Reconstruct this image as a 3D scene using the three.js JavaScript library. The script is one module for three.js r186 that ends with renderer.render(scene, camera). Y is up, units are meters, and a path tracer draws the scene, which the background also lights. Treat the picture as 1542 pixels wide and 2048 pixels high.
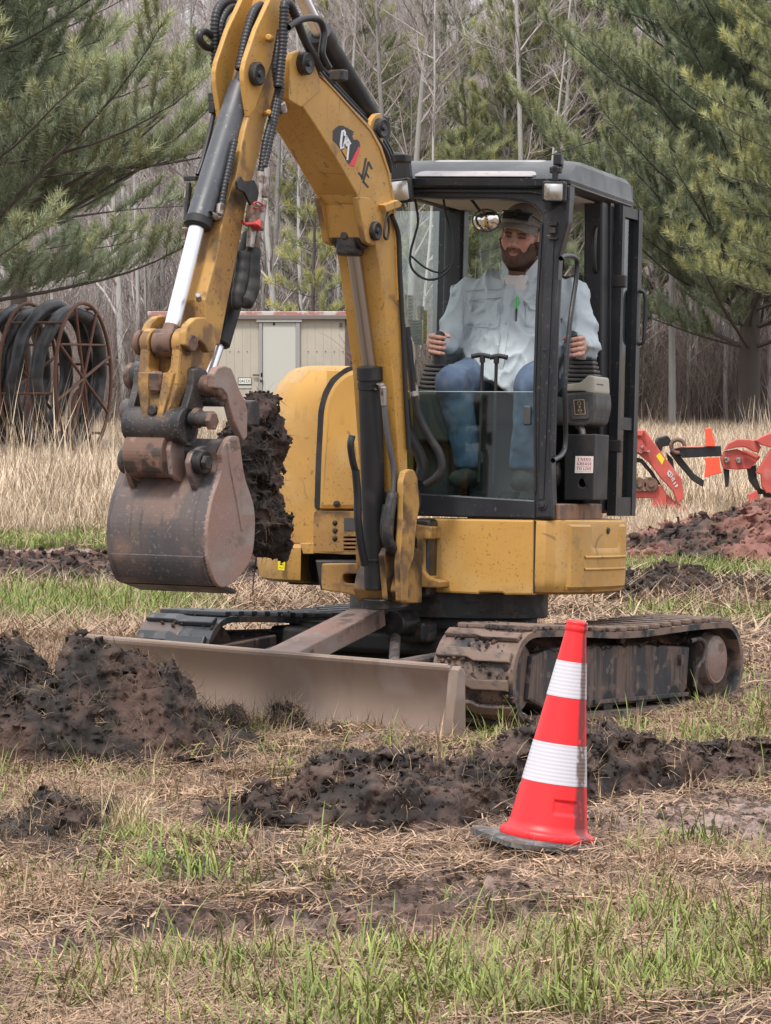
import * as THREE from 'three';
import { RoundedBoxGeometry } from 'three/addons/geometries/RoundedBoxGeometry.js';
import { mergeGeometries, mergeVertices, toCreasedNormals } from 'three/addons/utils/BufferGeometryUtils.js';

// ---------------------------------------------------------------- camera, sky, sun, exposure
const F = 7614, HORIZON = 750, EYE = 1.59, PITCH = Math.atan((1024 - HORIZON) / F);
const scene = new THREE.Scene();
const camera = new THREE.PerspectiveCamera(2 * Math.atan(1024 / F) * 180 / Math.PI, 771 / 1024, 0.5, 900);
camera.position.set(0, EYE, 0);
camera.rotation.x = -PITCH;
const renderer = new THREE.WebGLRenderer({ antialias: true });
renderer.toneMapping = THREE.LinearToneMapping;
renderer.toneMappingExposure = 1.62;
renderer.shadowMap.enabled = true;
{ // bright overcast sky: paler low down, brighter overhead, with thin uneven cloud
  const W = 256, Hh = 128, d = new Float32Array(W * Hh * 4);
  for (let j = 0; j < Hh; j++) for (let i = 0; i < W; i++) {
    const el = ((j + 0.5) / Hh - 0.5) * Math.PI, s = Math.sin(el), az = i / W * Math.PI * 2;
    let L = s > 0 ? 0.56 + 0.68 * s : 0.5 * Math.max(0, 1 + s * 6) + 0.1;
    if (s > 0) L *= 1 + 0.05 * Math.sin(az * 3 + el * 7) * Math.sin(el * 9 + az * 2 + 1);
    const o = (j * W + i) * 4;
    d[o] = L * 0.975; d[o + 1] = L * 0.99; d[o + 2] = L * 1.03; d[o + 3] = 1;
  }
  const t = new THREE.DataTexture(d, W, Hh, THREE.RGBAFormat, THREE.FloatType);
  t.mapping = THREE.EquirectangularReflectionMapping; t.magFilter = THREE.LinearFilter; t.needsUpdate = true;
  scene.background = t; scene.environment = t;
}
const sun = new THREE.DirectionalLight(new THREE.Color(1, 0.95, 0.87), 1.9);
sun.position.set(-6, 26, -4); sun.target.position.set(0, 0, -18);
sun.castShadow = true; sun.shadow.radius = 20; sun.shadow.mapSize.set(2048, 2048);
Object.assign(sun.shadow.camera, { left: -12, right: 12, top: 12, bottom: -12, near: 1, far: 80 });
scene.add(sun, sun.target);
scene.fog = new THREE.FogExp2(0xdde3ea, 0.0012); // a little haze among the far trees

// ---------------------------------------------------------------- helpers
const V = (x, y, z) => new THREE.Vector3(x, y, z), D = Math.PI / 180;
const lerp = (a, b, t) => a + (b - a) * t, clamp = (x, a = 0, b = 1) => Math.min(b, Math.max(a, x));
const sst = (a, b, x) => { const t = clamp((x - a) / (b - a)); return t * t * (3 - 2 * t); };
function rng(s) { return () => { s |= 0; s = (s + 0x6D2B79F5) | 0; let t = Math.imul(s ^ (s >>> 15), 1 | s); t = (t + Math.imul(t ^ (t >>> 7), 61 | t)) ^ t; return ((t ^ (t >>> 14)) >>> 0) / 4294967296; }; }
const h2 = (x, y, s) => { let h = Math.imul(x, 374761393) + Math.imul(y, 668265263) + Math.imul(s, 2147483647 ^ 974711); h = Math.imul(h ^ (h >>> 13), 1274126177); return ((h ^ (h >>> 16)) >>> 0) / 4294967296; };
const h3 = (x, y, z, s) => h2(x + Math.imul(z, 7919), y + Math.imul(z, 104729), s);
function n2(x, y, s = 0, P = 0) { // value noise, optionally periodic
  const ix = Math.floor(x), iy = Math.floor(y); let fx = x - ix, fy = y - iy; fx = fx * fx * (3 - 2 * fx); fy = fy * fy * (3 - 2 * fy);
  const w = P ? (a) => ((a % P) + P) % P : (a) => a, x0 = w(ix), x1 = w(ix + 1), y0 = w(iy), y1 = w(iy + 1);
  return lerp(lerp(h2(x0, y0, s), h2(x1, y0, s), fx), lerp(h2(x0, y1, s), h2(x1, y1, s), fx), fy);
}
function f2(x, y, o = 4, s = 0, P = 0) { let a = 0.5, t = 0, m = 0; for (let i = 0; i < o; i++) { t += a * n2(x, y, s + i, P); m += a; a *= 0.5; x *= 2; y *= 2; P *= 2; } return t / m; }
function n3(x, y, z, s = 0) {
  const ix = Math.floor(x), iy = Math.floor(y), iz = Math.floor(z); let fx = x - ix, fy = y - iy, fz = z - iz; fx = fx * fx * (3 - 2 * fx); fy = fy * fy * (3 - 2 * fy); fz = fz * fz * (3 - 2 * fz);
  const q = (k) => lerp(lerp(h3(ix, iy, iz + k, s), h3(ix + 1, iy, iz + k, s), fx), lerp(h3(ix, iy + 1, iz + k, s), h3(ix + 1, iy + 1, iz + k, s), fx), fy);
  return lerp(q(0), q(1), fz);
}
function f3(x, y, z, o = 4, s = 0) { let a = 0.5, t = 0, m = 0; for (let i = 0; i < o; i++) { t += a * n3(x, y, z, s + i); m += a; a *= 0.5; x *= 2.03; y *= 2.03; z *= 2.03; } return t / m; }
function worley(x, y, z, s = 0) { // distance to the nearest scattered point
  const ix = Math.floor(x), iy = Math.floor(y), iz = Math.floor(z); let m = 9;
  for (let k = -1; k < 2; k++) for (let j = -1; j < 2; j++) for (let i = -1; i < 2; i++) { const a = ix + i, b = iy + j, c = iz + k, dx = a + h3(a, b, c, s) - x, dy = b + h3(a, b, c, s + 1) - y, dz = c + h3(a, b, c, s + 2) - z, d = dx * dx + dy * dy + dz * dz; if (d < m) m = d; }
  return Math.sqrt(m);
}
const crumble = (x, y, z, f = 9) => { const w = 0.35 * (n3(x * f, y * f, z * f, 61) - 0.5), q = x + w / f * 4, v = z + w / f * 4; return (worley(q * f, y * f, v * f, 5) - 0.5) * 0.62 / f + (worley(q * f * 2.7, y * f * 2.7, v * f * 2.7, 15) - 0.5) * 0.75 / (f * 2.7) + (f3(x * 60, y * 60, z * 60, 2, 17) - 0.5) * 0.03; }; // rounded lumps and crevices
const ridge3 = (x, y, z, f, s) => 1 - Math.abs(2 * n3(x * f, y * f * 1.25, z * f, s) - 1);
const ragged = (x, y, z, f) => { const w = (n3(x * 5, y * 5, z * 5, 71) - 0.5) * 0.1; x += w; z -= w; return -(0.36 * (ridge3(x, y, z, f, 1) - 0.5) + 0.22 * (ridge3(x, y, z, f * 2.3, 2) - 0.5) + 0.13 * (ridge3(x, y, z, f * 5.1, 3) - 0.5)) / f + (worley(x * f * 0.8, y * f * 0.8, z * f * 0.8, 5) - 0.5) * 0.28 / f; }; // torn, crumbling edges
const names = new Map();
function numbered(n) { const k = names.get(n) ?? 0; names.set(n, k + 1); return k ? n + '_' + String(k).padStart(3, '0') : n; }
function tag(o, label, category, group, kind) { if (label) o.userData.label = label; if (category) o.userData.category = category; if (group) o.userData.group = group; if (kind) o.userData.kind = kind; return o; }
function shadow(m) { m.castShadow = true; m.receiveShadow = true; return m; }
function thing(name, label, category, group) { const g = new THREE.Group(); g.name = numbered(name); scene.add(g); return tag(g, label, category, group); }

// the ray through a photo point, and where it meets a plane of a frame
const CAM = V(0, EYE, 0);
const ray = (px, py) => V((px - 771) / F, (1024 - py) / F, -1).applyAxisAngle(V(1, 0, 0), -PITCH);
const at = (px, py, d) => { const r = ray(px, py); return CAM.clone().addScaledVector(r, d / -r.z); };
class Frame {
  constructor(rel, root) { this.rel = rel; this.world = root ? root.clone().multiply(rel) : rel.clone(); this.inv = this.world.clone().invert(); this.o = CAM.clone().applyMatrix4(this.inv); }
  pick(ax, v, px, py) { const r = ray(px, py).transformDirection(this.inv), k = 'xyz'[ax]; return this.o.clone().addScaledVector(r, (v - this.o[k]) / r[k]); }
  zy(x, list) { return list.map(([a, b]) => { const p = this.pick(0, x, a, b); return [p.z, p.y]; }); }   // outline on a plane x = const
  xy(z, list) { return list.map(([a, b]) => { const p = this.pick(2, z, a, b); return [p.x, p.y]; }); }   // outline on a plane z = const
  px(v) { const w = v.clone().applyMatrix4(this.world).sub(CAM).applyAxisAngle(V(1, 0, 0), PITCH); return [771 + F * w.x / -w.z, 1024 - F * w.y / -w.z]; }
}
const mat4 = (p, ry = 0, rx = 0, rz = 0) => new THREE.Matrix4().makeTranslation(p.x, p.y, p.z).multiply(new THREE.Matrix4().makeRotationZ(rz)).multiply(new THREE.Matrix4().makeRotationX(rx)).multiply(new THREE.Matrix4().makeRotationY(ry));

// geometry builders
function box(w, h, d, x = 0, y = 0, z = 0, r = 0.006, rot) { const g = r ? new RoundedBoxGeometry(w, h, d, 2, Math.min(r, w / 2.1, h / 2.1, d / 2.1)) : new THREE.BoxGeometry(w, h, d); if (rot) g.applyMatrix4(mat4(V(0, 0, 0), rot[1], rot[0], rot[2])); return g.translate(x, y, z); }
function shapeOf(pts, holes) { const s = new THREE.Shape(pts.map(([a, b]) => new THREE.Vector2(a, b))); for (const h of holes ?? []) s.holes.push(new THREE.Path(h.map(([a, b]) => new THREE.Vector2(a, b)))); return s; }
function area(p) { let a = 0; for (let i = 0; i < p.length; i++) { const q = p[(i + 1) % p.length]; a += p[i][0] * q[1] - q[0] * p[i][1]; } return a; }
function ext(pts, depth, bevel, holes) {
  const p = area(pts) < 0 ? pts.slice().reverse() : pts, b = bevel ?? 0.004;
  const g = new THREE.ExtrudeGeometry(shapeOf(p, holes), { depth: depth - 2 * b, bevelEnabled: b > 0, bevelThickness: b, bevelSize: b, bevelOffset: -b, bevelSegments: 2, curveSegments: 8 });
  return g.translate(0, 0, b);
}
const plateX = (pts, x, w, b, holes) => ext(pts, w, b, holes).rotateY(-Math.PI / 2).translate(x, 0, 0);    // pts [z, y]; from x back to x - w
const plateZ = (pts, z, d, b, holes) => ext(pts, d, b, holes).translate(0, 0, z - d);                        // pts [x, y]; from z back to z - d
const plateY = (pts, y, h, b, holes) => ext(pts.map(([x, z]) => [x, -z]), h, b, holes?.map((q) => q.map(([x, z]) => [x, -z]))).rotateX(-Math.PI / 2).translate(0, y, 0);  // pts [x, z]; from y up
function round(pts, r, n = 4) { // rounds the corners of a closed outline
  const out = [], N = pts.length;
  for (let i = 0; i < N; i++) {
    const a = pts[(i + N - 1) % N], b = pts[i], c = pts[(i + 1) % N], rr = Array.isArray(r) ? r[i] : r;
    if (!rr) { out.push(b); continue; }
    const l1 = Math.hypot(a[0] - b[0], a[1] - b[1]), l2 = Math.hypot(c[0] - b[0], c[1] - b[1]), t1 = Math.min(rr / l1, 0.48), t2 = Math.min(rr / l2, 0.48);
    for (let k = 0; k <= n; k++) { const t = k / n, p = [lerp(b[0], a[0], t1), lerp(b[1], a[1], t1)], q = [lerp(b[0], c[0], t2), lerp(b[1], c[1], t2)];
      out.push([(1 - t) ** 2 * p[0] + 2 * t * (1 - t) * b[0] + t * t * q[0], (1 - t) ** 2 * p[1] + 2 * t * (1 - t) * b[1] + t * t * q[1]]); }
  }
  return out;
}
function turned(a, b, prof, seg = 20) { // lathe along a -> b; prof [[t metres along, radius]...]
  const g = new THREE.LatheGeometry(prof.map(([t, r]) => new THREE.Vector2(Math.max(r, 1e-5), t)), seg), d = b.clone().sub(a).normalize();
  return toCreasedNormals(g.applyQuaternion(new THREE.Quaternion().setFromUnitVectors(V(0, 1, 0), d)).translate(a.x, a.y, a.z), 0.6);
}
function cyl(a, b, r, r2 = r, seg = 18, c = 0.004) { const L = a.distanceTo(b); return turned(a, b, [[0, 0], [0, r - c], [c, r], [L - c, r2], [L, r2 - c], [L, 0]], seg); }
function curve(pts, t = 0.5, closed = false) { return new THREE.CatmullRomCurve3(pts, closed, 'catmullrom', t); }
function tube(pts, r, seg = 24, rad = 8, closed = false) { return new THREE.TubeGeometry(Array.isArray(pts) ? curve(pts, 0.5, closed) : pts, seg, r, rad, closed); }
function sweep(c, n, rad, rf) { // tube whose radius follows rf(t, index)
  const fr = c.computeFrenetFrames(n, false), pos = [], idx = [];
  for (let i = 0; i <= n; i++) { const p = c.getPointAt(i / n), r = rf(i / n, i);
    for (let j = 0; j <= rad; j++) { const a = j / rad * Math.PI * 2, s = Math.sin(a) * r, k = Math.cos(a) * r, N = fr.normals[i], B = fr.binormals[i]; pos.push(p.x + N.x * k + B.x * s, p.y + N.y * k + B.y * s, p.z + N.z * k + B.z * s); } }
  for (let i = 0; i < n; i++) for (let j = 0; j < rad; j++) { const a = i * (rad + 1) + j, b = a + rad + 1; idx.push(a, a + 1, b, b, a + 1, b + 1); }
  const g = new THREE.BufferGeometry(); g.setAttribute('position', new THREE.Float32BufferAttribute(pos, 3)); g.setIndex(idx); g.computeVertexNormals(); return g;
}
function hose(pts, r, pitch = 0.016) { const c = curve(pts), L = c.getLength(), n = Math.ceil(L / pitch) * 3; return sweep(c, n, 9, (t, i) => r * (i % 3 ? 1 : 0.82)); }
function loft(rings, capA = true, capB = true, crease = 0.7) { // rings: arrays of Vector3, all the same length, closed
  const n = rings[0].length, pos = [], idx = [];
  for (const r of rings) for (const p of r) pos.push(p.x, p.y, p.z);
  for (let i = 0; i + 1 < rings.length; i++) for (let j = 0; j < n; j++) { const a = i * n + j, b = i * n + (j + 1) % n; idx.push(a, b, a + n, b, b + n, a + n); }
  for (const [on, k, f] of [[capA, 0, 1], [capB, rings.length - 1, 0]]) if (on) {
    const R = rings[k], c = V(0, 0, 0); R.forEach((p) => c.add(p)); c.divideScalar(n); pos.push(c.x, c.y, c.z); const m = pos.length / 3 - 1;
    for (let j = 0; j < n; j++) { const a = k * n + j, b = k * n + (j + 1) % n; f ? idx.push(a, m, b) : idx.push(a, b, m); }
  }
  const g = new THREE.BufferGeometry(); g.setAttribute('position', new THREE.Float32BufferAttribute(pos, 3)); g.setIndex(idx); return toCreasedNormals(g, crease);
}
function sheet(rows, crease = 0.8) { // open grid of Vector3
  const m = rows[0].length, pos = [], idx = []; for (const r of rows) for (const p of r) pos.push(p.x, p.y, p.z);
  for (let i = 0; i + 1 < rows.length; i++) for (let j = 0; j + 1 < m; j++) { const a = i * m + j; idx.push(a, a + 1, a + m, a + 1, a + m + 1, a + m); }
  const g = new THREE.BufferGeometry(); g.setAttribute('position', new THREE.Float32BufferAttribute(pos, 3)); g.setIndex(idx); return toCreasedNormals(g, crease);
}
// smooth surface of a distance field (surface nets); col(p) may return a vertex colour
function nets(sdf, lo, hi, cell, col) {
  const nx = Math.ceil((hi.x - lo.x) / cell) + 1, ny = Math.ceil((hi.y - lo.y) / cell) + 1, nz = Math.ceil((hi.z - lo.z) / cell) + 1, f = new Float32Array(nx * ny * nz);
  for (let k = 0, o = 0; k < nz; k++) for (let j = 0; j < ny; j++) for (let i = 0; i < nx; i++, o++) f[o] = sdf(lo.x + i * cell, lo.y + j * cell, lo.z + k * cell);
  const id = new Int32Array(nx * ny * nz).fill(-1), pos = [], idx = [], sx = 1, sy = nx, sz = nx * ny, E = [0, sx, sy, sx + sy, sz, sx + sz, sy + sz, sx + sy + sz];
  for (let k = 0; k < nz - 1; k++) for (let j = 0; j < ny - 1; j++) for (let i = 0; i < nx - 1; i++) {
    const o = i + j * sy + k * sz; let m = 0; for (let c = 0; c < 8; c++) if (f[o + E[c]] < 0) m |= 1 << c;
    if (m === 0 || m === 255) continue;
    let x = 0, y = 0, z = 0, n = 0;
    for (let a = 0; a < 8; a++) for (let b = 1; b < 8; b <<= 1) if (!(a & b)) { const c = a | b, fa = f[o + E[a]], fb = f[o + E[c]]; if ((fa < 0) !== (fb < 0)) { const t = fa / (fa - fb); x += (a & 1) + (b === 1 ? t : 0); y += ((a >> 1) & 1) + (b === 2 ? t : 0); z += ((a >> 2) & 1) + (b === 4 ? t : 0); n++; } }
    id[o] = pos.length / 3; pos.push(lo.x + (i + x / n) * cell, lo.y + (j + y / n) * cell, lo.z + (k + z / n) * cell);
  }
  for (let k = 1; k < nz - 1; k++) for (let j = 1; j < ny - 1; j++) for (let i = 1; i < nx - 1; i++) {
    const o = i + j * sy + k * sz, s = f[o] < 0;
    for (const [st, u, v] of [[sx, sy, sz], [sy, sz, sx], [sz, sx, sy]]) if (s !== (f[o + st] < 0)) { const a = id[o], b = id[o - u], c = id[o - u - v], d = id[o - v]; if (a < 0 || b < 0 || c < 0 || d < 0) continue; s ? idx.push(a, b, c, a, c, d) : idx.push(a, c, b, a, d, c); }
  }
  const g = new THREE.BufferGeometry(); g.setAttribute('position', new THREE.Float32BufferAttribute(pos, 3)); g.setIndex(idx); g.computeVertexNormals();
  if (col) { const c = []; for (let i = 0; i < pos.length; i += 3) c.push(...col(pos[i], pos[i + 1], pos[i + 2])); g.setAttribute('color', new THREE.Float32BufferAttribute(c, 3)); }
  return g;
}
const capsule = (x, y, z, a, b, ra, rb) => { const bx = b.x - a.x, by = b.y - a.y, bz = b.z - a.z, t = clamp(((x - a.x) * bx + (y - a.y) * by + (z - a.z) * bz) / (bx * bx + by * by + bz * bz + 1e-9)); return Math.hypot(x - a.x - bx * t, y - a.y - by * t, z - a.z - bz * t) - lerp(ra, rb, t); };
const ball = (x, y, z, c, rx, ry, rz) => { const k = Math.hypot((x - c.x) / rx, (y - c.y) / ry, (z - c.z) / rz); return (k - 1) * Math.min(rx, ry, rz); };
const smin = (a, b, k) => { const h = clamp(0.5 + 0.5 * (b - a) / k); return lerp(b, a, h) - k * h * (1 - h); };

// join geometries: metric uv by the dominant direction of each face
function join(list, uvScale = 1, paint) {
  const gs = list.flat(Infinity).map((g0) => {
    const g = g0.index ? g0.toNonIndexed() : g0.clone(); for (const k of Object.keys(g.attributes)) if (k !== 'position' && k !== 'normal' && k !== 'color') g.deleteAttribute(k);
    if (!g.attributes.normal) g.computeVertexNormals();
    return g;
  });
  if (gs.some((g) => g.attributes.color) || paint) for (const g of gs) if (!g.attributes.color) g.setAttribute('color', new THREE.Float32BufferAttribute(new Float32Array(g.attributes.position.count * 3).fill(1), 3));
  const g = gs.length > 1 ? mergeGeometries(gs) : gs[0], p = g.attributes.position, n = p.count, uv = new Float32Array(n * 2), a = V(0, 0, 0), b = V(0, 0, 0), c = V(0, 0, 0);
  for (let i = 0; i < n; i += 3) {
    a.fromBufferAttribute(p, i); b.fromBufferAttribute(p, i + 1).sub(a); c.fromBufferAttribute(p, i + 2).sub(a); b.cross(c); const x = Math.abs(b.x), y = Math.abs(b.y), z = Math.abs(b.z);
    for (let k = i; k < i + 3; k++) { const X = p.getX(k), Y = p.getY(k), Z = p.getZ(k); uv[k * 2] = (x > y && x > z ? Z + 0.37 : X) / uvScale; uv[k * 2 + 1] = (y >= x && y >= z ? Z + 0.21 : Y) / uvScale; }
  }
  g.setAttribute('uv', new THREE.BufferAttribute(uv, 2));
  if (paint) { const q = g.attributes.color; for (let i = 0; i < n; i++) { const k = paint(p.getX(i), p.getY(i), p.getZ(i)); q.setXYZ(i, q.getX(i) * k[0], q.getY(i) * k[1], q.getZ(i) * k[2]); } }
  return g;
}
function part(name, list, material, parent, frame, o = {}) {
  const g = join(Array.isArray(list) ? list : [list], o.uv ?? material.userData.tile ?? 1, o.paint);
  if (frame) g.applyMatrix4(frame.rel);
  const m = shadow(new THREE.Mesh(g, material)); m.name = parent ? name : numbered(name); (parent ?? scene).add(m);
  if (o.label) m.userData.label = o.label; if (o.kind) m.userData.kind = o.kind;
  return m;
}
function again(mesh, parent, matrix, name) { const m = shadow(new THREE.Mesh(mesh.geometry, mesh.material)); m.name = name ?? mesh.name; m.applyMatrix4(matrix); parent.add(m); return m; }
// ---------------------------------------------------------------- materials
const lin = (c) => { c /= 255; return c <= 0.04045 ? c / 12.92 : ((c + 0.055) / 1.055) ** 2.4; };
const srgb = (c) => Math.round(255 * clamp(c <= 0.0031308 ? c * 12.92 : 1.055 * c ** (1 / 2.4) - 0.055));
const rgb = (r, g, b) => new THREE.Color().setRGB(r, g, b);
function texture(n, fn, color = true) { // fn(u, v) -> [r, g, b] linear (colour) or [v, v, v]
  const d = new Uint8Array(n * n * 4);
  for (let j = 0, o = 0; j < n; j++) for (let i = 0; i < n; i++, o += 4) { const c = fn((i + 0.5) / n, (j + 0.5) / n); for (let k = 0; k < 3; k++) d[o + k] = color ? srgb(c[k]) : Math.round(255 * clamp(c[k])); d[o + 3] = 255; }
  const t = new THREE.DataTexture(d, n, n, THREE.RGBAFormat); t.wrapS = t.wrapT = THREE.RepeatWrapping; t.magFilter = THREE.LinearFilter; t.minFilter = THREE.LinearMipmapLinearFilter; if (color) t.colorSpace = THREE.SRGBColorSpace; t.needsUpdate = true; return t;
}
const mix3 = (a, b, t) => [lerp(a[0], b[0], t), lerp(a[1], b[1], t), lerp(a[2], b[2], t)];
const T = (u, v, f, o = 4, s = 0) => f2(u * f, v * f, o, s, f);
function std(o, tile = 1) { const m = new THREE.MeshStandardMaterial(o); m.userData.tile = tile; return m; }
function weathered(n, tile, base, layers, rough, bump, extra = {}) { // layers: [colour, (u, v) -> 0..1]
  const hgt = new Float32Array(n * n);
  const map = texture(n, (u, v) => { let c = base.map((x) => x * (0.9 + 0.2 * T(u, v, 6, 3, 91))); let hh = 0; for (const [col, f, up = 0] of layers) { const w = clamp(f(u, v)); c = mix3(c, col, w); hh += w * up; } hgt[Math.floor(v * n) * n + Math.floor(u * n)] = hh; return c; });
  const o = { map, roughness: rough[0], ...extra };
  if (rough[1] !== undefined) { o.roughness = 1; o.roughnessMap = texture(256, (u, v) => { const r = lerp(rough[0], rough[1], T(u, v, 8, 4, 77)); return [r, r, r]; }, false); }
  if (bump) { o.bumpMap = texture(n, (u, v) => { const q = 0.5 + hgt[Math.floor(v * n) * n + Math.floor(u * n)]; return [q, q, q]; }, false); o.bumpScale = bump; }
  return std(o, tile);
}
const specks = (u, v, f, s, lo, hi) => sst(lo, hi, T(u, v, f, 2, s)) ;
const DIRT = [0.075, 0.045, 0.03], MUD = [0.2, 0.125, 0.095], GREASE = [0.012, 0.011, 0.011], RUST = [0.11, 0.05, 0.028];
const M = {};
M.yellow = weathered(1024, 1.6, [0.52, 0.282, 0.064], [
  [[0.36, 0.2, 0.06], (u, v) => sst(0.4, 0.8, T(u, v, 4, 5, 3)) * 0.6],
  [[0.58, 0.4, 0.18], (u, v) => sst(0.5, 0.9, T(u, v, 9, 5, 7)) * 0.4],
  [[0.17, 0.12, 0.085], (u, v) => sst(0.55, 0.8, T(u, v, 30, 4, 87)) * sst(0.5, 0.72, T(u, v, 2, 4, 88)) * 0.55],
  [DIRT, (u, v) => specks(u, v, 200, 11, 0.72, 0.82) * sst(0.36, 0.6, T(u, v, 5, 4, 12)) * 0.5],
  [[0.09, 0.06, 0.04], (u, v) => specks(u, v, 80, 21, 0.76, 0.84) * sst(0.44, 0.66, T(u, v, 3, 4, 22)) * 0.5],
  [[0.2, 0.11, 0.045], (u, v) => sst(0.6, 0.9, f2(u * 60, v * 9, 4, 31)) * sst(0.4, 0.7, T(u, v, 3, 3, 32)) * 0.45],
  [[0.12, 0.075, 0.045], (u, v) => sst(0.965, 0.99, 1 - Math.abs(n2(u * 7, v * 9, 41, 0) - 0.5) * 1.6) * sst(0.62, 0.75, n2(u * 16, v * 16, 43, 16)) * 0.6],
], [0.36, 0.62], 0, {});
M.yellowWorn = weathered(1024, 1.1, [0.47, 0.265, 0.075], [
  [[0.31, 0.165, 0.05], (u, v) => sst(0.35, 0.75, T(u, v, 5, 5, 3)) * 0.9],
  [[0.13, 0.075, 0.045], (u, v) => sst(0.5, 0.74, T(u, v, 14, 6, 7)) * 0.75, 0.2],
  [GREASE, (u, v) => sst(0.6, 0.8, T(u, v, 6, 6, 55)) * 0.8],
  [DIRT, (u, v) => specks(u, v, 150, 11, 0.68, 0.84) * sst(0.35, 0.6, T(u, v, 6, 3, 19)) * 0.85, 0.2],
], [0.45, 0.8], 0.002);
M.greasyYellow = weathered(512, 0.9, [0.36, 0.2, 0.06], [
  [GREASE, (u, v) => sst(0.34, 0.62, T(u, v, 5, 6, 5)) * 0.97, 0.4], [DIRT, (u, v) => sst(0.5, 0.75, T(u, v, 14, 5, 9)) * 0.8, 0.2]], [0.3, 0.7], 0.003);
M.charcoal = weathered(512, 1.2, [0.013, 0.0145, 0.019], [[[0.035, 0.034, 0.038], (u, v) => sst(0.5, 0.85, T(u, v, 6, 5, 3)) * 0.6], [[0.15, 0.11, 0.09], (u, v) => specks(u, v, 90, 5, 0.78, 0.86) * 0.5]], [0.3, 0.5]);
M.black = weathered(256, 0.8, [0.012, 0.012, 0.014], [[[0.04, 0.034, 0.032], (u, v) => sst(0.5, 0.75, T(u, v, 9, 4, 3)) * 0.7]], [0.45, 0.7]);
M.cylinder = weathered(512, 0.7, [0.062, 0.066, 0.078], [[[0.1, 0.1, 0.11], (u, v) => sst(0.5, 0.75, T(u, v, 5, 5, 8)) * 0.6], [[0.22, 0.2, 0.18], (u, v) => specks(u, v, 60, 6, 0.8, 0.86) * 0.7], [[0.15, 0.12, 0.1], (u, v) => specks(u, v, 20, 16, 0.78, 0.86) * 0.4]], [0.36, 0.55]);
M.chrome = std({ color: rgb(0.78, 0.78, 0.82), metalness: 0.85, roughness: 0.32 });
M.wornRod = std({ color: rgb(0.42, 0.38, 0.35), metalness: 0.9, roughness: 0.3 });
M.greasy = weathered(512, 0.6, [0.016, 0.016, 0.018], [[[0.05, 0.04, 0.035], (u, v) => sst(0.5, 0.72, T(u, v, 9, 5, 5)), 0.4], [[0.1, 0.065, 0.048], (u, v) => sst(0.55, 0.8, T(u, v, 15, 5, 15)) * 0.6, 0.3]], [0.28, 0.6], 0.004);
M.rustPin = weathered(256, 0.4, [0.15, 0.085, 0.06], [[[0.05, 0.035, 0.03], (u, v) => sst(0.45, 0.7, T(u, v, 7, 4, 5))], [[0.27, 0.16, 0.12], (u, v) => sst(0.6, 0.8, T(u, v, 12, 4, 6)) * 0.7]], [0.5, 0.8]);
M.coupler = weathered(512, 0.8, [0.06, 0.053, 0.052], [[[0.18, 0.118, 0.098], (u, v) => sst(0.42, 0.74, T(u, v, 5, 6, 4)) * 0.85, 0.3], [[0.018, 0.018, 0.02], (u, v) => sst(0.5, 0.78, T(u, v, 6, 6, 9))], [[0.26, 0.18, 0.15], (u, v) => specks(u, v, 90, 5, 0.66, 0.86) * 0.5, 0.3]], [0.4, 0.75], 0.003);
M.bucket = weathered(1024, 1.3, [0.066, 0.063, 0.07], [[[0.125, 0.092, 0.082], (u, v) => sst(0.4, 0.75, T(u, v, 3, 6, 4)) * 0.85], [[0.05, 0.052, 0.062], (u, v) => sst(0.45, 0.75, f2(u * 8, v * 3, 6, 24)) * 0.8], [[0.2, 0.125, 0.1], (u, v) => sst(0.5, 0.68, T(u, v, 7, 6, 14)) * sst(0.38, 0.66, T(u, v, 3, 3, 15)) * 0.85, 0.4], [[0.26, 0.19, 0.16], (u, v) => specks(u, v, 120, 5, 0.64, 0.84) * 0.4, 0.1], [[0.035, 0.03, 0.03], (u, v) => sst(0.62, 0.8, f2(u * 50, v * 6, 4, 33)) * 0.5]], [0.36, 0.7], 0.004);
M.mudPlate = weathered(1024, 0.9, [0.25, 0.175, 0.15], [[[0.28, 0.165, 0.135], (u, v) => sst(0.35, 0.68, T(u, v, 4, 6, 4)) * 0.9, 0.3], [[0.27, 0.225, 0.205], (u, v) => sst(0.5, 0.75, f2(u * 5, v * 9, 6, 24)) * 0.8, -0.1], [[0.1, 0.066, 0.055], (u, v) => sst(0.52, 0.74, T(u, v, 16, 5, 5)) * sst(0.4, 0.66, T(u, v, 4, 4, 6)) * 0.9, -0.2], [[0.36, 0.3, 0.27], (u, v) => specks(u, v, 140, 45, 0.6, 0.85) * 0.35, 0.1]], [0.75, 0.95], 0.006);
M.blade = weathered(1024, 1.4, [0.245, 0.18, 0.143], [[[0.23, 0.165, 0.14], (u, v) => sst(0.35, 0.75, f2(u * 22, v * 4, 6, 4)) * 0.5], [[0.31, 0.25, 0.225], (u, v) => sst(0.55, 0.75, T(u, v, 6, 5, 24)) * 0.7], [[0.13, 0.105, 0.095], (u, v) => sst(0.45, 0.8, f2(u * 40, v * 7, 5, 25)) * sst(0.4, 0.7, T(u, v, 3, 4, 26)) * 0.6]], [0.5, 0.85], 0.002);
M.rubber = weathered(512, 0.5, [0.028, 0.029, 0.033], [[[0.19, 0.128, 0.1], (u, v) => sst(0.28, 0.58, T(u, v, 4, 6, 4)) * 0.95, 0.5], [[0.2, 0.14, 0.115], (u, v) => sst(0.5, 0.75, T(u, v, 12, 5, 9)) * 0.6, 0.3]], [0.45, 0.85], 0.01);
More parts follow.
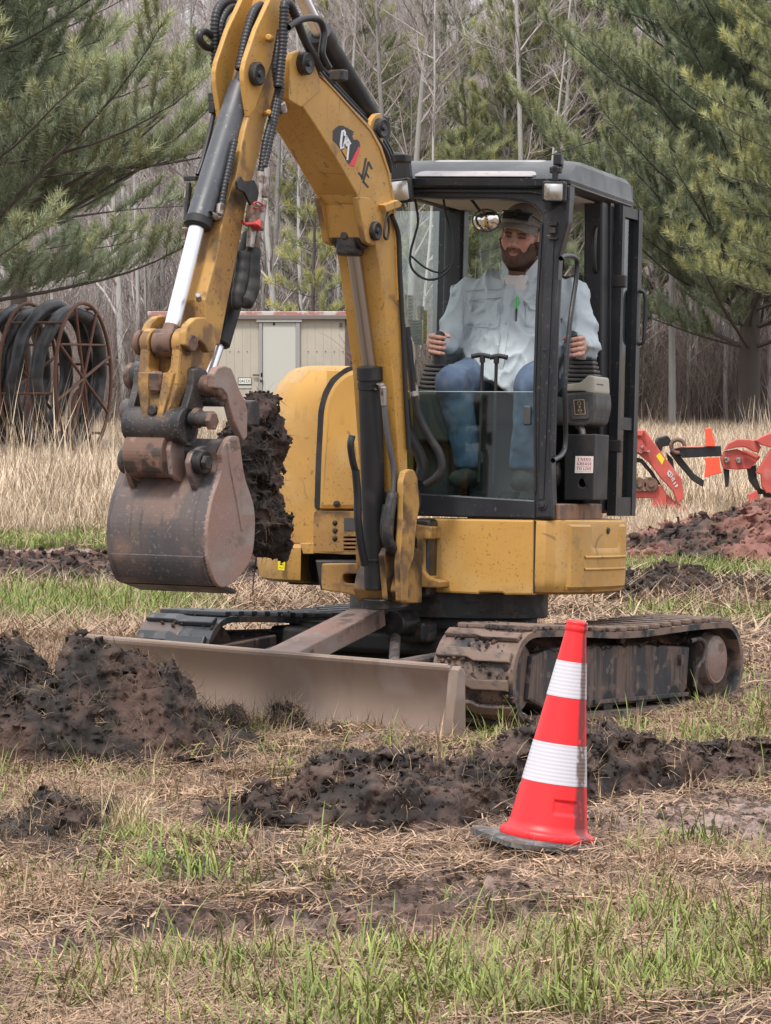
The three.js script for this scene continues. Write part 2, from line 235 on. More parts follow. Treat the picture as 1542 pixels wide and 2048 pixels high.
M.rubberClean = weathered(512, 0.5, [0.032, 0.034, 0.04], [[[0.13, 0.09, 0.075], (u, v) => sst(0.55, 0.65, T(u, v, 4, 5, 44)) * 0.8, 0.5], [[0.1, 0.1, 0.11], (u, v) => sst(0.5, 0.7, T(u, v, 9, 4, 9)) * 0.5]], [0.3, 0.6], 0.004);
M.trackFrame = weathered(512, 0.9, [0.034, 0.035, 0.042], [[[0.15, 0.1, 0.08], (u, v) => sst(0.38, 0.66, f2(u * 30, v * 2.5, 5, 4) * 0.7 + 0.3 * T(u, v, 5, 4, 14)) * 0.9], [[0.2, 0.14, 0.115], (u, v) => sst(0.55, 0.8, T(u, v, 22, 5, 5)) * 0.7, 0.4]], [0.5, 0.85], 0.003);
M.hose = std({ color: rgb(0.02, 0.02, 0.024), roughness: 0.42 });
M.steel = weathered(256, 0.2, [0.36, 0.33, 0.31], [[[0.12, 0.08, 0.06], (u, v) => sst(0.45, 0.7, T(u, v, 6, 4, 5))]], [0.3, 0.6], 0, { metalness: 0.5 });
M.red = std({ color: rgb(0.45, 0.035, 0.03), roughness: 0.5 });
M.glass = new THREE.MeshPhysicalMaterial({ color: rgb(0.88, 0.95, 0.92), transmission: 1, thickness: 0, roughness: 0.02, ior: 1.5 });
M.lowGlass = new THREE.MeshPhysicalMaterial({ color: rgb(0.5, 0.68, 0.68), transmission: 1, thickness: 0, roughness: 0.03, ior: 1.55 });
M.lens = std({ color: rgb(0.5, 0.49, 0.47), roughness: 0.2, metalness: 0.8 });
M.mirror = std({ color: rgb(0.85, 0.85, 0.85), metalness: 1, roughness: 0.03 });
M.plastic = weathered(256, 0.5, [0.055, 0.056, 0.056], [[[0.1, 0.09, 0.085], (u, v) => sst(0.5, 0.8, T(u, v, 8, 4, 3)) * 0.7]], [0.5, 0.8]);
M.beigePlastic = std({ color: rgb(0.36, 0.34, 0.28), roughness: 0.6 });
M.greenGrey = std({ color: rgb(0.075, 0.09, 0.085), roughness: 0.7 });
M.roof = weathered(512, 1.2, [0.2, 0.19, 0.2], [[[0.36, 0.33, 0.32], (u, v) => sst(0.45, 0.7, T(u, v, 4, 5, 3)) * 0.8], [[0.16, 0.11, 0.09], (u, v) => specks(u, v, 40, 5, 0.75, 0.84) * 0.6]], [0.3, 0.55]);
M.rustyFloor = weathered(256, 0.6, [0.23, 0.13, 0.085], [[[0.09, 0.065, 0.055], (u, v) => sst(0.45, 0.7, T(u, v, 8, 4, 3)) * 0.8]], [0.7, 0.9]);
M.soil = std({ color: rgb(1, 1, 1), roughness: 0.82, vertexColors: true });
M.soil.bumpMap = texture(512, (u, v) => { const q = T(u, v, 24, 5, 8); return [q, q, q]; }, false); M.soil.bumpScale = 0.016;

// loose crumbs of soil: one lumpy form, scattered as a part of whatever it lies on
const crumbG = (() => { const g = new THREE.IcosahedronGeometry(1, 0), p = g.attributes.position; for (let i = 0; i < p.count; i++) { const v = V(p.getX(i), p.getY(i), p.getZ(i)), k = 0.3 + 1.25 * h3(Math.round(v.x * 9), Math.round(v.y * 9), Math.round(v.z * 9), 3); p.setXYZ(i, v.x * k * 1.3, v.y * k * 0.7, v.z * k); } g.deleteAttribute('uv'); g.deleteAttribute('normal'); g.computeVertexNormals(); return g; })();
const crumbM = std({ color: rgb(1, 1, 1), roughness: 0.95 });
function crumbs(parent, spots, name = 'soil_crumbs') { // spots: [x, y, z, size, r, g, b]
  const m = shadow(new THREE.InstancedMesh(crumbG, crumbM, spots.length)), r = rng(spots.length + 3), c = new THREE.Color(), q = new THREE.Matrix4(), e = new THREE.Euler(), Q = new THREE.Quaternion();
  spots.forEach((s, i) => { Q.setFromEuler(e.set(r() * 6, r() * 6, r() * 6)); const k = s[3]; q.compose(V(s[0], s[1], s[2]), Q, V(k * (0.7 + 0.7 * r()), k * (0.6 + 0.5 * r()), k * (0.7 + 0.7 * r()))); m.setMatrixAt(i, q); m.setColorAt(i, c.setRGB(s[4], s[5], s[6])); });
  m.name = name; m.userData.kind = 'stuff'; parent.add(m); return m;
}
function crumbsOn(mesh, n, lo, hi, k = 1, seed = 5, test) { // over the surface of a soil mesh, in that mesh's own colours
  const p = mesh.geometry.attributes.position, c = mesh.geometry.attributes.color, r = rng(seed), out = [];
  for (let t = 0; out.length < n && t < n * 6; t++) { const i = Math.floor(r() * p.count); if (test && !test(p.getX(i), p.getY(i), p.getZ(i))) continue; const s = lerp(lo, hi, r() ** 2.5), q = (0.6 + 0.7 * r()) * k; out.push([p.getX(i), p.getY(i) + s * 0.2, p.getZ(i), s, c.getX(i) * q, c.getY(i) * q, c.getZ(i) * q]); }
  return crumbs(mesh, out);
}
// ---------------------------------------------------------------- frames of the machine, soil tone
const rootM = mat4(V(0.29, 0.035, -18), 0, -1.5 * D, -1.4 * D);
const H = new Frame(mat4(V(0, 0, 0), -16 * D), rootM), U = new Frame(mat4(V(0, 0, 0), -30 * D), rootM);
const swing = V(H.pick(2, 0.95, 778, 1100).x, 0, 0.95).applyMatrix4(H.rel);
const B = new Frame(mat4(swing, -30 * D), rootM);
const soilTone = (x, y, z, k = 1) => { const a = f3(x * 9, y * 9, z * 9, 4, 3), b = f3(x * 34, y * 34, z * 34, 3, 13), w = sst(0.42, 0.62, a); const c = mix3([0.022, 0.0145, 0.012], [0.115, 0.066, 0.05], w * 0.7); const q = (0.65 + 0.7 * b) * k; return [c[0] * q, c[1] * q, c[2] * q]; };
// ---------------------------------------------------------------- ground
const scr = (x, z) => { const d = Math.max(4, -z); return [771 + x / d * F, HORIZON + EYE * F / d]; };
const gx = (px, d) => (px - 771) * d / F, gd = (py) => EYE * F / (py - HORIZON);
const bump = (v, c, w) => Math.exp(-(((v - c) / w) ** 2));
const pw = (list, v) => { if (v <= list[0][0]) return list[0][1]; for (let i = 1; i < list.length; i++) if (v <= list[i][0]) return lerp(list[i - 1][1], list[i][1], (v - list[i - 1][0]) / (list[i][0] - list[i - 1][0])); return list[list.length - 1][1]; };
function zones(x, z) { // how muddy, green, strawy the ground is here
  const [px, py] = scr(x, z), wob = (f2(x * 1.6, z * 1.6, 3, 5) - 0.5), w2 = (f2(x * 5, z * 5, 3, 15) - 0.5), q = py + wob * 70 * (py - 900) / 900 + w2 * 30, p = px + wob * 160;
  let mud = 0, green = 0;
  const band = (c, h, k = 1) => { mud = Math.max(mud, k * sst(h * 1.25, h * 0.6, Math.abs(q - c))); };
  if (q > 1085 && q < 1205) mud = Math.max(mud, sst(1086, 1104, q) * sst(1205, 1175, q) * (p < 700 ? 1 : 0.15 + 0.8 * sst(1145, 1165, q)));
  if (q > 1205 && q < 1440) mud = Math.max(mud, sst(1195, 1230, q) * sst(1445, 1400, q) * sst(330, 480, p) * 0.95);
  mud = Math.max(mud, sst(1490, 1520, q) * sst(1690, 1650, q) * sst(1120, 1230, p) * (0.55 + w2));
  mud = Math.max(mud, sst(1580, 1610, q) * sst(1700, 1670, q) * sst(1180, 1260, p) * 0.95);
  if (q > 1400 && q < 1520 && p > 1150) mud = Math.max(mud, 0.45 + w2 * 1.3);
  band(pw([[0, 1690], [250, 1690]], px), 50, sst(300, 180, p)); band(pw([[450, 1650], [700, 1640], [1040, 1625], [1250, 1610]], px), 80, sst(430, 520, p) * sst(1330, 1200, p));
  band(pw([[0, 1905], [300, 1862], [500, 1855], [900, 1822], [1200, 1800], [1542, 1770]], px), 56, sst(1320, 1080, p)); band(1575, 16, 0.85 * sst(300, 380, p) * sst(520, 440, p)); band(1565, 14, 0.5 * sst(100, 180, p) * sst(340, 280, p));
  band(1770, 30, 0.6 * sst(520, 640, p) * sst(1250, 1100, p)); band(1740, 28, 0.7 * sst(700, 860, p) * sst(1300, 1150, p)); band(2060, 60, 0.9 * sst(1250, 1400, p)); band(1640, 55, sst(1190, 1260, p)); band(2040, 26, 0.55 * sst(820, 900, p) * sst(1100, 1020, p)); band(1700, 40, 0.75 * sst(640, 760, p) * sst(1250, 1150, p)); band(2000, 40, 0.6 * sst(160, 60, p));
  if (q > 1500) mud = Math.max(mud, 0.8 * sst(0.53, 0.66, f2(x * 1.3 + 3, z * 2.1, 4, 44)));
  const g = (c, h, k) => { green = Math.max(green, k * sst(h * 1.3, h * 0.6, Math.abs(q - c))); };
  g(1995, 80, 0.62 * sst(300, 560, p) + 0.2); g(1900, 80, 0.6 * sst(900, 1080, p)); g(1745, 50, 0.8 * sst(130, 260, p) * sst(760, 600, p)); g(1760, 60, 0.3 * sst(220, 40, p)); g(1236, 36, 0.85 * sst(430, 300, p)); g(1083, 15, 0.95 * sst(280, 200, p)); g(1143, 17, 0.9 * sst(1200, 1260, p));
  g(1250, 16, 0.3 * sst(1250, 1320, p)); g(1470, 40, 0.3); g(1560, 30, 0.18); g(1700, 30, 0.35 * sst(1250, 1350, p)); g(1660, 60, 0.25 * sst(200, 120, p)); g(1400, 40, 0.45 * sst(1330, 1420, p));
  green = Math.min(1, green * 1.25) * (1 - 0.85 * mud);
  return { mud, green, px, py, q, p };
}
function groundY(x, z) {
  const d = -z; if (d < 5 || d > 75) return 0;
  const [px] = scr(x, z);
  let h = 0.075 * bump(d, 15.9, 0.9) * sst(1250, 700, px) * sst(-300, 100, px) + 0.05 * (f2(x * 0.8, z * 0.8, 2, 8) - 0.5) * sst(5, 8, d) * sst(70, 40, d);
  h -= 0.05 * bump(d, gd(1850), 0.35) * sst(1300, 1000, px);
  return h;
}
const Z0 = { mud: 0 };
function groundRough(x, z, zn) { const m = zn.mud; const a = f2(x * 9, z * 9, 3, 21) - 0.5, b = f2(x * 30, z * 30, 3, 22) - 0.5, c = 1 - 2 * Math.abs(n2(x * 16, z * 13, 25) - 0.5); let h = lerp(0.02, 0.085, m) * a + lerp(0.01, 0.05, m) * b + 0.04 * m * (c - 0.6) - 0.03 * m * (1 - Math.abs(2 * n2(x * 38, z * 34, 27) - 1) - 0.5);
  if (zn.p > 1200 && zn.q > 1570 && zn.q < 1700) h = h * 0.35 + 0.018 * m * Math.sin((x * 0.6 + z) * 46) * sst(0.35, 0.6, n2(x * 4, z * 4, 66)); return h; }
{
  const ds = []; for (const d of [-160, -60, -20, -4, 3, 6, 7.2, 8]) ds.push(d);
  for (let py = 2160; py > 1010; py -= 1.8) ds.push(gd(py)); for (let d = gd(1008); d < 80; d *= 1.02) ds.push(d); for (const d of [90, 105, 130, 170, 240, 400, 700]) ds.push(d);
  const NC = 430, rows = ds.length, pos = new Float32Array(rows * (NC + 1) * 3), col = new Float32Array(rows * (NC + 1) * 3), idx = [];
  for (let i = 0, o = 0; i < rows; i++) for (let j = 0; j <= NC; j++, o += 3) {
    const d = ds[i], u = j / NC * 2 - 1, dd = Math.max(d, 6), x = u * (dd * 0.118 + 0.35) + Math.sign(u) * Math.pow(Math.abs(u), 40) * 320, z = -d;
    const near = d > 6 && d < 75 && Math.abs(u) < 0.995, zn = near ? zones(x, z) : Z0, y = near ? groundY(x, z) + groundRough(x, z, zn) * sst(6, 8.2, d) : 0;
    pos[o] = x; pos[o + 1] = y; pos[o + 2] = z;
    let c = [0.17, 0.125, 0.075];
    if (near) {
      const a = f2(x * 6, z * 6, 4, 31), b = f2(x * 26, z * 26, 3, 33), wet = sst(0.5, 0.7, f2(x * 2.2, z * 2.2, 3, 36));
      c = mix3([0.1, 0.067, 0.047], [0.21, 0.145, 0.095], sst(0.35, 0.65, a)); c = mix3(c, [0.085, 0.11, 0.03], zn.green * 0.7);
      let m = mix3([0.036, 0.023, 0.019], [0.15, 0.092, 0.073], sst(0.3, 0.72, a * 0.5 + b * 0.5)); m = mix3(m, [0.27, 0.19, 0.165], wet * 0.6 * sst(0.42, 0.62, b));
      if (zn.q > 1080 && zn.q < 1125 && zn.p < 700) m = mix3(m, [0.36, 0.24, 0.22], 0.75);
      if (zn.p > 1180 && zn.q > 1575 && zn.q < 1705) m = mix3(m, [0.3, 0.215, 0.19], 0.75 * sst(0.35, 0.6, b)); c = mix3(c, m, zn.mud); c = mix3(c, [0.05, 0.033, 0.028], sst(0.62, 0.75, a) * zn.mud * 0.6);  // paler mud colour right of the cone stands in for wet sheen
      const v = 0.75 + 0.5 * b; c = c.map((q) => q * v);
    }
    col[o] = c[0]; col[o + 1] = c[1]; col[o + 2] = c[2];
  }
  for (let i = 0; i + 1 < rows; i++) for (let j = 0; j < NC; j++) { const a = i * (NC + 1) + j, b = a + NC + 1; idx.push(a, a + 1, b, a + 1, b + 1, b); }
  const g = new THREE.BufferGeometry(); g.setAttribute('position', new THREE.BufferAttribute(pos, 3)); g.setAttribute('color', new THREE.BufferAttribute(col, 3)); g.setIndex(idx); g.computeVertexNormals();
  const uv = new Float32Array(pos.length / 3 * 2); for (let i = 0; i < uv.length / 2; i++) { uv[i * 2] = pos[i * 3] / 0.7; uv[i * 2 + 1] = pos[i * 3 + 2] / 0.7; } g.setAttribute('uv', new THREE.BufferAttribute(uv, 2));
  const m = std({ color: rgb(1, 1, 1), vertexColors: true, roughness: 0.85 }); m.bumpMap = M.soil.bumpMap; m.bumpScale = 0.03;
  m.roughnessMap = texture(256, (u, v) => { const q = lerp(0.5, 1, sst(0.3, 0.6, T(u, v, 5, 4, 12))); return [q, q, q]; }, false); m.roughness = 1;
  const o = shadow(new THREE.Mesh(g, m)); o.name = 'ground'; tag(o, 0, 0, 0, 'structure'); scene.add(o);
}
// ---------------------------------------------------------------- soil heaps
const heaps = [];
function heap(name, label, shape, lo, hi, cell, tone, amp = [0.07, 0.03], f = 9) {
  const sdf = (x, y, z) => { const b = (y - shape(x, z)) * 0.75; return Math.abs(b) > 0.2 ? b : b + amp[0] * (0.5 - n3(x * f * 0.55, y * f * 0.55, z * f * 0.55, 41)) * 1.6 + ragged(x, y, z, f * 1.15) * amp[1] / 0.028 * 1.85; };
  const o = part(name, nets(sdf, lo, hi, cell, tone), M.soil, null), vol = (hi.x - lo.x) * (hi.z - lo.z); heaps.push(o); crumbsOn(o, Math.min(3600, Math.ceil(vol * 800)), cell * 0.25, cell * 1.15, 0.9, Math.ceil(vol * 1000), (x, y) => y > 0.005); return tag(o, label, 'soil');
}
const dome = (x, z, cx, cz, rx, rz, h, e = 1) => h * Math.pow(Math.max(0, 1 - ((x - cx) / rx) ** 2 - ((z - cz) / rz) ** 2), e);
{ // big heap left of the blade
  const d = 15.75, hy = (py, dd = d) => EYE - (py - HORIZON) * dd / F, Pk = [[-15, 1278, 150, 0.36, 0], [165, 1300, 72, 0.3, 0.1], [205, 1308, 98, 0.3, 0.08], [262, 1330, 118, 0.3, 0.06], [315, 1352, 100, 0.3, 0.1], [350, 1400, 70, 0.25, 0.12], [100, 1360, 150, 0.32, 0.28], [250, 1420, 150, 0.3, 0.25], [345, 1440, 90, 0.2, 0.15], [420, 1475, 70, 0.18, 0.15], [480, 1490, 45, 0.13, 0.1], [-150, 1300, 150, 0.4, 0]];
  heap('soil_heap', 'tall heap of dark crumbly soil dumped before the left end of the dozer blade', (x, z) => { let h = -0.12; for (const [px, py, w, rz, dz] of Pk) h = Math.max(h, dome(x, z, gx(px, d), -d + dz, w * d / F, rz * 1.25, hy(py) - 0.035, 0.5)); return h + 0.04 * bump(z, -d, 0.5); }, V(gx(-260, d), -0.06, -d - 0.55), V(gx(530, d), 0.66, -d + 0.68), 0.011, (x, y, z) => { const c = soilTone(x, y, z, 0.58), r = sst(0.57, 0.72, f3(x * 4, y * 4, z * 4, 3, 77)); return mix3(c, [0.1, 0.052, 0.038], r * 0.5); }, [0.05, 0.028], 10);
}
{ // ridge of dug soil across the foreground, behind the cone
  heap('soil_ridge', 'long low ridge of dark dug soil crossing the grass behind the cone', (x, z) => { const d = -z, px = 771 + x / d * F + 60 * (n2(x * 4, z * 4, 3) - 0.5); const c = pw([[430, 13.25], [700, 13.5], [900, 13.75], [1040, 14.05], [1250, 14.6], [1450, 15.0], [1600, 15.2]], px), h = pw([[460, 0.0], [520, 0.06], [600, 0.07], [640, 0.1], [700, 0.11], [800, 0.1], [880, 0.13], [1000, 0.15], [1060, 0.2], [1140, 0.2], [1230, 0.13], [1300, 0.07], [1400, 0.05], [1500, 0.045], [1600, 0.04]], px), w = pw([[450, 0.25], [640, 0.45], [1050, 0.6], [1200, 0.5], [1350, 0.35], [1600, 0.4]], px); return h * (1.0 + 0.5 * (n2(x * 3.2, z * 3.2, 91) - 0.4)) * Math.pow(Math.max(0, 1 - ((d - c) / w) ** 2), 0.7) + 0.012 - 0.16 * sst(0.85, 1.15, Math.abs(d - c) / w); }, V(gx(410, 13.6), -0.05, -15.75), V(gx(1620, 14.8), 0.36, -12.75), 0.0115, (x, y, z) => { const c = soilTone(x, y, z, 0.8); return mix3(c, [0.13, 0.078, 0.062], 0.3 * sst(0.5, 0.65, f3(x * 6, y * 6, z * 6, 3, 7))); }, [0.055, 0.028], 8);
  const d = 13.0; heap('soil_heap', 'small dark tuft of torn up soil at the left edge of the foreground grass', (x, z) => Math.max(dome(x, z, gx(120, d), -d, 0.17, 0.22, 0.16, 0.7), dome(x, z, gx(20, d), -d + 0.25, 0.2, 0.25, 0.09, 0.7), dome(x, z, gx(190, d), -d - 0.1, 0.12, 0.2, 0.1, 0.7)) - 0.02, V(gx(-90, d), -0.04, -d - 0.4), V(gx(270, d), 0.26, -d + 0.6), 0.0125, (x, y, z) => soilTone(x, y, z, 0.7), [0.035, 0.025], 12);
}
for (const [px, py, w, h, d, lab] of [[570, 1500, 0.105, 0.14, 16.1, 'rounded dark soil clod lying on the straw before the blade'], [470, 1512, 0.075, 0.15, 15.9, 'upright dark soil clod at the right foot of the big heap'], [678, 1500, 0.05, 0.055, 16.1, 'small flat dark clod right of the rounded clod'], [748, 1500, 0.055, 0.05, 16.2, 'smallest dark clod before the middle of the dozer blade'], [410, 1505, 0.12, 0.13, 15.9, 'brown clod slumped between the heap and the upright clod']]) {
  const cx = gx(px, d); heap('soil_clod', lab, (x, z) => dome(x, z, cx, -d, w, w, h, 0.5) + groundY(cx, -d) - 0.035, V(cx - w - 0.05, -0.06, -d - w - 0.05), V(cx + w + 0.05, h + 0.12, -d + w + 0.05), 0.009, (x, y, z) => soilTone(x, y, z, 0.55), [0.03, 0.018], 14);
}
{ // mounds behind the machine
  heap('soil_mound', 'reddish mound of spread earth before the tall dry grass at the right', (x, z) => { const d = -z, px = 771 + x / d * F; return pw([[1150, 0], [1260, 0.05], [1330, 0.14], [1400, 0.27], [1440, 0.24], [1500, 0.34], [1600, 0.36], [1700, 0.2], [1800, 0]], px) * 1.1 * Math.pow(Math.max(0, 1 - ((d - 32.6) / 1.7) ** 2), 0.8) - 0.02; }, V(gx(1150, 32), -0.06, -34.6), V(gx(1800, 32), 0.55, -30.8), 0.028, (x, y, z) => { const c = soilTone(x, y, z, 1), r = sst(0.3, 0.6, f3(x * 2, y * 2, z * 2, 3, 71)); return mix3(c, [0.26, 0.115, 0.09], r * 0.8).map((q) => q * (0.7 + 0.6 * f3(x * 20, y * 20, z * 20, 2, 7))); }, [0.06, 0.04], 6);
  heap('soil_mound', 'low dark mound of mud on the grass just behind the right track', (x, z) => { const d = -z, px = 771 + x / d * F; return pw([[1150, 0], [1230, 0.06], [1330, 0.13], [1400, 0.13], [1440, 0.04], [1500, 0.02], [1600, 0.05]], px) * 1.25 * Math.pow(Math.max(0, 1 - ((d - 26.9) / 1.0) ** 2), 0.8) - 0.015; }, V(gx(1130, 27), -0.06, -28.4), V(gx(1620, 27), 0.3, -25.7), 0.022, (x, y, z) => soilTone(x, y, z, 0.95), [0.045, 0.03], 7);
  heap('soil_mound', 'churned band of mud behind the raised bucket at the left', (x, z) => { const d = -z; return 0.07 * Math.pow(Math.max(0, 1 - ((d - 30) / 2.2) ** 2), 0.7) * sst(gx(680, 30), gx(560, 30), x) * (0.4 + f2(x * 1.2, z * 1.2, 2, 3)) - 0.01; }, V(gx(-120, 30), -0.05, -32.6), V(gx(700, 30), 0.22, -27.6), 0.026, (x, y, z) => { const c = soilTone(x, y, z, 1.25); return [c[0] * 1.05, c[1] * 0.98, c[2] * 0.98]; }, [0.04, 0.03], 7);
}

{ // crumbs strewn over the muddy ground
  const r = rng(4242), out = [];
  for (let i = 0; i < 110000 && out.length < 26000; i++) { const d = lerp(8.4, 31, r() ** 1.1), x = (r() * 2 - 1) * (d * 0.114 + 0.25), zn = zones(x, -d); if (r() > zn.mud * sst(0.3, 0.6, f2(x * 4, d * 4, 3, 5)) + 0.012) continue; const s = lerp(0.0025, 0.014, r() ** 3) * (d > 18 ? 1.7 : 1), k = 0.5 + 0.8 * r(), w = r() < 0.25 ? 1.7 : 1; out.push([x, groundY(x, -d) + groundRough(x, -d, zn), -d, s, 0.085 * k * w, 0.054 * k * w, 0.043 * k * w]); }
  const m = crumbs(scene, out); m.name = numbered('soil_crumbs'); tag(m, 'loose crumbs of dark mud strewn over the churned ground', 'soil', null, 'stuff');
}
// ---------------------------------------------------------------- grass, straw, tall dry grass
function blades(n, seed, o) { // one clump of curved blades; o: height range, lean, spread, width, curl, colour(t)
  const r = rng(seed), pos = [], col = [], nor = [];
  for (let k = 0; k < n; k++) {
    const a = r() * 6.283, rad = Math.sqrt(r()) * o.spread, bxx = Math.cos(a) * rad, bzz = Math.sin(a) * rad, h = lerp(o.h[0], o.h[1], r()), la = r() * 6.283, lean = lerp(o.lean[0], o.lean[1], r()), w = o.w * (0.6 + 0.8 * r()), tone = 0.65 + 0.7 * r(), S = o.seg ?? 3;
    const dx = Math.cos(la), dz = Math.sin(la), P = []; let x = bxx, y = o.y0 ? o.y0 * r() : 0, z = bzz, th = lean; for (let i = 0; i <= S; i++) { P.push([x, y, z]); x += Math.sin(th) * dx * h / S; z += Math.sin(th) * dz * h / S; y += Math.cos(th) * h / S; if (y < 0.003) y = 0.003; th += o.curl * (0.4 + r()) / S; }
    const wx = -dz * w, wz = dx * w, tw = r() * 0.8 - 0.4;
    for (let i = 0; i < S; i++) { const t0 = i / S, t1 = (i + 1) / S, w0 = 1 - t0 * 0.55, w1 = i === S - 1 ? 0.05 : 1 - t1 * 0.55, A = P[i], B2 = P[i + 1];
      const q = [[A[0] - wx * w0, A[1], A[2] - wz * w0], [A[0] + wx * w0, A[1] + tw * w, A[2] + wz * w0], [B2[0] - wx * w1, B2[1], B2[2] - wz * w1], [B2[0] + wx * w1, B2[1] + tw * w * w1, B2[2] + wz * w1]];
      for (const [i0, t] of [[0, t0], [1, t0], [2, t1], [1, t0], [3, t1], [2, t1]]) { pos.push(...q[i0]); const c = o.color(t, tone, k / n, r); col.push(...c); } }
  }
  const g = new THREE.BufferGeometry(); g.setAttribute('position', new THREE.Float32BufferAttribute(pos, 3)); g.setAttribute('color', new THREE.Float32BufferAttribute(col, 3)); g.computeVertexNormals(); return g;
}
const leafM = std({ color: rgb(1, 1, 1), vertexColors: true, roughness: 0.6, side: THREE.DoubleSide }), strawM = std({ color: rgb(1, 1, 1), vertexColors: true, roughness: 0.75, side: THREE.DoubleSide });
function scatter(name, geo, mat, spots, label, category) { // spots: [x, y, z, turn, scale, r, g, b, lean]
  const m = shadow(new THREE.InstancedMesh(geo, mat, spots.length)), q = new THREE.Matrix4(), c = new THREE.Color();
  spots.forEach((s, i) => { q.copy(mat4(V(s[0], s[1], s[2]), s[3], (s[8] ?? 0), 0)).scale(V(s[4], s[4] * (s[9] ?? 1), s[4])); m.setMatrixAt(i, q); c.setRGB(s[5], s[6], s[7]); m.setColorAt(i, c); });
  m.name = numbered(name); scene.add(m); return tag(m, label, category, null, 'stuff');
}
const clear = (x, z) => { // false where heaps or tracks or the blade stand
  const p = V(x, 0, z).applyMatrix4(U.inv); if (Math.abs(p.z) < 1.22 && Math.abs(Math.abs(p.x) - 0.79) < 0.23) return false; if (Math.abs(p.x) < 1.0 && p.z > -1.1 && p.z < 1.73) return false; return true;
};
{
  const r = rng(77), green = [], green2 = [], straw = [], stub = [], crumbs = [];
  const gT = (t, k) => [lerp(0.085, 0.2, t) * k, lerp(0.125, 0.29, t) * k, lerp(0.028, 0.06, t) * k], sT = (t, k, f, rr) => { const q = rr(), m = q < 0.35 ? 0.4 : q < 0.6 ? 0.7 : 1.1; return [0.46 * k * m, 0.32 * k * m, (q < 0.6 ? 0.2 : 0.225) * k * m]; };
  const gA = blades(10, 1, { h: [0.05, 0.18], lean: [0, 0.65], spread: 0.06, w: 0.0033, curl: 0.9, color: gT }), gB = blades(9, 2, { h: [0.03, 0.09], lean: [0.1, 0.8], spread: 0.06, w: 0.003, curl: 0.8, color: gT });
  const sA = blades(26, 3, { h: [0.04, 0.15], lean: [1.15, 1.62], spread: 0.09, w: 0.0018, curl: 0.12, y0: 0.035, color: sT, seg: 2 }), sB = blades(22, 4, { h: [0.05, 0.16], lean: [1.1, 1.6], spread: 0.08, w: 0.0024, curl: 0.3, y0: 0.03, color: sT, seg: 2 }), sC = blades(7, 5, { h: [0.05, 0.15], lean: [0.05, 0.7], spread: 0.05, w: 0.0026, curl: 0.25, color: sT, seg: 2 });
  const strawB = [], stub2 = [];
  for (let i = 0; i < 64000; i++) {
    const d = lerp(8.2, 27.5, Math.pow(r(), 0.85)), x = (r() * 2 - 1) * (d * 0.114 + 0.25), z = -d; if (!clear(x, z)) { r(); continue; }
    const zn = zones(x, z), y = groundY(x, z) + groundRough(x, z, zn) - 0.004, n = f2(x * 3, z * 3, 3, 71), k = 0.7 + 0.6 * r(), a = r() * 6.28, far = d > 19 ? 1.35 : 1;
    const pick = r();
    if (pick < 0.46) { const dens = (1 - zn.mud * 0.93) * (1 - 0.35 * zn.green); if (r() < dens) { const brown = sst(0.55, 0.75, n) * 0.55; (r() < 0.5 ? straw : strawB).push([x, y, z, a, (0.8 + 0.5 * r()) * far, k * lerp(1, 0.6, brown), k * lerp(0.95, 0.52, brown), k * lerp(0.9, 0.5, brown)]); } else if (r() < (zn.p > 1170 && zn.q > 1560 && zn.q < 1710 ? 0.1 : 0.36)) { const l = r() < 0.25 ? 0.95 : 0.42; (r() < 0.3 ? straw : strawB).push([x, y, z, a, 0.45 + 0.3 * r(), k * l, k * l * 0.86, k * l * 0.82]); } }
    else if (pick < 0.53) { if (r() < (1 - zn.mud) * 0.85) stub.push([x, y, z, a, (0.7 + 0.6 * r()) * far, k, k * 0.98, k * 0.95]); }
    else { const g = zn.green * sst(0.34, 0.56, n + zn.green * 0.22); if (r() < g) (r() < 0.6 ? green : green2).push([x, y, z, a, (0.75 + 0.6 * r()) * far, k * (1 + 0.35 * r()), k, k * 0.9]); else if (r() < 0.03 * (1 - zn.mud)) green2.push([x, y, z, a, 0.8, k * 1.2, k, k]); }
  }
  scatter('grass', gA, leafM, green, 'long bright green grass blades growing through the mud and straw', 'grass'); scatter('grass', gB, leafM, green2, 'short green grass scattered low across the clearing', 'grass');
  scatter('straw', sA, strawM, straw, 'flattened dry straw lying over the ground in the clearing', 'straw'); scatter('straw', sB, strawM, strawB, 'loose curled bits of dead grass lying on the ground', 'straw'); scatter('stubble', sC, strawM, stub, 'short dry stalks of stubble standing up from the straw', 'stubble');
  // tuft of pale dead grass left of centre in the foreground
  const tuft = blades(120, 9, { h: [0.1, 0.24], lean: [0.1, 0.75], spread: 0.09, w: 0.0022, curl: 0.4, color: (t, k) => [0.5 * k, 0.39 * k, 0.25 * k], seg: 3 });
  const tf = shadow(new THREE.Mesh(tuft, strawM)); tf.name = 'dry_grass_tuft'; { const d = 12.95, x = gx(245, d); tf.position.set(x, groundY(x, -d), -d); tf.rotation.set(0.0, 0.6, -0.12); } scene.add(tf); tag(tf, 'pale bushy tuft of dead grass beside the torn soil in the left foreground', 'grass tuft');
  // far strips of green and straw
  const fg = [], fs = [], tall = [], tall2 = [], gF = blades(30, 11, { h: [0.05, 0.15], lean: [0, 0.5], spread: 0.16, w: 0.004, curl: 0.6, color: gT, seg: 2 }), sF = blades(30, 12, { h: [0.1, 0.35], lean: [1.0, 1.6], spread: 0.25, w: 0.005, curl: 0.2, y0: 0.05, color: sT, seg: 2 });
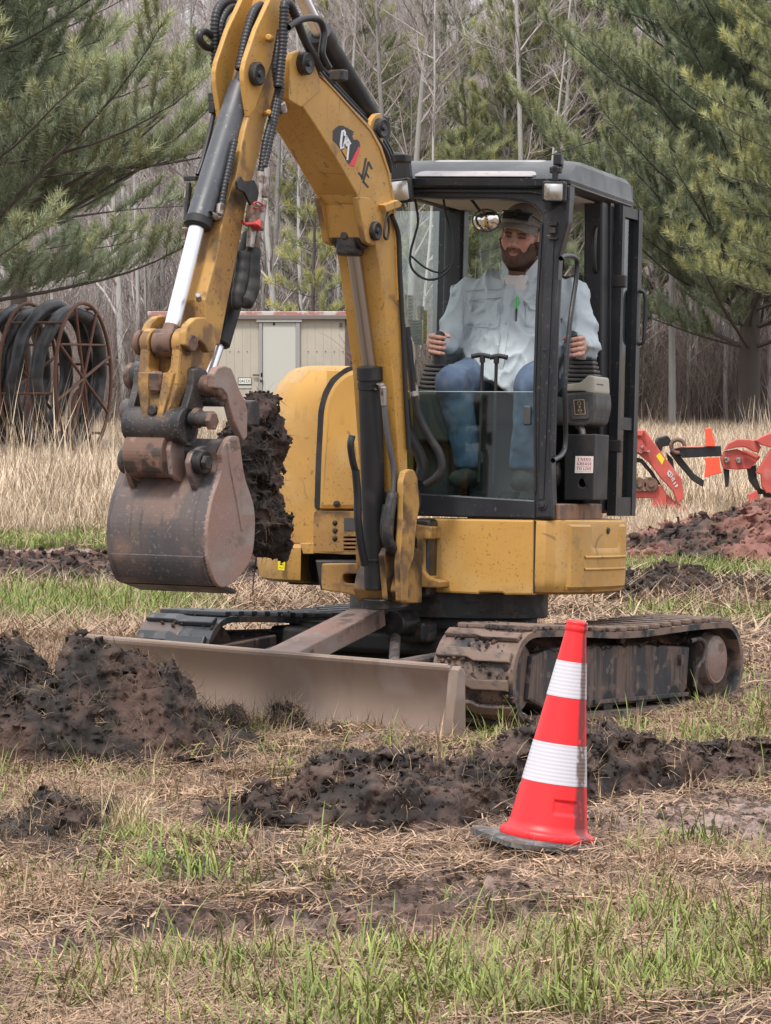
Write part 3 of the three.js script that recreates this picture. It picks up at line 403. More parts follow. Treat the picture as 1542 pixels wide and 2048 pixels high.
  for (let i = 0; i < 26000; i++) { const d = lerp(22, 40, Math.pow(r(), 1.2)), x = (r() * 2 - 1) * (d * 0.116 + 0.5), z = -d; if (!clear(x, z)) continue; const zn = zones(x, z), k = 0.75 + 0.5 * r(), a = r() * 6.28; if (r() < zn.green * 0.75) fg.push([x, groundY(x, z), z, a, 0.8 + 0.5 * r(), k * 1.15, k * 1.05, k]); else if (r() < 0.4 * (1 - zn.mud)) fs.push([x, groundY(x, z), z, a, 0.7 + 0.5 * r(), k, k, k]); }
  scatter('grass', gF, leafM, fg, 'strips of fresh green grass behind the excavator', 'grass'); scatter('straw', sF, strawM, fs, 'pale straw lying behind the excavator tracks', 'straw');
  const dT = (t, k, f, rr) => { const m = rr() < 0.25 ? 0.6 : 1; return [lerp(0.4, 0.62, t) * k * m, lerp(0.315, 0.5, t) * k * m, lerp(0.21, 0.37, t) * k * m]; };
  const tA = blades(42, 21, { h: [0.25, 0.7], lean: [0, 0.35], spread: 0.3, w: 0.005, curl: 0.8, color: dT, seg: 4 }), tB = blades(44, 22, { h: [0.15, 0.5], lean: [0.3, 1.1], spread: 0.3, w: 0.0055, curl: 1.0, color: dT, seg: 3 }), tC = blades(9, 23, { h: [0.8, 1.5], lean: [0, 0.25], spread: 0.3, w: 0.006, curl: 0.5, color: dT, seg: 4 });
  const tall3 = [];
  for (let i = 0; i < 21000; i++) { const d = lerp(30.5, 100, Math.pow(r(), 1.7)), x = (r() * 2 - 1) * (d * 0.118 + 1), z = -d, px = 771 + x / d * F, edge = (px > 900 ? 34.4 : 36.2) + 2.5 * (n2(x * 0.8, 3, 5) - 0.5); if (d < edge || (d > 86 && px > 240 && px < 760)) continue; const low = px > 1150 ? (d < 41 ? 0.42 : 0.75) : 1; const k = 0.75 + 0.5 * r(), s = (px < 400 && d > 42 ? 0.78 : 1) * (0.55 + 0.6 * sst(edge, edge + 5, d)) * (0.8 + 0.4 * r()), a = r() * 6.28, p = r(); const c = [x, groundY(x, z), z, a, s * low, k * 1.02, k, k]; if (p < 0.5) tall.push(c); else if (p < 0.95) tall2.push(c); else if (px < 230 || (px > 1250 && d > 44 && p < 0.965)) tall3.push(c); }
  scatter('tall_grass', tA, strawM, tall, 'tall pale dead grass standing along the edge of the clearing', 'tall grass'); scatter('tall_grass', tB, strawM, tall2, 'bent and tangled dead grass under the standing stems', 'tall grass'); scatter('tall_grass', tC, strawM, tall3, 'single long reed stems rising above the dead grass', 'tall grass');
}

{ // root fibres and bits of straw caught in the dug soil
  const g = blades(5, 61, { h: [0.025, 0.075], lean: [0.5, 1.6], spread: 0.02, w: 0.0011, curl: 0.9, y0: 0.004, color: (t, k) => [0.15 * k, 0.105 * k, 0.07 * k], seg: 2 });
  heaps.forEach((o, h) => { const p = o.geometry.attributes.position, r = rng(h + 70), n = Math.min(900, Math.ceil(p.count / 60)), m = shadow(new THREE.InstancedMesh(g, strawM, n)), q = new THREE.Matrix4(), c = new THREE.Color(); for (let i = 0; i < n; i++) { const k = Math.floor(r() * p.count), s = 0.7 + 0.8 * r(), l = r() < 0.22 ? 2.6 : 0.7; q.copy(mat4(V(p.getX(k), p.getY(k), p.getZ(k)), r() * 6.28, (r() - 0.5) * 1.6, (r() - 0.5) * 1.6)).scale(V(s, s, s)); m.setMatrixAt(i, q); c.setRGB(l, l * 0.97, l * 0.92); m.setColorAt(i, c); } m.name = 'root_fibres'; m.userData.kind = 'stuff'; o.add(m); });
}
// ---------------------------------------------------------------- trees
function limb(pts, r0, r1, sides, out, col) { // tapered tube into out = { pos, col, idx }
  const n = pts.length, base = out.pos.length / 3;
  for (let i = 0; i < n; i++) { const p = pts[i], d = (i ? p.clone().sub(pts[i - 1]) : pts[1].clone().sub(p)).normalize(), a = Math.abs(d.y) < 0.9 ? V(0, 1, 0) : V(1, 0, 0), u = a.cross(d).normalize(), v = d.clone().cross(u), r = lerp(r0, r1, i / (n - 1));
    for (let j = 0; j < sides; j++) { const t = j / sides * 6.283, c = Math.cos(t) * r, s = Math.sin(t) * r; out.pos.push(p.x + u.x * c + v.x * s, p.y + u.y * c + v.y * s, p.z + u.z * c + v.z * s); out.col.push(...col); } }
  for (let i = 0; i + 1 < n; i++) for (let j = 0; j < sides; j++) { const a = base + i * sides + j, b = base + i * sides + (j + 1) % sides; out.idx.push(a, b, a + sides, b, b + sides, a + sides); }
}
const mesh0 = () => ({ pos: [], col: [], idx: [] });
function finish(o) { const g = new THREE.BufferGeometry(); g.setAttribute('position', new THREE.Float32BufferAttribute(o.pos, 3)); g.setAttribute('color', new THREE.Float32BufferAttribute(o.col, 3)); g.setIndex(o.idx); g.computeVertexNormals(); return g; }
const barkM = std({ color: rgb(1, 1, 1), vertexColors: true, roughness: 0.9 });
function grow(start, dir, len, n, wander, r, up = 0) { const p = [start.clone()], d = dir.clone().normalize(); for (let i = 0; i < n; i++) { d.add(V((r() - 0.5) * wander, (r() - 0.5) * wander + up, (r() - 0.5) * wander)).normalize(); p.push(p[i].clone().addScaledVector(d, len / n)); } return p; }
// bare trees: a few forms, cloned
const bareForms = [];
for (let v = 0; v < 7; v++) {
  const r = rng(300 + v * 17), T0 = mesh0(), C0 = mesh0(), Ht = 11 + r() * 6, rad = 0.05 + r() * 0.05, pale = v % 3 !== 2, tc = pale ? [0.47, 0.45, 0.435] : [0.3, 0.285, 0.27], bc = pale ? [0.5, 0.44, 0.42] : [0.34, 0.285, 0.27];
  const trunk = grow(V(0, -0.1, 0), V((r() - 0.5) * 0.14, 1, (r() - 0.5) * 0.14), Ht, 12, 0.1, r, 0.05); limb(trunk, rad, 0.012, 6, T0, tc);
  const nb = 26 + Math.floor(r() * 14);
  for (let b = 0; b < nb; b++) {
    const t = lerp(0.12, 0.97, Math.pow(r(), 0.8)), k = Math.min(11, Math.floor(t * 12)), p = trunk[k].clone().lerp(trunk[k + 1], t * 12 - k), az = r() * 6.28, upw = 0.5 + r() * 0.9, len = (1 - t * 0.6) * (0.9 + r() * 2.1), pts = grow(p, V(Math.cos(az), upw, Math.sin(az)), len, 5, 0.35, r, 0.06), br = rad * 0.34 * (1.1 - t) + 0.009;
    limb(pts, br, 0.005, 3, C0, bc);
    for (let s = 0; s < 7; s++) { const q = pts[1 + Math.floor(r() * 4)], sub = grow(q, V(Math.cos(az) + (r() - 0.5) * 2.2, 0.3 + r() * 1.2, Math.sin(az) + (r() - 0.5) * 2.2), len * (0.2 + 0.4 * r()), 3, 0.5, r, 0.05); limb(sub, 0.0075, 0.003, 3, C0, bc); for (let w = 0; w < 3; w++) limb(grow(sub[1 + Math.floor(r() * 2)], V(r() - 0.5, 0.2 + r() * 0.6, r() - 0.5), 0.25 + 0.4 * r(), 2, 0.6, r), 0.0045, 0.002, 3, C0, bc.map((c) => c * 0.9)); }
  }
  bareForms.push([finish(T0), finish(C0)]);
}
{
  const r = rng(909), N = 270; let proto = [];
  for (let i = 0; i < N; i++) {
    let d = 93 + 62 * Math.pow(r(), 1.15); const x = (r() * 2 - 1) * (d * 0.112 + 1.2); if (x > -6.4 && x < -0.3 && d < 98) d += 6; const v = Math.floor(r() * 7), s = 0.8 + 0.5 * r();
    let t = proto[v]; if (!t) { t = thing('bare_tree', 'x', 'tree', 'x'); for (const [n, g] of [['trunk', bareForms[v][0]], ['crown', bareForms[v][1]]]) { const m = shadow(new THREE.Mesh(g, barkM)); m.name = n; t.add(m); } proto[v] = t; }
    else { t = proto[v].clone(); t.name = numbered('bare_tree'); scene.add(t); }
    const bx0 = 771 + x / d * F, where = bx0 < 430 ? 'left of the excavator arm' : bx0 < 790 ? 'between the excavator arm and the cab' : bx0 < 1270 ? 'behind the excavator cab' : 'right of the excavator cab', look = v % 3 !== 2 ? 'pale slender' : 'darker brownish'; tag(t, look + ' leafless tree in the woods ' + where, 'tree', look + ' bare trees ' + where);
    t.position.set(x, 0, -d); t.rotation.y = r() * 6.28; t.scale.setScalar(s);
  }
  // thicket behind them and brush under them
  const far = [[], []]; for (let i = 0; i < 520; i++) { const d = 150 + 90 * r(); const k = 0.8 + 0.3 * r(); far[i % 2].push([(r() * 2 - 1) * (d * 0.112 + 3), 0, -d, r() * 6.28, 1.0 + 0.6 * r(), k, k * 0.97, k]); }
  far.forEach((f, i) => scatter('distant_woods', mergeGeometries([bareForms[i * 2][0], bareForms[i * 2][1]]), barkM, f, i ? 'distant grey woods filling the gaps between nearer trunks' : 'distant paler woods seen high between the bare trees', 'woods'));
  const B0 = mesh0(); for (let k = 0; k < 26; k++) { const st = grow(V((r() - 0.5) * 1.4, 0, (r() - 0.5) * 1.0), V((r() - 0.5) * 0.7, 1, (r() - 0.5) * 0.5), 1.2 + r() * 2.4, 5, 0.35, r, 0.04), c = 0.75 + 0.5 * r(), bc = [0.25 * c, 0.205 * c, 0.185 * c]; limb(st, 0.012, 0.004, 3, B0, bc); for (let s = 0; s < 5; s++) limb(grow(st[1 + Math.floor(r() * 4)], V(r() - 0.5, 0.5, r() - 0.5), 0.3 + 0.6 * r(), 3, 0.6, r), 0.006, 0.002, 3, B0, bc); }
  const br = []; for (let i = 0; i < 1500; i++) { let d = lerp(82, 150, Math.pow(r(), 1.2)); const k = 0.75 + 0.5 * r(), bxp = (r() * 2 - 1) * (d * 0.114 + 1); if (bxp > -7 && bxp < 0.4 && d < 97.5) d = 98 + r() * 20; if (bxp > 4.6 && d < 95) d = 96 + r() * 20; br.push([bxp, 0, -d, r() * 6.28, 0.7 + 0.7 * r(), k, k * 0.97, k * 0.97]); }
  scatter('brush', finish(B0), barkM, br, 'tangled leafless grey brush at the foot of the woods', 'brush');
}
// pines with soft needle tufts
const needleTuft = (() => { const r = rng(55), pos = [], nor = [], col = []; for (let k = 0; k < 26; k++) { const a = r() * 6.283, sp = 0.15 + 0.85 * r(), d = V(Math.cos(a) * sp, 1.05 - 0.45 * sp + 0.2 * r(), Math.sin(a) * sp).normalize(), l = 0.12 + 0.08 * r(), y0 = (r() - 0.6) * 0.14, w = V(r() - 0.5, r() - 0.5, r() - 0.5).cross(d).normalize().multiplyScalar(0.0062), b = V(0, y0, 0), e = b.clone().addScaledVector(d, l).add(V(0, -0.012 * r(), 0)), c = 0.7 + 0.6 * r(); pos.push(b.x - w.x, b.y - w.y, b.z - w.z, b.x + w.x, b.y + w.y, b.z + w.z, e.x, e.y, e.z); for (let i = 0; i < 3; i++) col.push(c, c, c); } const g = new THREE.BufferGeometry(); g.setAttribute('position', new THREE.Float32BufferAttribute(pos, 3)); g.setAttribute('color', new THREE.Float32BufferAttribute(col, 3)); g.computeVertexNormals(); return g; })();
const needleM = std({ color: rgb(1, 1, 1), vertexColors: true, roughness: 0.55, side: THREE.DoubleSide });
function pine(label, x, d, o) { // o: height, r, h0 (first whorl), len, gap, per, seed, dens, up, tint, side (only limbs whose azimuth passes)
  const r = rng(o.seed), t = thing('pine_tree', label, 'pine tree'); t.position.set(x, 0, -d);
  const T0 = mesh0(), L0 = mesh0(), bark = [0.085, 0.07, 0.064], trunk = grow(V(0, -0.1, 0), V((o.lean ?? 0), 1, 0), o.height, 14, 0.03, r); limb(trunk, o.r, 0.03, 10, T0, bark);
  const tufts = [], Q = new THREE.Quaternion(), Y = V(0, 1, 0);
  for (let h = o.h0; h < o.height - 0.3; h += o.gap * (0.75 + 0.5 * r())) {
    const f = (h - o.h0) / (o.height - o.h0), k = Math.min(13, Math.floor(h / o.height * 14)), p = trunk[k].clone().lerp(trunk[k + 1], h / o.height * 14 - k), a0 = r() * 6.28;
    for (let b = 0; b < o.per; b++) {
      const az = a0 + b / o.per * 6.28 + (r() - 0.5) * 0.7, len = o.len * Math.pow(1 - f, 0.7) * (0.55 + 0.6 * r()) + 0.25; if (o.side && !o.side(az, h)) continue;
      const n = Math.max(4, Math.ceil(len / 0.45)), pts = grow(p, V(Math.cos(az), (o.up ?? 0.12) + 0.5 * f * f + (r() - 0.5) * 0.25, Math.sin(az)), len, n, 0.16, r, 0.02 + 0.03 * r());
      limb(pts, Math.max(0.01, Math.min(o.r * 0.3, len * 0.008)), 0.006, 5, L0, bark);
      const step = 0.13 / o.dens, sideN = Math.floor(len * 0.82 / step);
      for (let s = 0; s < sideN; s++) {
        const u = 0.18 + 0.82 * (s + r()) / sideN, i = Math.min(n - 1, Math.floor(u * n)), q = pts[i].clone().lerp(pts[i + 1], u * n - i), fwd = pts[i + 1].clone().sub(pts[i]).normalize(), lat = V(-fwd.z, 0, fwd.x).normalize().multiplyScalar(s % 2 ? 1 : -1);
        const tl = (0.3 + 0.6 * r()) * Math.min(1.4, 0.5 + len * 0.25) * (1.1 - 0.5 * u), dir = fwd.clone().multiplyScalar(0.75).add(lat.multiplyScalar(0.85 * r() + 0.25)).add(V(0, 0.1 + 0.8 * r(), 0)).normalize(), tw = grow(q, dir, tl, 3, 0.25, r, 0.07);
        limb(tw, 0.006, 0.003, 3, L0, bark);
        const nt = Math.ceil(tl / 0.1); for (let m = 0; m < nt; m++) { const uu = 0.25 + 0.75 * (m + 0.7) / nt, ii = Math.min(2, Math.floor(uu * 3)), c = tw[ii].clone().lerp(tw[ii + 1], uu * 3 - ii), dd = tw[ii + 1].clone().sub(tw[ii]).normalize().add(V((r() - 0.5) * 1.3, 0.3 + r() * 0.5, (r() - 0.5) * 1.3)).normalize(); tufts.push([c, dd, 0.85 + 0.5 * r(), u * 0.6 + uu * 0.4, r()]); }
      }
    }
  }
  for (const [n, g] of [['trunk', finish(T0)], ['limbs', finish(L0)]]) { const m = shadow(new THREE.Mesh(g, barkM)); m.name = n; t.add(m); }
  const im = shadow(new THREE.InstancedMesh(needleTuft, needleM, tufts.length)), m4 = new THREE.Matrix4(), c = new THREE.Color(), tn = o.tint ?? [1, 1, 1];
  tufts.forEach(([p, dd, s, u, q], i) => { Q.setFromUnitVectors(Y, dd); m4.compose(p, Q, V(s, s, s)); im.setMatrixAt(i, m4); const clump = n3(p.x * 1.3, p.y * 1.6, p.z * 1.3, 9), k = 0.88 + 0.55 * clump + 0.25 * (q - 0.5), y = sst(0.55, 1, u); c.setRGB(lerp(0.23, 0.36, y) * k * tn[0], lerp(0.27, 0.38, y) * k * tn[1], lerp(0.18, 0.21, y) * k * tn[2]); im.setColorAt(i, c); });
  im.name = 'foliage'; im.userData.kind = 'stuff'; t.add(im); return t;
}
pine('big soft needled pine whose boughs fill the upper left, trunk outside the picture', gx(-200, 58), 58, { height: 13, r: 0.2, h0: 2.75, len: 6.0, gap: 0.38, per: 6, seed: 5, dens: 1.05, up: 0.02, side: (a) => Math.cos(a) > -0.3 });
pine('second pine behind the upper left boughs', gx(40, 74), 74, { height: 15, r: 0.2, h0: 3.4, len: 3.4, gap: 0.6, per: 5, seed: 15, dens: 0.9, up: 0.1 });
pine('large pine with the thick dark trunk at the right edge behind the red implement', gx(1497, 90), 90, { height: 16, r: 0.29, h0: 2.3, len: 6.8, gap: 0.42, per: 6, seed: 25, dens: 0.95, up: 0.3 });
pine('pine with rising boughs left of the thick trunked pine', gx(1165, 101), 101, { height: 14.5, r: 0.16, h0: 2.4, len: 5.2, gap: 0.45, per: 6, seed: 35, dens: 0.95, up: 0.3, tint: [1.15, 1.1, 0.98] });
pine('thin sparse pine with a grey trunk seen between the boom and the cab roof', gx(748, 104), 104, { height: 13, r: 0.12, h0: 3.6, len: 3.2, gap: 0.6, per: 5, seed: 45, dens: 0.85, up: 0.25, tint: [1.25, 1.15, 1] });
pine('small pine directly above the cab roof', gx(940, 96), 96, { height: 8.4, r: 0.09, h0: 2.2, len: 2.0, gap: 0.5, per: 5, seed: 55, dens: 0.9, up: 0.2, tint: [1.15, 1.08, 0.9] });
pine('olive green pine just right of the grey trunked pine above the cab', gx(1030, 98), 98, { height: 11.5, r: 0.11, h0: 2.0, len: 2.7, gap: 0.5, per: 5, seed: 85, dens: 0.9, up: 0.3, tint: [1.2, 1.1, 0.9] });
pine('soft pale pine behind the boom cylinder, left of the grey trunked pine', gx(690, 110), 110, { height: 13.5, r: 0.11, h0: 3.2, len: 3.4, gap: 0.65, per: 5, seed: 95, dens: 0.7, up: 0.3, tint: [1.15, 1.1, 1] });
pine('soft pale pine filling the gap above the middle of the cab roof', gx(880, 112), 112, { height: 14, r: 0.12, h0: 2.6, len: 3.6, gap: 0.6, per: 5, seed: 105, dens: 0.75, up: 0.3, tint: [1.1, 1.08, 1] });
pine('young pine seen between the stick and the lower boom', gx(625, 96), 96, { height: 6.2, r: 0.06, h0: 2.4, len: 1.5, gap: 0.55, per: 4, seed: 65, dens: 0.7, up: 0.2, tint: [1.4, 1.25, 0.9] });
pine('pine at the far right edge beyond the thick trunked pine', gx(1640, 84), 84, { height: 14, r: 0.18, h0: 3.2, len: 3.4, gap: 0.6, per: 5, seed: 75, dens: 0.9, up: 0.15, tint: [1.2, 1.12, 0.9] });
// ---------------------------------------------------------------- excavator: frames
const excavator = thing('excavator', 'yellow mini excavator with black cab, bucket raised and dirt on its tracks', 'excavator');
excavator.applyMatrix4(rootM);
const ex = (name, list, m, frame, o) => part(name, list, m, o?.parent ?? excavator, frame, o);
const hz = (z, l) => H.xy(z, l), hp = (z, x, y) => H.pick(2, z, x, y), hx = (x, a, b) => H.pick(0, x, a, b), bx = (x, a, b) => B.pick(0, x, a, b), bz = (x, l) => B.zy(x, l);
const onX = (p, x0, x1, r, seg = 20, c = 0.006) => cyl(V(x0, p.y, p.z), V(x1, p.y, p.z), r, r, seg, c);

// ---------------------------------------------------------------- undercarriage
{
  const ZF = 1.0, ZR = -0.985, R = 0.205, CY = 0.2;
  const path = (s) => { // outer surface: [z, y, nz, ny]
    const straight = ZF - ZR, arc = Math.PI * R; s = ((s % 1) + 1) % 1 * (2 * straight + 2 * arc);
    if (s < straight) { const t = s / straight; return [lerp(ZR, ZF, t), CY + R - 0.018 * Math.sin(Math.PI * t) + 0.006 * Math.sin(t * 9), 0, 1]; }
    s -= straight; if (s < arc) { const a = s / R; return [ZF + Math.sin(a) * R, CY + Math.cos(a) * R, Math.sin(a), Math.cos(a)]; }
    s -= arc; if (s < straight) return [lerp(ZF, ZR, s / straight), CY - R, 0, -1];
    s -= straight; const a = s / R; return [ZR - Math.sin(a) * R, CY - Math.cos(a) * R, -Math.sin(a), -Math.cos(a)];
  };
  const N = 120, outer = [], inner = [];
  for (let i = 0; i < N; i++) { const [z, y, nz, ny] = path(i / N); outer.push([z, y]); inner.push([z - nz * 0.028, y - ny * 0.028]); }
  const beltPaint = (x, y, z) => { const w = f3(x * 7, y * 7, z * 7, 4, 5) * 0.5 + 0.6; return [w, w, w]; };
  for (const side of [1, -1]) {
    const x1 = side > 0 ? 0.99 : -0.59, mat = side > 0 ? M.rubber : M.rubberClean;
    const belt = ex('rubber_track', plateX(outer, x1, 0.4, 0, [inner]), mat, U, { paint: side > 0 ? undefined : undefined, label: side > 0 ? 'rubber track caked with brown mud' : 'rubber track with bare shiny lugs' });
    const lugShape = join([plateY([[-0.185, -0.03], [-0.005, -0.03], [0.03, -0.012], [0.185, -0.012], [0.185, 0.036], [0.01, 0.036], [-0.03, 0.018], [-0.185, 0.018]], 0, 0.024, 0.006)], 0.5);
    const first = shadow(new THREE.Mesh(lugShape, mat)); const L = 46;
    for (let k = 0; k < L; k++) {
      const [z, y, nz, ny] = path((k + 0.3) / L), m = new THREE.Matrix4().makeBasis(V(side, 0, 0), V(0, ny, nz), V(0, -nz, ny).multiplyScalar(side)).setPosition((x1 - 0.2), y, z);
      again(first, belt, U.rel.clone().multiply(m), 'track_lug');
    }
    { const r = rng(side + 40), out = []; for (let k = 0; k < (side > 0 ? 2600 : 500); k++) { const u = r(), [z, y, nz, ny] = path(side > 0 ? u * 0.62 : u * 0.5), x = x1 - 0.4 * r(), q = sst(0.35, 0.6, f2(x * 6, u * 30, 3, 8)); if (r() > q) continue; const sz = 0.003 + 0.009 * r() ** 3, c = soilTone(x, y, z, 0.9 + 0.5 * r()), w = V(x, y + ny * 0.016 * r(), z + nz * 0.016 * r()).applyMatrix4(U.rel); out.push([w.x, w.y, w.z, sz, c[0], c[1], c[2]]); } crumbs(belt, out); }
    const s = side, X = (v) => s > 0 ? v : -v;
    const fr = plateX([[-0.70, 0.09], [-0.72, 0.29], [-0.2, 0.315], [0.74, 0.325], [0.9, 0.29], [0.93, 0.1], [0.72, 0.035], [-0.62, 0.045]], s > 0 ? 0.925 : -0.66, 0.27, 0.014);
    const tf = ex('track_frame', [fr, plateX([[-0.69, 0.055], [-0.69, 0.075], [0.3, 0.075], [0.3, 0.055]], s > 0 ? 0.94 : -0.9, 0.02, 0.003)], M.trackFrame, U, {});
    if (s > 0) {
      ex('seam', [box(0.008, 0.27, 0.012, 0.926, 0.18, 0.52, 0.001), box(0.01, 0.03, 0.02, 0.926, 0.2, 0.62, 0.002)], M.black, U, { parent: tf });
      const rows = []; for (let i = 0; i <= 90; i++) { const r = []; for (let j = 0; j <= 14; j++) { const z = lerp(-0.74, 0.86, i / 90), x = lerp(0.62, 0.93, j / 14); r.push(V(x, 0.3 + 0.06 * Math.sin(Math.PI * clamp(j / 12)) + 0.07 * (f2(x * 28, z * 28, 4, 3) - 0.3), z)); } rows.push(r); }
      ex('caked_mud', sheet(rows, 0.9), M.soil, U, { parent: tf, paint: (x, y, z) => { const c = soilTone(x, y, z, 1.15); return [c[0] * 1.3, c[1] * 1.2, c[2] * 1.15]; } });
    }
    const sp = ex('sprocket', [cyl(V(X(0.66), CY, ZR), V(X(0.9), CY, ZR), 0.155, 0.155, 32, 0.01), ...Array.from({ length: 15 }, (_, k) => { const a = k / 15 * Math.PI * 2; return box(0.05, 0.03, 0.03, X(0.79), CY + Math.cos(a) * 0.165, ZR + Math.sin(a) * 0.165, 0.006); })], M.trackFrame, U);
    ex('hub_cap', [turned(V(X(0.9), CY + 0.02, ZR + 0.03), V(X(1), CY + 0.02, ZR + 0.03), [[0, 0.12], [0.05, 0.118], [0.06, 0.11], [0.058, 0.1], [0.063, 0.092], [0.066, 0.0]], 32)], M.mudPlate, U, { parent: sp });
    ex('idler', [cyl(V(X(0.66), CY, ZF), V(X(0.9), CY, ZF), 0.17, 0.17, 30, 0.015)], M.trackFrame, U);
    for (const z of [-0.55, -0.2, 0.15, 0.5]) ex('roller', [cyl(V(X(0.64), 0.06, z), V(X(0.93), 0.06, z), 0.055, 0.055, 16)], M.black, U);
    ex('top_roller', [cyl(V(X(0.72), 0.345, -0.05), V(X(0.9), 0.345, -0.05), 0.03, 0.03, 14)], M.trackFrame, U);
    if (s > 0) ex('guard_loop', [tube([V(0.95, 0.32, -0.66), V(0.955, 0.325, -0.76), V(0.955, 0.29, -0.82), V(0.955, 0.23, -0.8), V(0.955, 0.19, -0.74), V(0.955, 0.1, -0.72)], 0.013, 24, 6), box(0.02, 0.05, 0.03, 0.935, 0.23, -0.6, 0.003)], M.trackFrame, U);
  }
  ex('chassis', [box(1.3, 0.17, 0.9, 0, 0.29, -0.05, 0.03), box(1.36, 0.11, 0.22, 0, 0.3, 0.42, 0.03), box(1.36, 0.11, 0.22, 0, 0.3, -0.5, 0.03), cyl(V(0, 0.36, 0), V(0, 0.5, 0), 0.42, 0.42, 40)], M.black, U);
  ex('turntable', [cyl(V(0, 0.42, 0), V(0, 0.57, 0), 0.47, 0.47, 40), box(1.0, 0.06, 1.05, 0.03, 0.585, -0.02, 0.02)], M.greasy, H);
  ex('swivel_joint', [cyl(V(0.14, 0.4, 0.62), V(0.14, 0.4, 0.78), 0.06, 0.06, 16), box(0.2, 0.1, 0.14, 0.13, 0.36, 0.58, 0.02)], M.greasy, U);
  // blade
  const prof = []; for (let i = 0; i <= 40; i++) { const t = i / 40; prof.push([1.72 - 0.055 * Math.sin(Math.PI * t) + 0.02 * t * t, lerp(-0.04, 0.305, t)]); }
  const back = prof.slice().reverse().map(([z, y]) => [z - 0.022, y - 0.004]); prof.push([1.744, 0.318], [1.735, 0.328], [1.71, 0.318]);
  const bladeRows = []; // front skin follows the same curve, with a slightly battered top edge
  const tilt = new THREE.Matrix4().makeTranslation(-0.6, 0, 0).multiply(new THREE.Matrix4().makeRotationZ(-0.026)).multiply(new THREE.Matrix4().makeTranslation(0.6, -0.008, 0)), UB = new Frame(U.rel.clone().multiply(tilt), rootM);
  const dozer = ex('dozer_blade', [plateX([...prof, ...back], 0.965, 1.93, 0.003)], M.blade, UB);
  for (const [x, w] of [[1.0, 0.045], [-0.955, 0.045]]) ex('end_plate', plateX([[1.62, -0.04], [1.752, -0.04], [1.752, 0.1], [1.735, 0.31], [1.70, 0.325], [1.66, 0.3]], x, w, 0.008), M.blade, UB, { parent: dozer });
  ex('top_lip', [tube([V(-0.955, 0.322, 1.73), V(-0.3, 0.321, 1.731), V(0.3, 0.318, 1.729), V(0.955, 0.32, 1.73)], 0.0125, 30, 8)], M.blade, UB, { parent: dozer });
  // cylinder guard and arms behind the blade
  const a = V(0.03, 0.43, 0.8), b = V(0.02, 0.23, 1.62), L = a.distanceTo(b), q = new THREE.Matrix4().lookAt(b, a, V(0, 1, 0)).setPosition(a.clone().add(b).multiplyScalar(0.5));
  ex('cylinder_guard', [box(0.17, 0.085, L, 0, 0, 0, 0.008).applyMatrix4(q)], M.mudPlate, U);
  for (const [p0, p1, r] of [[V(-0.4, 0.28, 0.6), V(-0.12, 0.22, 1.64), 0.045], [V(0.62, 0.3, 0.5), V(0.45, 0.2, 1.64), 0.05], [V(0.14, 0.34, 0.75), V(0.45, 0.25, 1.3), 0.024], [V(-0.62, 0.28, 0.6), V(-0.62, 0.2, 1.64), 0.045]]) {
    const l = p0.distanceTo(p1), m = new THREE.Matrix4().lookAt(p1, p0, V(0, 1, 0)).setPosition(p0.clone().add(p1).multiplyScalar(0.5));
    ex('push_arm', r > 0.03 ? box(r * 1.7, r * 1.6, l, 0, 0, 0, 0.01).applyMatrix4(m) : cyl(p0, p1, r), M.trackFrame, U);
  }
}
// ---------------------------------------------------------------- house: skirt, hood, counterweight
function decal(px, w, h, draw) { const c = document.createElement('canvas'); c.width = w; c.height = h; const g = c.getContext('2d'); draw(g, w, h); const t = new THREE.CanvasTexture(c); t.colorSpace = THREE.SRGBColorSpace; return std({ map: t, roughness: 0.5 }); }
function plaque(name, pts4, m, parent, frame, label) { // a flat printed label: corners TL, TR, BR, BL
  const g = new THREE.BufferGeometry(); g.setAttribute('position', new THREE.Float32BufferAttribute(pts4.flatMap((p) => [p.x, p.y, p.z]), 3)); g.setAttribute('uv', new THREE.Float32BufferAttribute([0, 1, 1, 1, 1, 0, 0, 0], 2)); g.setIndex([0, 2, 1, 0, 3, 2]); g.computeVertexNormals(); g.applyMatrix4(frame.rel);
  const k = shadow(new THREE.Mesh(g, m)); k.name = name; if (label) k.userData.label = label; parent.add(k); return k;
}
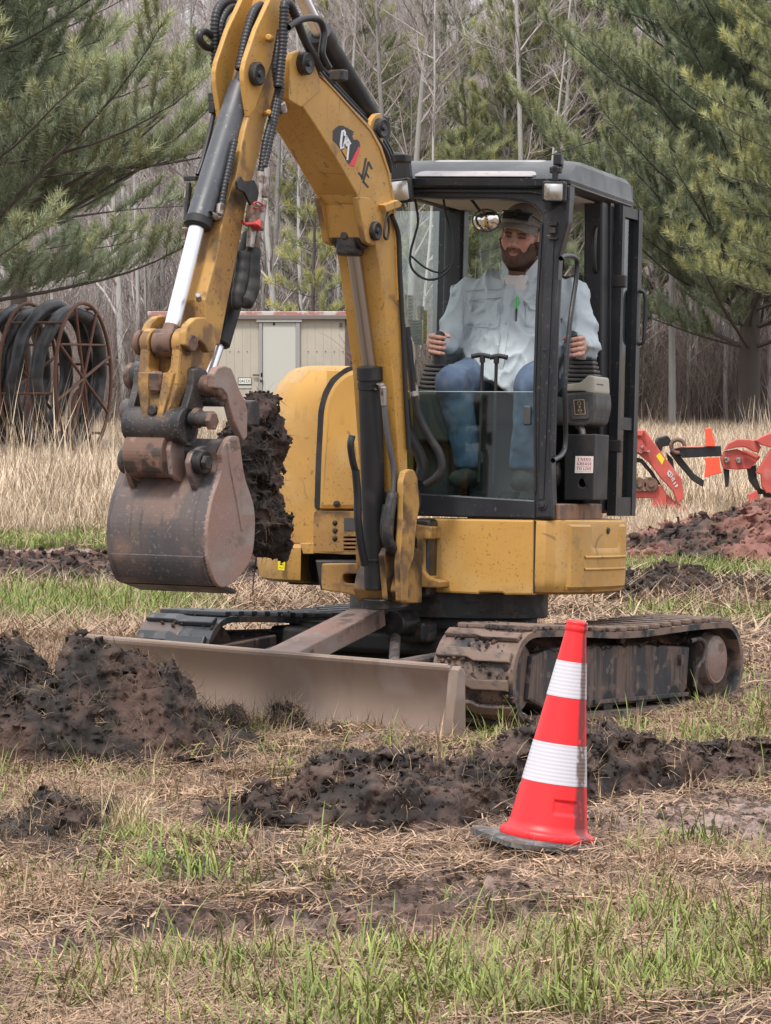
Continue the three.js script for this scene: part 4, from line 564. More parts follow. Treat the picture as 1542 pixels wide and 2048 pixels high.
{
  const ZF = 0.62;
  ex('front_panel', plateZ(hz(ZF, [[838, 1036], [1068, 1039.5], [1067, 1190], [1010, 1190], [1004, 1186], [960, 1185], [955, 1189], [858, 1184], [846, 1120]]), ZF, 0.4, 0.01), M.yellow, H, { uv: 1.7 });
  // rounded corner under the cab door
  const cp = curve([V(0.562, 0, 0.621), V(0.63, 0, 0.605), V(0.72, 0, 0.48), V(0.79, 0, 0.22), V(0.815, 0, -0.03), V(0.795, 0, -0.25), V(0.7, 0, -0.5), V(0.45, 0, -0.75), V(0.1, 0, -0.85)], 0.5), plan = [...cp.getSpacedPoints(40), V(0.1, 0, 0.1), V(0.562, 0, 0.3)];
  const ring = (y, k) => plan.map((p) => V(lerp(p.x, 0.4, k), y, lerp(p.z, 0, k)));
  const y0 = 0.548, y1 = 0.889;
  ex('corner_panel', loft([ring(y0, 0.09), ring(y0 + 0.012, 0.035), ring(y0 + 0.04, 0.006), ring(y0 + 0.07, 0), ring(y1 - 0.025, 0), ring(y1 - 0.006, 0.01), ring(y1, 0.03)], true, true, 0.5), M.yellow, H, { uv: 1.7 });
  const off = (t, y, d) => { const p = cp.getPointAt(t), n = cp.getTangentAt(t); return V(p.x + n.z * -d, y, p.z + n.x * d).setY(y); };
  const out = (t, y, d) => { const p = cp.getPointAt(t), g = cp.getTangentAt(t); return V(p.x - g.z * d, y, p.z + g.x * d); };
  const tA = 0.085, tB = 0.43, yy = [0.575, 0.578, 0.59, 0.62, 0.66, 0.7, 0.73, 0.735, 0.742, 0.747, 0.78, 0.82, 0.858, 0.868, 0.871], rows = [];
  const doorD = (u, y) => { let d = 0.009; const e = Math.min(u, 1 - u); if (e < 0.02 || y < 0.577 || y > 0.87) d = -0.004; const nook = sst(0.3, 0.2, Math.abs(u - 0.55)) * sst(0.73, 0.8, y) * 0.022; return d - nook; };
  for (let i = 0; i <= 26; i++) { const y = lerp(0.573, 0.872, i / 26), r = []; for (let j = 0; j <= 34; j++) { const u = j / 34, t = lerp(tA, tB, u); r.push(out(t, y, doorD(u, y))); } rows.push(r); }
  const door = ex('service_door', [sheet(rows, 0.6)], M.yellow, H, { uv: 1.7 });
  for (const [y, ua, ub] of [[0.72, 0.18, 0.97], [0.665, 0.18, 0.95]]) { const pts = []; for (let i = 0; i <= 12; i++) { const u = lerp(ua, ub, i / 12); pts.push(out(lerp(tA, tB, u), y, 0.009)); } ex('embossed_rib', tube(pts, 0.007, 24, 8), M.yellow, H, { parent: door }); }
  const g = out(lerp(tA, tB, 0.56), 0.842, 0), gn = out(lerp(tA, tB, 0.56), 0.842, 0.02).sub(g).normalize();
  ex('latch', [cyl(g.clone().addScaledVector(gn, -0.012), g.clone().addScaledVector(gn, 0.008), 0.016, 0.016, 14), cyl(g.clone().addScaledVector(gn, -0.014), g.clone().addScaledVector(gn, -0.006), 0.028, 0.028, 16)], M.greasy, H, { parent: door });
  ex('seam', [box(0.006, 0.33, 0.01, hp(ZF, 1068.5, 1110).x + 0.002, 0.718, 0.617, 0.001)], M.black, H);

  // hood on the left: rounded body and the front side panel with its curved seam
  const X = (px, z) => H.pick(2, z, px, 900).x, Y = (py, z = 0.5) => H.pick(2, z, 620, py).y;
  const hood = (L, zF, y, k = 0) => [V(X(712, 0.5), y, -0.5 + k), V(X(712, 0.5), y, zF - 0.1), V(X(650, zF), y, zF), V(X(L + 66, zF), y, zF - 0.012), V(X(L + 40, zF), y, zF - 0.045), V(X(L + 20, zF - 0.1), y, zF - 0.13), V(X(L + 6, zF - 0.3), y, zF - 0.32), V(X(L, zF - 0.55), y, zF - 0.6), V(X(L, zF - 0.55) + 0.06, y, -0.35), V(X(L, 0) + 0.25, y, -0.5 + k)];
  const fine = (r) => { const c = curve(r.slice(2, 8), 0.5); return [r[0], r[1], ...c.getPoints(18), r[8], r[9]]; };
  ex('engine_hood', loft([hood(517, 0.56, Y(1086)), hood(517, 0.565, Y(1050)), hood(519, 0.565, Y(960)), hood(523, 0.56, Y(870)), hood(532, 0.55, Y(800)), hood(546, 0.535, Y(766)), hood(566, 0.505, Y(741)), hood(578, 0.47, Y(733)), hood(592, 0.4, Y(729), 0.05)].map(fine), true, true, 0.45), M.yellow, H, { uv: 1.5, label: 'rounded yellow engine hood' });
  const sideO = [[637, 1019], [640, 920], [645, 820], [654, 788], [670, 760], [702, 737], [800, 727], [800, 1019]];
  ex('seam', plateZ(round(hz(0.585, sideO.map(([a, b], i) => [a - (i < 6 ? 9 : 0), b - (i > 2 && i < 7 ? 4 : 0)])), 0.02), 0.585, 0.2, 0.004), M.black, H);
  const sp = ex('side_panel', plateZ(round(hz(0.61, sideO), [0.01, 0, 0.05, 0.05, 0.05, 0.08, 0, 0]), 0.61, 0.25, 0.022), M.yellow, H, { uv: 1.3 });
  const bolt = hp(0.61, 674, 1008);
  ex('lock', [cyl(V(bolt.x, bolt.y, 0.6), V(bolt.x, bolt.y, 0.622), 0.016, 0.016, 16), cyl(V(bolt.x, bolt.y, 0.6), V(bolt.x, bolt.y, 0.627), 0.008, 0.008, 10)], M.greasy, H, { parent: sp });
  const slots = [1073, 1081, 1089, 1097, 1104].map((y) => hz(0.64, [[687, y], [716, y], [716, y + 4], [687, y + 4]]));
  const vb = ex('vent_box', plateZ(round(hz(0.64, [[627.5, 1022], [812, 1022], [812, 1112], [626, 1106]]), [0.02, 0, 0, 0.01]), 0.64, 0.05, 0.0015, slots), M.yellowWorn, H, { label: 'mud flecked yellow front box with vent slots' });
  ex('vent_backing', plateZ(hz(0.585, [[632, 1026], [810, 1026], [810, 1108], [632, 1104]]), 0.585, 0.2, 0), M.black, H, { parent: vb });
  for (const y of [1046, 1061.5, 1077]) { const p = hp(0.64, 670, y); ex('knob', [cyl(V(p.x, p.y, 0.63), V(p.x, p.y, 0.65), 0.01, 0.009, 14), cyl(V(p.x, p.y, 0.63), V(p.x, p.y, 0.644), 0.013, 0.013, 14)], M.greasy, H, { parent: vb }); }
  { const c = [[688, 1036], [712, 1036], [712, 1061], [688, 1061]].map(([a, b]) => { const p = hp(0.644, a, b); return p; }); plaque('warning_label', c, std({ color: rgb(0.06, 0.06, 0.065), roughness: 0.5 }), vb, H); }
  const cw = (L, zF, y) => fine([V(X(L + 91, 0.5), y, -0.4), V(X(L + 91, 0.5), y, zF - 0.02), V(X(607, zF), y, zF), V(X(L + 66, zF), y, zF - 0.015), V(X(L + 40, zF), y, zF - 0.05), V(X(L + 20, zF - 0.1), y, zF - 0.14), V(X(L + 6, zF - 0.3), y, zF - 0.33), V(X(L, zF - 0.55), y, zF - 0.6), V(X(L, zF - 0.55) + 0.06, y, -0.35), V(X(L, 0) + 0.25, y, -0.4)]);
  const cwt = ex('counterweight', [loft([cw(528, 0.53, Y(1166)), cw(519, 0.565, Y(1160)), cw(514, 0.58, Y(1140)), cw(513, 0.582, Y(1096)), cw(515, 0.572, Y(1089)), cw(520, 0.55, Y(1087))], true, true, 0.5), plateZ(hz(0.6, [[600, 1086], [630, 1086], [628, 1108], [606, 1108]]), 0.6, 0.1, 0.004)], M.yellow, H, { uv: 1.5 });
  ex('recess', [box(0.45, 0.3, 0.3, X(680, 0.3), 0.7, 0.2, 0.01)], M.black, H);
  plaque('warning_label', [[556, 1101], [571, 1103], [569, 1141], [556, 1139]].map(([a, b]) => { const p = hp(0.586, a, b); return p; }), decal(0, 64, 160, (c, w, h) => {
    c.fillStyle = '#e8d800'; c.fillRect(0, 0, w, h); c.fillStyle = '#151510'; c.beginPath(); c.moveTo(w / 2, 8); c.lineTo(w - 8, 56); c.lineTo(8, 56); c.fill(); c.fillStyle = '#e8d800'; c.fillRect(w / 2 - 4, 26, 8, 20); c.fillStyle = '#151510'; c.fillRect(0, 62, w, 3); c.fillRect(24, 80, 14, 40); c.fillRect(18, 112, 30, 8); c.fillRect(10, 140, 40, 5);
  }), cwt, H, 'yellow warning label with a black triangle');
  // swing bracket castings
  const slotHole = round(hz(0.86, [[685, 1147], [719, 1148], [719, 1167], [687, 1167]]), 0.02), notch = hz(0.86, [[645, 1137], [671, 1138], [670, 1165], [645, 1164]]);
  ex('swing_bracket', plateZ(round(hz(0.86, [[643, 1127], [716, 1127], [740, 1150], [760, 1205], [735, 1201], [700, 1188], [643, 1180]]), 0.012), 0.86, 0.3, 0.006, [slotHole, notch]), M.yellowWorn, H);
  ex('bracket_shade_plate', plateZ(hz(0.7, [[630, 1120], [860, 1120], [860, 1185], [640, 1180]]), 0.7, 0.3, 0.01), M.black, H);  // black plate added as the shadow behind the swing bracket
  ex('swing_bracket', [plateZ(round(hz(0.8, [[822, 1048], [862, 1054], [861, 1078], [846, 1079], [846, 1142], [856, 1157], [879, 1163], [877, 1176], [815, 1173], [815, 1160], [832, 1150], [834, 1080]]), 0.008), 0.8, 0.18, 0.005)], M.yellowWorn, H);
  ex('hydraulic_block', [box(0.1, 0.36, 0.14, hp(0.72, 842, 1110).x, 0.7, 0.68, 0.02)], M.greasy, H);
}
// ---------------------------------------------------------------- cab
const ZC = 0.62, XR = 0.655, XL = -0.22, ZB = -0.80;
{
  const w = 0.085;
  const fp = ex('front_pillar', [plateZ(round(hz(ZC, [[1084, 396], [1139, 392], [1136, 445], [1117, 515], [1109, 675], [1102, 920], [1106, 1038], [1069, 1038], [1067, 780], [1073, 600], [1083, 440]]), 0.01), ZC, 0.1, 0.012), plateZ(hz(0.632, [[1092, 470], [1108, 470], [1087, 1000], [1076, 1000], [1082, 640]]), 0.632, 0.02, 0.004)], M.charcoal, H);
  ex('rubber_seal', plateZ(hz(0.628, [[1080, 446], [1085, 446], [1076, 610], [1071, 780], [1072, 985], [1068, 985], [1066, 780], [1071, 606]]), 0.628, 0.014, 0.002), M.black, H, { parent: fp });
  for (const [x, y, r] of [[1092, 700, 0.012], [1084, 1010, 0.016]]) { const p = hp(ZC, x, y); ex('cap_bolt', turned(V(p.x, p.y, ZC), V(p.x, p.y, 1), [[0, r * 1.5], [0.006, r * 1.5], [0.007, r], [0.014, r * 0.8], [0.016, 0]], 18), M.charcoal, H, { parent: fp }); }
  { const p = hp(0.64, 1106, 459); ex('latch', [box(0.035, 0.02, 0.03, p.x, p.y + 0.025, 0.64, 0.004), box(0.03, 0.028, 0.03, p.x, p.y - 0.005, 0.645, 0.004), box(0.04, 0.014, 0.02, p.x, p.y - 0.04, 0.635, 0.004)], M.greasy, H, { parent: fp }); }
  ex('lower_rail', [plateZ(hz(ZC, [[800, 984], [1070, 1000], [1070, 1038.5], [800, 1031]]), ZC, 0.09, 0.008)], M.charcoal, H);
  ex('window_header', [plateZ(hz(ZC, [[720, 366], [1140, 370], [1139, 398], [1086, 440], [1081, 425], [1070, 412], [1047, 402.5], [1012, 398], [720, 393]]), ZC, 0.1, 0.008), plateZ(hz(0.64, [[720, 377], [1060, 380], [1090, 386], [1090, 391], [1060, 386], [720, 383]]), 0.64, 0.03, 0.004)], M.charcoal, H);
  ex('front_pillar', [plateZ(hz(ZC, [[722, 366], [742, 366], [742, 1030], [724, 1030]]), ZC, 0.1, 0.01)], M.charcoal, H);
  // rear wall with window opening, rear left post
  const rw = round(hz(ZB, [[908, 402], [1180, 408], [1176, 690], [906, 680]]), 0.05);
  ex('rear_wall', [plateZ(hz(ZB, [[866, 372], [1262, 372], [1254, 1010], [862, 1005]]), ZB, 0.05, 0.006, [rw])], M.charcoal, H);
  const q = (x, y, z = ZB - 0.02) => hp(z, x, y);
  const pane = (name, list, m, o) => ex(name, new THREE.ShapeGeometry(shapeOf(list)), m, H, o);
  const glassZ = (name, z, pts, m) => ex(name, new THREE.ShapeGeometry(shapeOf(area(pts) < 0 ? pts.slice().reverse() : pts)).translate(0, 0, z), m, H);
  glassZ('rear_window', ZB - 0.02, rw, M.glass);
  ex('rear_post', [box(0.1, 1.55, 0.12, XL + 0.02, 1.68, ZB + 0.08, 0.02)], M.charcoal, H);
  // left side: lower panel and window
  ex('side_wall', [plateX([[ZB, 0.9], [ZC - 0.02, 0.9], [ZC - 0.02, 1.32], [ZB, 1.36]], XL + 0.02, 0.03, 0.006), plateX([[ZB, 2.38], [ZC - 0.02, 2.38], [ZC - 0.02, 2.45], [ZB, 2.45]], XL + 0.02, 0.03, 0.006)], M.charcoal, H);
  ex('side_window', new THREE.ShapeGeometry(shapeOf([[ZB + 0.1, 1.34], [ZC - 0.05, 1.34], [ZC - 0.05, 2.4], [ZB + 0.1, 2.4]])).rotateY(-Math.PI / 2).translate(XL + 0.005, 0, 0), M.glass, H);
  // small printed labels on the left window
  const grid = (bg) => decal(0, 64, 192, (c, W, Hh) => { c.fillStyle = bg; c.fillRect(0, 0, W, Hh); c.fillStyle = '#3c3c38'; for (let k = 0; k < 8; k++) { c.fillRect(4, k * 24, W - 8, 2); c.fillRect(10, k * 24 + 8, 30 + (k * 13) % 20, 3); c.fillRect(10, k * 24 + 14, 20 + (k * 7) % 24, 2); } });
  for (const [x0, y0, x1, y1, bg] of [[815, 590, 827, 645, '#dcdccf'], [815, 640, 845, 690, '#c9cbbd'], [846, 620, 854, 688, '#d9c93c'], [840, 612, 848, 640, '#d6d6cc']]) { const X = XL + 0.012; plaque('instruction_label', [[x0, y0], [x1, y0 + 1], [x1, y1], [x0, y1]].map(([a, b]) => hx(X, a, b)), grid(bg), excavator, H); }
  // lower windshield pane and its handle
  glassZ('lower_windshield', 0.605, hz(0.605, [[812, 783], [1067, 784], [1069, 998], [816, 988]]), M.lowGlass);
  ex('glass_edge', [tube([hp(0.606, 812, 783), hp(0.606, 1067, 784)], 0.0025, 2, 6)], std({ color: rgb(0.3, 0.38, 0.37), roughness: 0.3 }), H);
  { const p = hp(0.615, 1055, 831); ex('window_handle', [box(0.036, 0.09, 0.02, p.x, p.y, 0.617, 0.009)], M.plastic, H); }
  // roof
  const yb = hp(ZC, 950, 372).y, yt = hp(0.2, 1150, 322).y;
  const rp = (k, y, f = 0) => round([[XL - 0.03 + k, ZC + 0.045 - k - f], [XR + 0.02 - k, ZC + 0.045 - k - f], [XR + 0.02 - k, ZB - 0.04 + k], [XL - 0.03 + k, ZB - 0.04 + k]], 0.1, 5).map(([x, z]) => V(x, y, z));
  const roof = ex('roof', loft([rp(0.02, yb - 0.012), rp(0, yb), rp(-0.004, yb + 0.03), rp(0.004, yb + 0.05, 0.02), rp(0.012, yt - 0.035, 0.2), rp(0.03, yt - 0.012, 0.3), rp(0.08, yt, 0.36), rp(0.2, yt + 0.004, 0.4)], true, true, 0.5), M.charcoal, H);
  const y2 = hp(0.66, 950, 351).y, y3 = hp(0.3, 950, 321).y;
  const pr = (L, R, z1, z0, y) => round([[L, z1], [R, z1], [R, z0], [L, z0]], 0.03, 3).map(([x, z]) => V(x, y, z));
  ex('roof_hatch', loft([pr(hp(0.668, 826, 351).x, hp(0.668, 1068, 351).x, 0.668, 0, y2 - 0.004), pr(hp(0.66, 826, 351).x, hp(0.66, 1072, 351).x, 0.66, 0, y2 + 0.004), pr(hp(0.34, 868, 322).x, hp(0.34, 1092, 322).x, 0.34, -0.1, y3 - 0.004), pr(hp(0.34, 872, 322).x, hp(0.34, 1088, 322).x, 0.32, -0.08, y3)], true, true, 0.6), M.roof, H, { parent: roof });
  ex('drip_edge', [tube([V(XR + 0.024, yb + 0.008, 0.6), V(XR + 0.026, yb + 0.006, 0.3), V(XR + 0.024, yb + 0.008, -0.7)], 0.006, 20, 6)], M.charcoal, H, { parent: roof });
  { const p = hp(0.5, 1117, 318), p2 = hp(0.5, 793, 316); ex('lifting_lug', [box(0.04, 0.05, 0.05, p.x, p.y - 0.005, 0.5, 0.006)], M.charcoal, H, { parent: roof }); ex('lifting_lug', [box(0.05, 0.06, 0.05, p2.x, p2.y - 0.005, 0.5, 0.008)], M.charcoal, H, { parent: roof }); }
  ex('antenna', [tube([hp(-0.3, 1075, 318), hp(-0.3, 1130, 301), hp(-0.3, 1190, 281)], 0.003, 12, 5)], M.black, H);
  // work lights
  for (const [cx, cy, ww, hh, z, rz, arm] of [[1107, 383, 0.108, 0.094, 0.74, -0.02, 1], [798, 381, 0.112, 0.112, 0.78, 0.12, 0]]) {
    const p = hp(z, cx, cy), m = mat4(p, 0.05, 0.06, rz);
    const lamp = ex('work_light', [box(ww, hh, 0.05, 0, 0, -0.025, 0.012).applyMatrix4(m), loft([[-1, -1], [1, -1], [1, 1], [-1, 1]].map(([a, b]) => [a, b]) && [[0.5, -0.05], [0.34, -0.1]].map(([k, zz]) => [[-1, -1], [1, -1], [1, 1], [-1, 1]].map(([a, b]) => V(a * ww * k, b * hh * k, zz)))).applyMatrix4(m), ...(arm ? [box(0.024, 0.07, 0.03, 0, hh / 2 + 0.035, -0.03, 0.004).applyMatrix4(m), box(0.05, 0.03, 0.05, 0, hh / 2 + 0.05, -0.04, 0.006).applyMatrix4(m), box(0.03, 0.05, 0.04, 0.005, hh / 2 + 0.1, -0.06, 0.006).applyMatrix4(m)] : [box(0.09, 0.12, 0.08, 0.01, 0.1, -0.05, 0.02).applyMatrix4(m)])], M.black, H);
    const seg = []; for (let j = 0; j <= 8; j++) { const r = []; for (let i = 0; i <= 10; i++) { const u = i / 5 - 1, v = j / 4 - 1; r.push(V(u * ww * 0.41, v * hh * 0.39, 0.004 + 0.01 * (1 - u * u) * (1 - v * v)).applyMatrix4(m)); } seg.push(r); }
    ex('lens', sheet(seg), M.lens, H, { parent: lamp });
    ex('lens_rim', [tube(round([[-1, -1], [1, -1], [1, 1], [-1, 1]].map(([a, b]) => [a * ww * 0.43, b * hh * 0.42]), 0.012).map(([a, b]) => V(a, b, 0.003).applyMatrix4(m)), 0.005, 40, 6, true)], M.black, H, { parent: lamp });
  }
  // door side: rear pillar, top rail, floor
  ex('door_pillar', [plateX(H.zy(XR, [[1205, 376], [1242, 376], [1239, 1026], [1203, 1024]]), XR, 0.09, 0.01), plateX(H.zy(XR + 0.012, [[1222, 380], [1228, 380], [1226, 1022], [1220, 1022]]), XR + 0.012, 0.02, 0.004)], M.charcoal, H);
  ex('door_header', [plateX(H.zy(XR, [[1128, 370], [1258, 366], [1258, 386], [1242, 400], [1216, 393], [1203, 385], [1165, 384], [1146, 392], [1140, 430], [1131, 430]]), XR, 0.08, 0.008)], M.charcoal, H);
  ex('corner_post', [plateX(H.zy(XR, [[1243, 376], [1259, 376], [1256, 1024], [1240, 1026]]), XR - 0.01, 0.1, 0.006)], M.black, H);
  const fl = ex('cab_floor', [box(XR - XL - 0.04, 0.03, ZC - ZB - 0.1, (XR + XL) / 2 - 0.015, 0.93, (ZC + ZB) / 2, 0.006)], M.rustyFloor, H);
  ex('door_sill', [box(0.05, 0.075, 0.86, XR - 0.02, 0.925, 0.12, 0.008), box(0.24, 0.02, 0.7, XR - 0.16, 0.95, 0.1, 0.005)], M.rustyFloor, H);
  // grab handles
  ex('grab_handle', [tube([[1122, 517], [1128, 512], [1146, 513], [1154, 524], [1152, 560], [1139, 653], [1130, 770], [1131, 880], [1124, 908], [1106, 921]].map(([a, b]) => hx(XR + 0.05, a, b)), 0.0115, 60, 10), tube([[1117, 560], [1113, 640], [1108, 800], [1104, 915]].map(([a, b]) => hx(XR + 0.02, a, b)), 0.012, 20, 8)], M.charcoal, H);
  ex('grab_handle', [tube([[1214, 441], [1200, 445], [1191, 462], [1188, 505], [1190, 538], [1199, 550], [1214, 553]].map(([a, b]) => hx(XR - 0.03, a, b)), 0.011, 40, 8)], M.charcoal, H);
  ex('grab_handle', [tube([[1204, 808], [1197, 812], [1194, 840], [1194, 880], [1202, 910]].map(([a, b]) => hx(XR - 0.06, a, b)), 0.012, 30, 8)], M.charcoal, H);
  // open door folded back along the side
  const d0 = V(XR + 0.03, 0, -0.40), d1 = V(XR + 0.05, 0, -0.74), dd = d1.clone().sub(d0), dn = V(dd.z, 0, -dd.x).normalize().multiplyScalar(-1);
  const yB = 0.905, yT = 2.39, DP = (t, y, o = 0) => V(d0.x + dd.x * t + dn.x * o, y, d0.z + dd.z * t + dn.z * o);
  const bar = (t0, t1, ya, yb2, th = 0.022) => loft([[ya], [yb2]].map(([y]) => [DP(t0, y, -th), DP(t1, y, -th), DP(t1, y, th), DP(t0, y, th)]), true, true, 0.3);
  const dr = ex('cab_door', [bar(0, 0.12, yB, yT), bar(0.8, 1, yB, yT, 0.026), bar(0.1, 0.82, yB, yB + 0.09), bar(0.1, 0.82, yT - 0.05, yT), bar(0.1, 0.82, 1.32, 1.38, 0.018)], M.charcoal, H, { label: 'black framed cab door standing open' });
  for (const [a, b] of [[yB + 0.09, 1.32], [1.38, yT - 0.05]]) { const P = [DP(0.1, a), DP(0.82, a), DP(0.82, b), DP(0.1, b)], g = new THREE.BufferGeometry(); g.setAttribute('position', new THREE.Float32BufferAttribute(P.flatMap((p) => [p.x, p.y, p.z]), 3)); g.setIndex([0, 1, 2, 0, 2, 3]); g.computeVertexNormals(); ex('door_pane', g, M.lowGlass, H, { parent: dr }); }
  ex('door_handle', [tube([V(0.02, 2.0), V(0.045, 1.99), V(0.052, 1.93), V(0.05, 1.78), V(0.04, 1.745), V(0.015, 1.745)].map((p) => DP(0.97, p.y, p.x)), 0.01, 40, 8)], M.charcoal, H, { parent: dr });
  for (const y of [2.03, 1.24]) ex('hinge', [box(0.07, 0.06, 0.05, XR + 0.035, y, -0.42, 0.006)], M.black, H, { parent: dr });

  // interior
  const seat = ex('seat', [box(0.5, 0.14, 0.5, 0.24, 1.4, -0.16, 0.05), box(0.48, 0.62, 0.14, 0.24, 1.75, -0.5, 0.06, [-0.12, 0, 0]), box(0.34, 0.42, 0.4, 0.24, 1.14, -0.22, 0.03)], M.greenGrey, H);
  ex('headrest', [box(0.24, 0.16, 0.1, 0.27, 2.13, -0.53, 0.04)], M.plastic, H, { parent: seat });
  const bellows = (c, n, w, d, y0, y1) => Array.from({ length: n }, (_, k) => { const t = k / n, y = lerp(y0, y1, (k + 0.5) / n), s = 1 - 0.42 * t; return box(w * s, (y1 - y0) / n * 0.82, d * s, c.x, y, c.z, 0.008); });
  { // right console in the door opening
    const z = 0.22, P = (x, y) => hp(z, x, y), c = P(1158, 730);
    const con = ex('console', [plateZ(round(hz(z, [[1128, 786], [1190, 782], [1192, 812], [1184, 848], [1160, 853], [1130, 850]]), 0.02), z, 0.34, 0.012), plateZ(round(hz(z + 0.01, [[1140, 806], [1176, 804], [1177, 838], [1142, 840]]), 0.008), z + 0.012, 0.03, 0.004)], M.plastic, H);
    ex('bracket', [plateZ(round(hz(z - 0.005, [[1128, 769], [1160, 765], [1176, 750], [1190, 752], [1192, 786], [1182, 790], [1168, 782], [1128, 783]]), 0.012), z - 0.005, 0.3, 0.008)], M.beigePlastic, H, { parent: con });
    ex('joystick_boot', [...bellows(V(c.x, 0, z - 0.1), 7, 0.16, 0.16, P(1158, 772).y, P(1158, 712).y), cyl(V(c.x - 0.01, P(0, 712).y, z - 0.1), V(c.x - 0.02, P(0, 690).y, z - 0.1), 0.034, 0.022)], M.plastic, H, { parent: con });
    plaque('control_label', [[1146, 799], [1169, 798], [1172, 829], [1149, 830]].map(([a, b]) => hp(z + 0.0145, a, b)), decal(0, 96, 128, (g, W, Hh) => { g.fillStyle = '#3b3128'; g.fillRect(0, 0, W, Hh); g.strokeStyle = '#b9a98c'; g.lineWidth = 5; g.strokeRect(5, 5, W - 10, Hh - 10); g.fillStyle = '#a0917a'; g.lineWidth = 3; g.beginPath(); g.arc(48, 34, 14, 0, 7); g.stroke(); g.fillRect(42, 56, 14, 14); g.beginPath(); g.arc(48, 94, 14, 0, 7); g.stroke(); g.fillRect(28, 90, 40, 4); }), con, H);
    const lb = ex('valve_box', [plateZ(round(hz(z, [[1128, 868], [1190, 868], [1186, 1000], [1128, 1000]]), 0.006), z, 0.3, 0.006, [Array.from({ length: 14 }, (_, k) => { const p = P(1164.5, 966), a = k / 14 * Math.PI * 2; return [p.x + Math.cos(a) * 0.017, p.y + Math.sin(a) * 0.02]; })])], M.black, H);
    plaque('sticker', [[1151, 912], [1187, 912.5], [1186, 946], [1149.5, 946]].map(([a, b]) => hp(z + 0.004, a, b)), decal(0, 512, 480, (g, W, Hh) => { g.fillStyle = '#efe6e4'; g.fillRect(0, 0, W, Hh); g.fillStyle = '#a5283a'; g.textAlign = 'center'; g.textBaseline = 'middle'; g.font = 'bold 112px sans-serif'; [['I NEED', 95], ['GREASE', 225], ['TO LIVE', 360]].forEach(([s, y]) => { g.save(); g.translate(W / 2, y); g.scale(Math.min(1.05, 420 / g.measureText(s).width), 1); g.fillText(s, 0, 0); g.restore(); }); g.fillRect(40, 160, W - 80, 7); g.fillRect(40, 292, W - 80, 7); g.fillRect(40, 425, W - 80, 7); }), lb, H, 'white sticker with red lettering');
    ex('pipe_stub', [tube([P(1150, 850), P(1158, 858), P(1160, 870)].map((p) => p.setZ(z - 0.05)), 0.016, 8, 8)], M.steel, H, { parent: con });
    ex('grease_lump', [nets((x, y, zz) => ball(x, y, zz, V(P(1132, 0).x, P(0, 920).y, z), 0.03, 0.07, 0.03) + 0.03 * (f3(x * 40, y * 40, zz * 40, 3, 4) - 0.5), V(P(1132, 0).x - 0.07, P(0, 920).y - 0.1, z - 0.07), V(P(1132, 0).x + 0.07, P(0, 920).y + 0.1, z + 0.07), 0.01)], M.greasy, H, { parent: lb });
    ex('armrest', [box(0.06, 0.24, 0.1, hp(0.0, 1196, 0).x, hp(0, 0, 715).y, 0.0, 0.03), box(0.09, 0.12, 0.16, hp(0.02, 1176, 0).x, hp(0, 0, 718).y, 0.06, 0.03)], M.greenGrey, H, { parent: seat });
  }
  { // left console
    const z = 0.34, P = (x, y) => hp(z, x, y), c = P(868, 730);
    const con = ex('console', [box(0.2, 0.24, 0.34, c.x, P(0, 800).y - 0.04, z - 0.12, 0.02), box(0.16, 0.3, 0.24, c.x, 1.1, z - 0.15, 0.02)], M.plastic, H);
    ex('joystick_boot', [...bellows(V(c.x - 0.005, 0, z - 0.07), 7, 0.15, 0.15, P(0, 772).y, P(0, 712).y), cyl(V(c.x + 0.005, P(0, 714).y, z - 0.07), V(c.x + 0.012, P(0, 692).y, z - 0.06), 0.036, 0.03)], M.plastic, H, { parent: con });
    ex('display', [box(0.05, 0.13, 0.03, hp(0.45, 834, 0).x, hp(0.45, 0, 690).y, 0.45, 0.006, [0, 0, 0.2])], M.black, H, { parent: con });
  }
  for (const [x0, tx0, tx1, yy] of [[962, 943, 979, 712], [990, 980, 1015, 714]]) { const a = hp(0.5, x0 - 4, 965), b = hp(0.5, x0 + 3, yy); ex('travel_lever', [cyl(a, b, 0.008, 0.008, 10, 0.001), tube([hp(0.5, tx0, yy + 1), hp(0.5, (tx0 + tx1) / 2, yy - 2), hp(0.5, tx1, yy + 1)], 0.0115, 12, 10), cyl(b.clone().add(V(0, -0.03, 0)), b, 0.013, 0.013, 10, 0.001)], M.black, H); }
  for (const x of [955, 1010]) { const p = hp(0.48, x, 955); ex('pedal', [box(0.09, 0.02, 0.16, p.x, 0.98, 0.44, 0.006, [0.3, 0, 0])], M.black, H); }
  // round mirror hung from the roof, loose cable
  { const p = hp(0.42, 972, 441), m = mat4(p, -0.15, 0.16, 0.1), cap = []; for (let i = 0; i <= 10; i++) { const r = []; for (let j = 0; j <= 32; j++) { const a = j / 32 * Math.PI * 2, k = i / 10; r.push(V(Math.cos(a) * k * 0.066, Math.sin(a) * k * 0.05, 0.02 * (1 - k * k)).applyMatrix4(m)); } cap.push(r); }
    const mi = ex('mirror', [sheet(cap, 3)], M.mirror, H); ex('mirror_rim', [tube(Array.from({ length: 28 }, (_, j) => { const a = j / 28 * Math.PI * 2; return V(Math.cos(a) * 0.067, Math.sin(a) * 0.051, -0.001).applyMatrix4(m); }), 0.0038, 56, 6, true), turned(p.clone().add(V(0, 0, -0.006)), p.clone().add(V(0, 0, -1)), [[0, 0.05], [0.012, 0.045], [0.02, 0.01], [0.02, 0]], 20)], M.plastic, H, { parent: mi });
    ex('mirror_arm', [tube([hp(0.42, 962, 425), hp(0.44, 945, 402), hp(0.5, 930, 385)], 0.007, 10, 8)], M.black, H, { parent: mi }); }
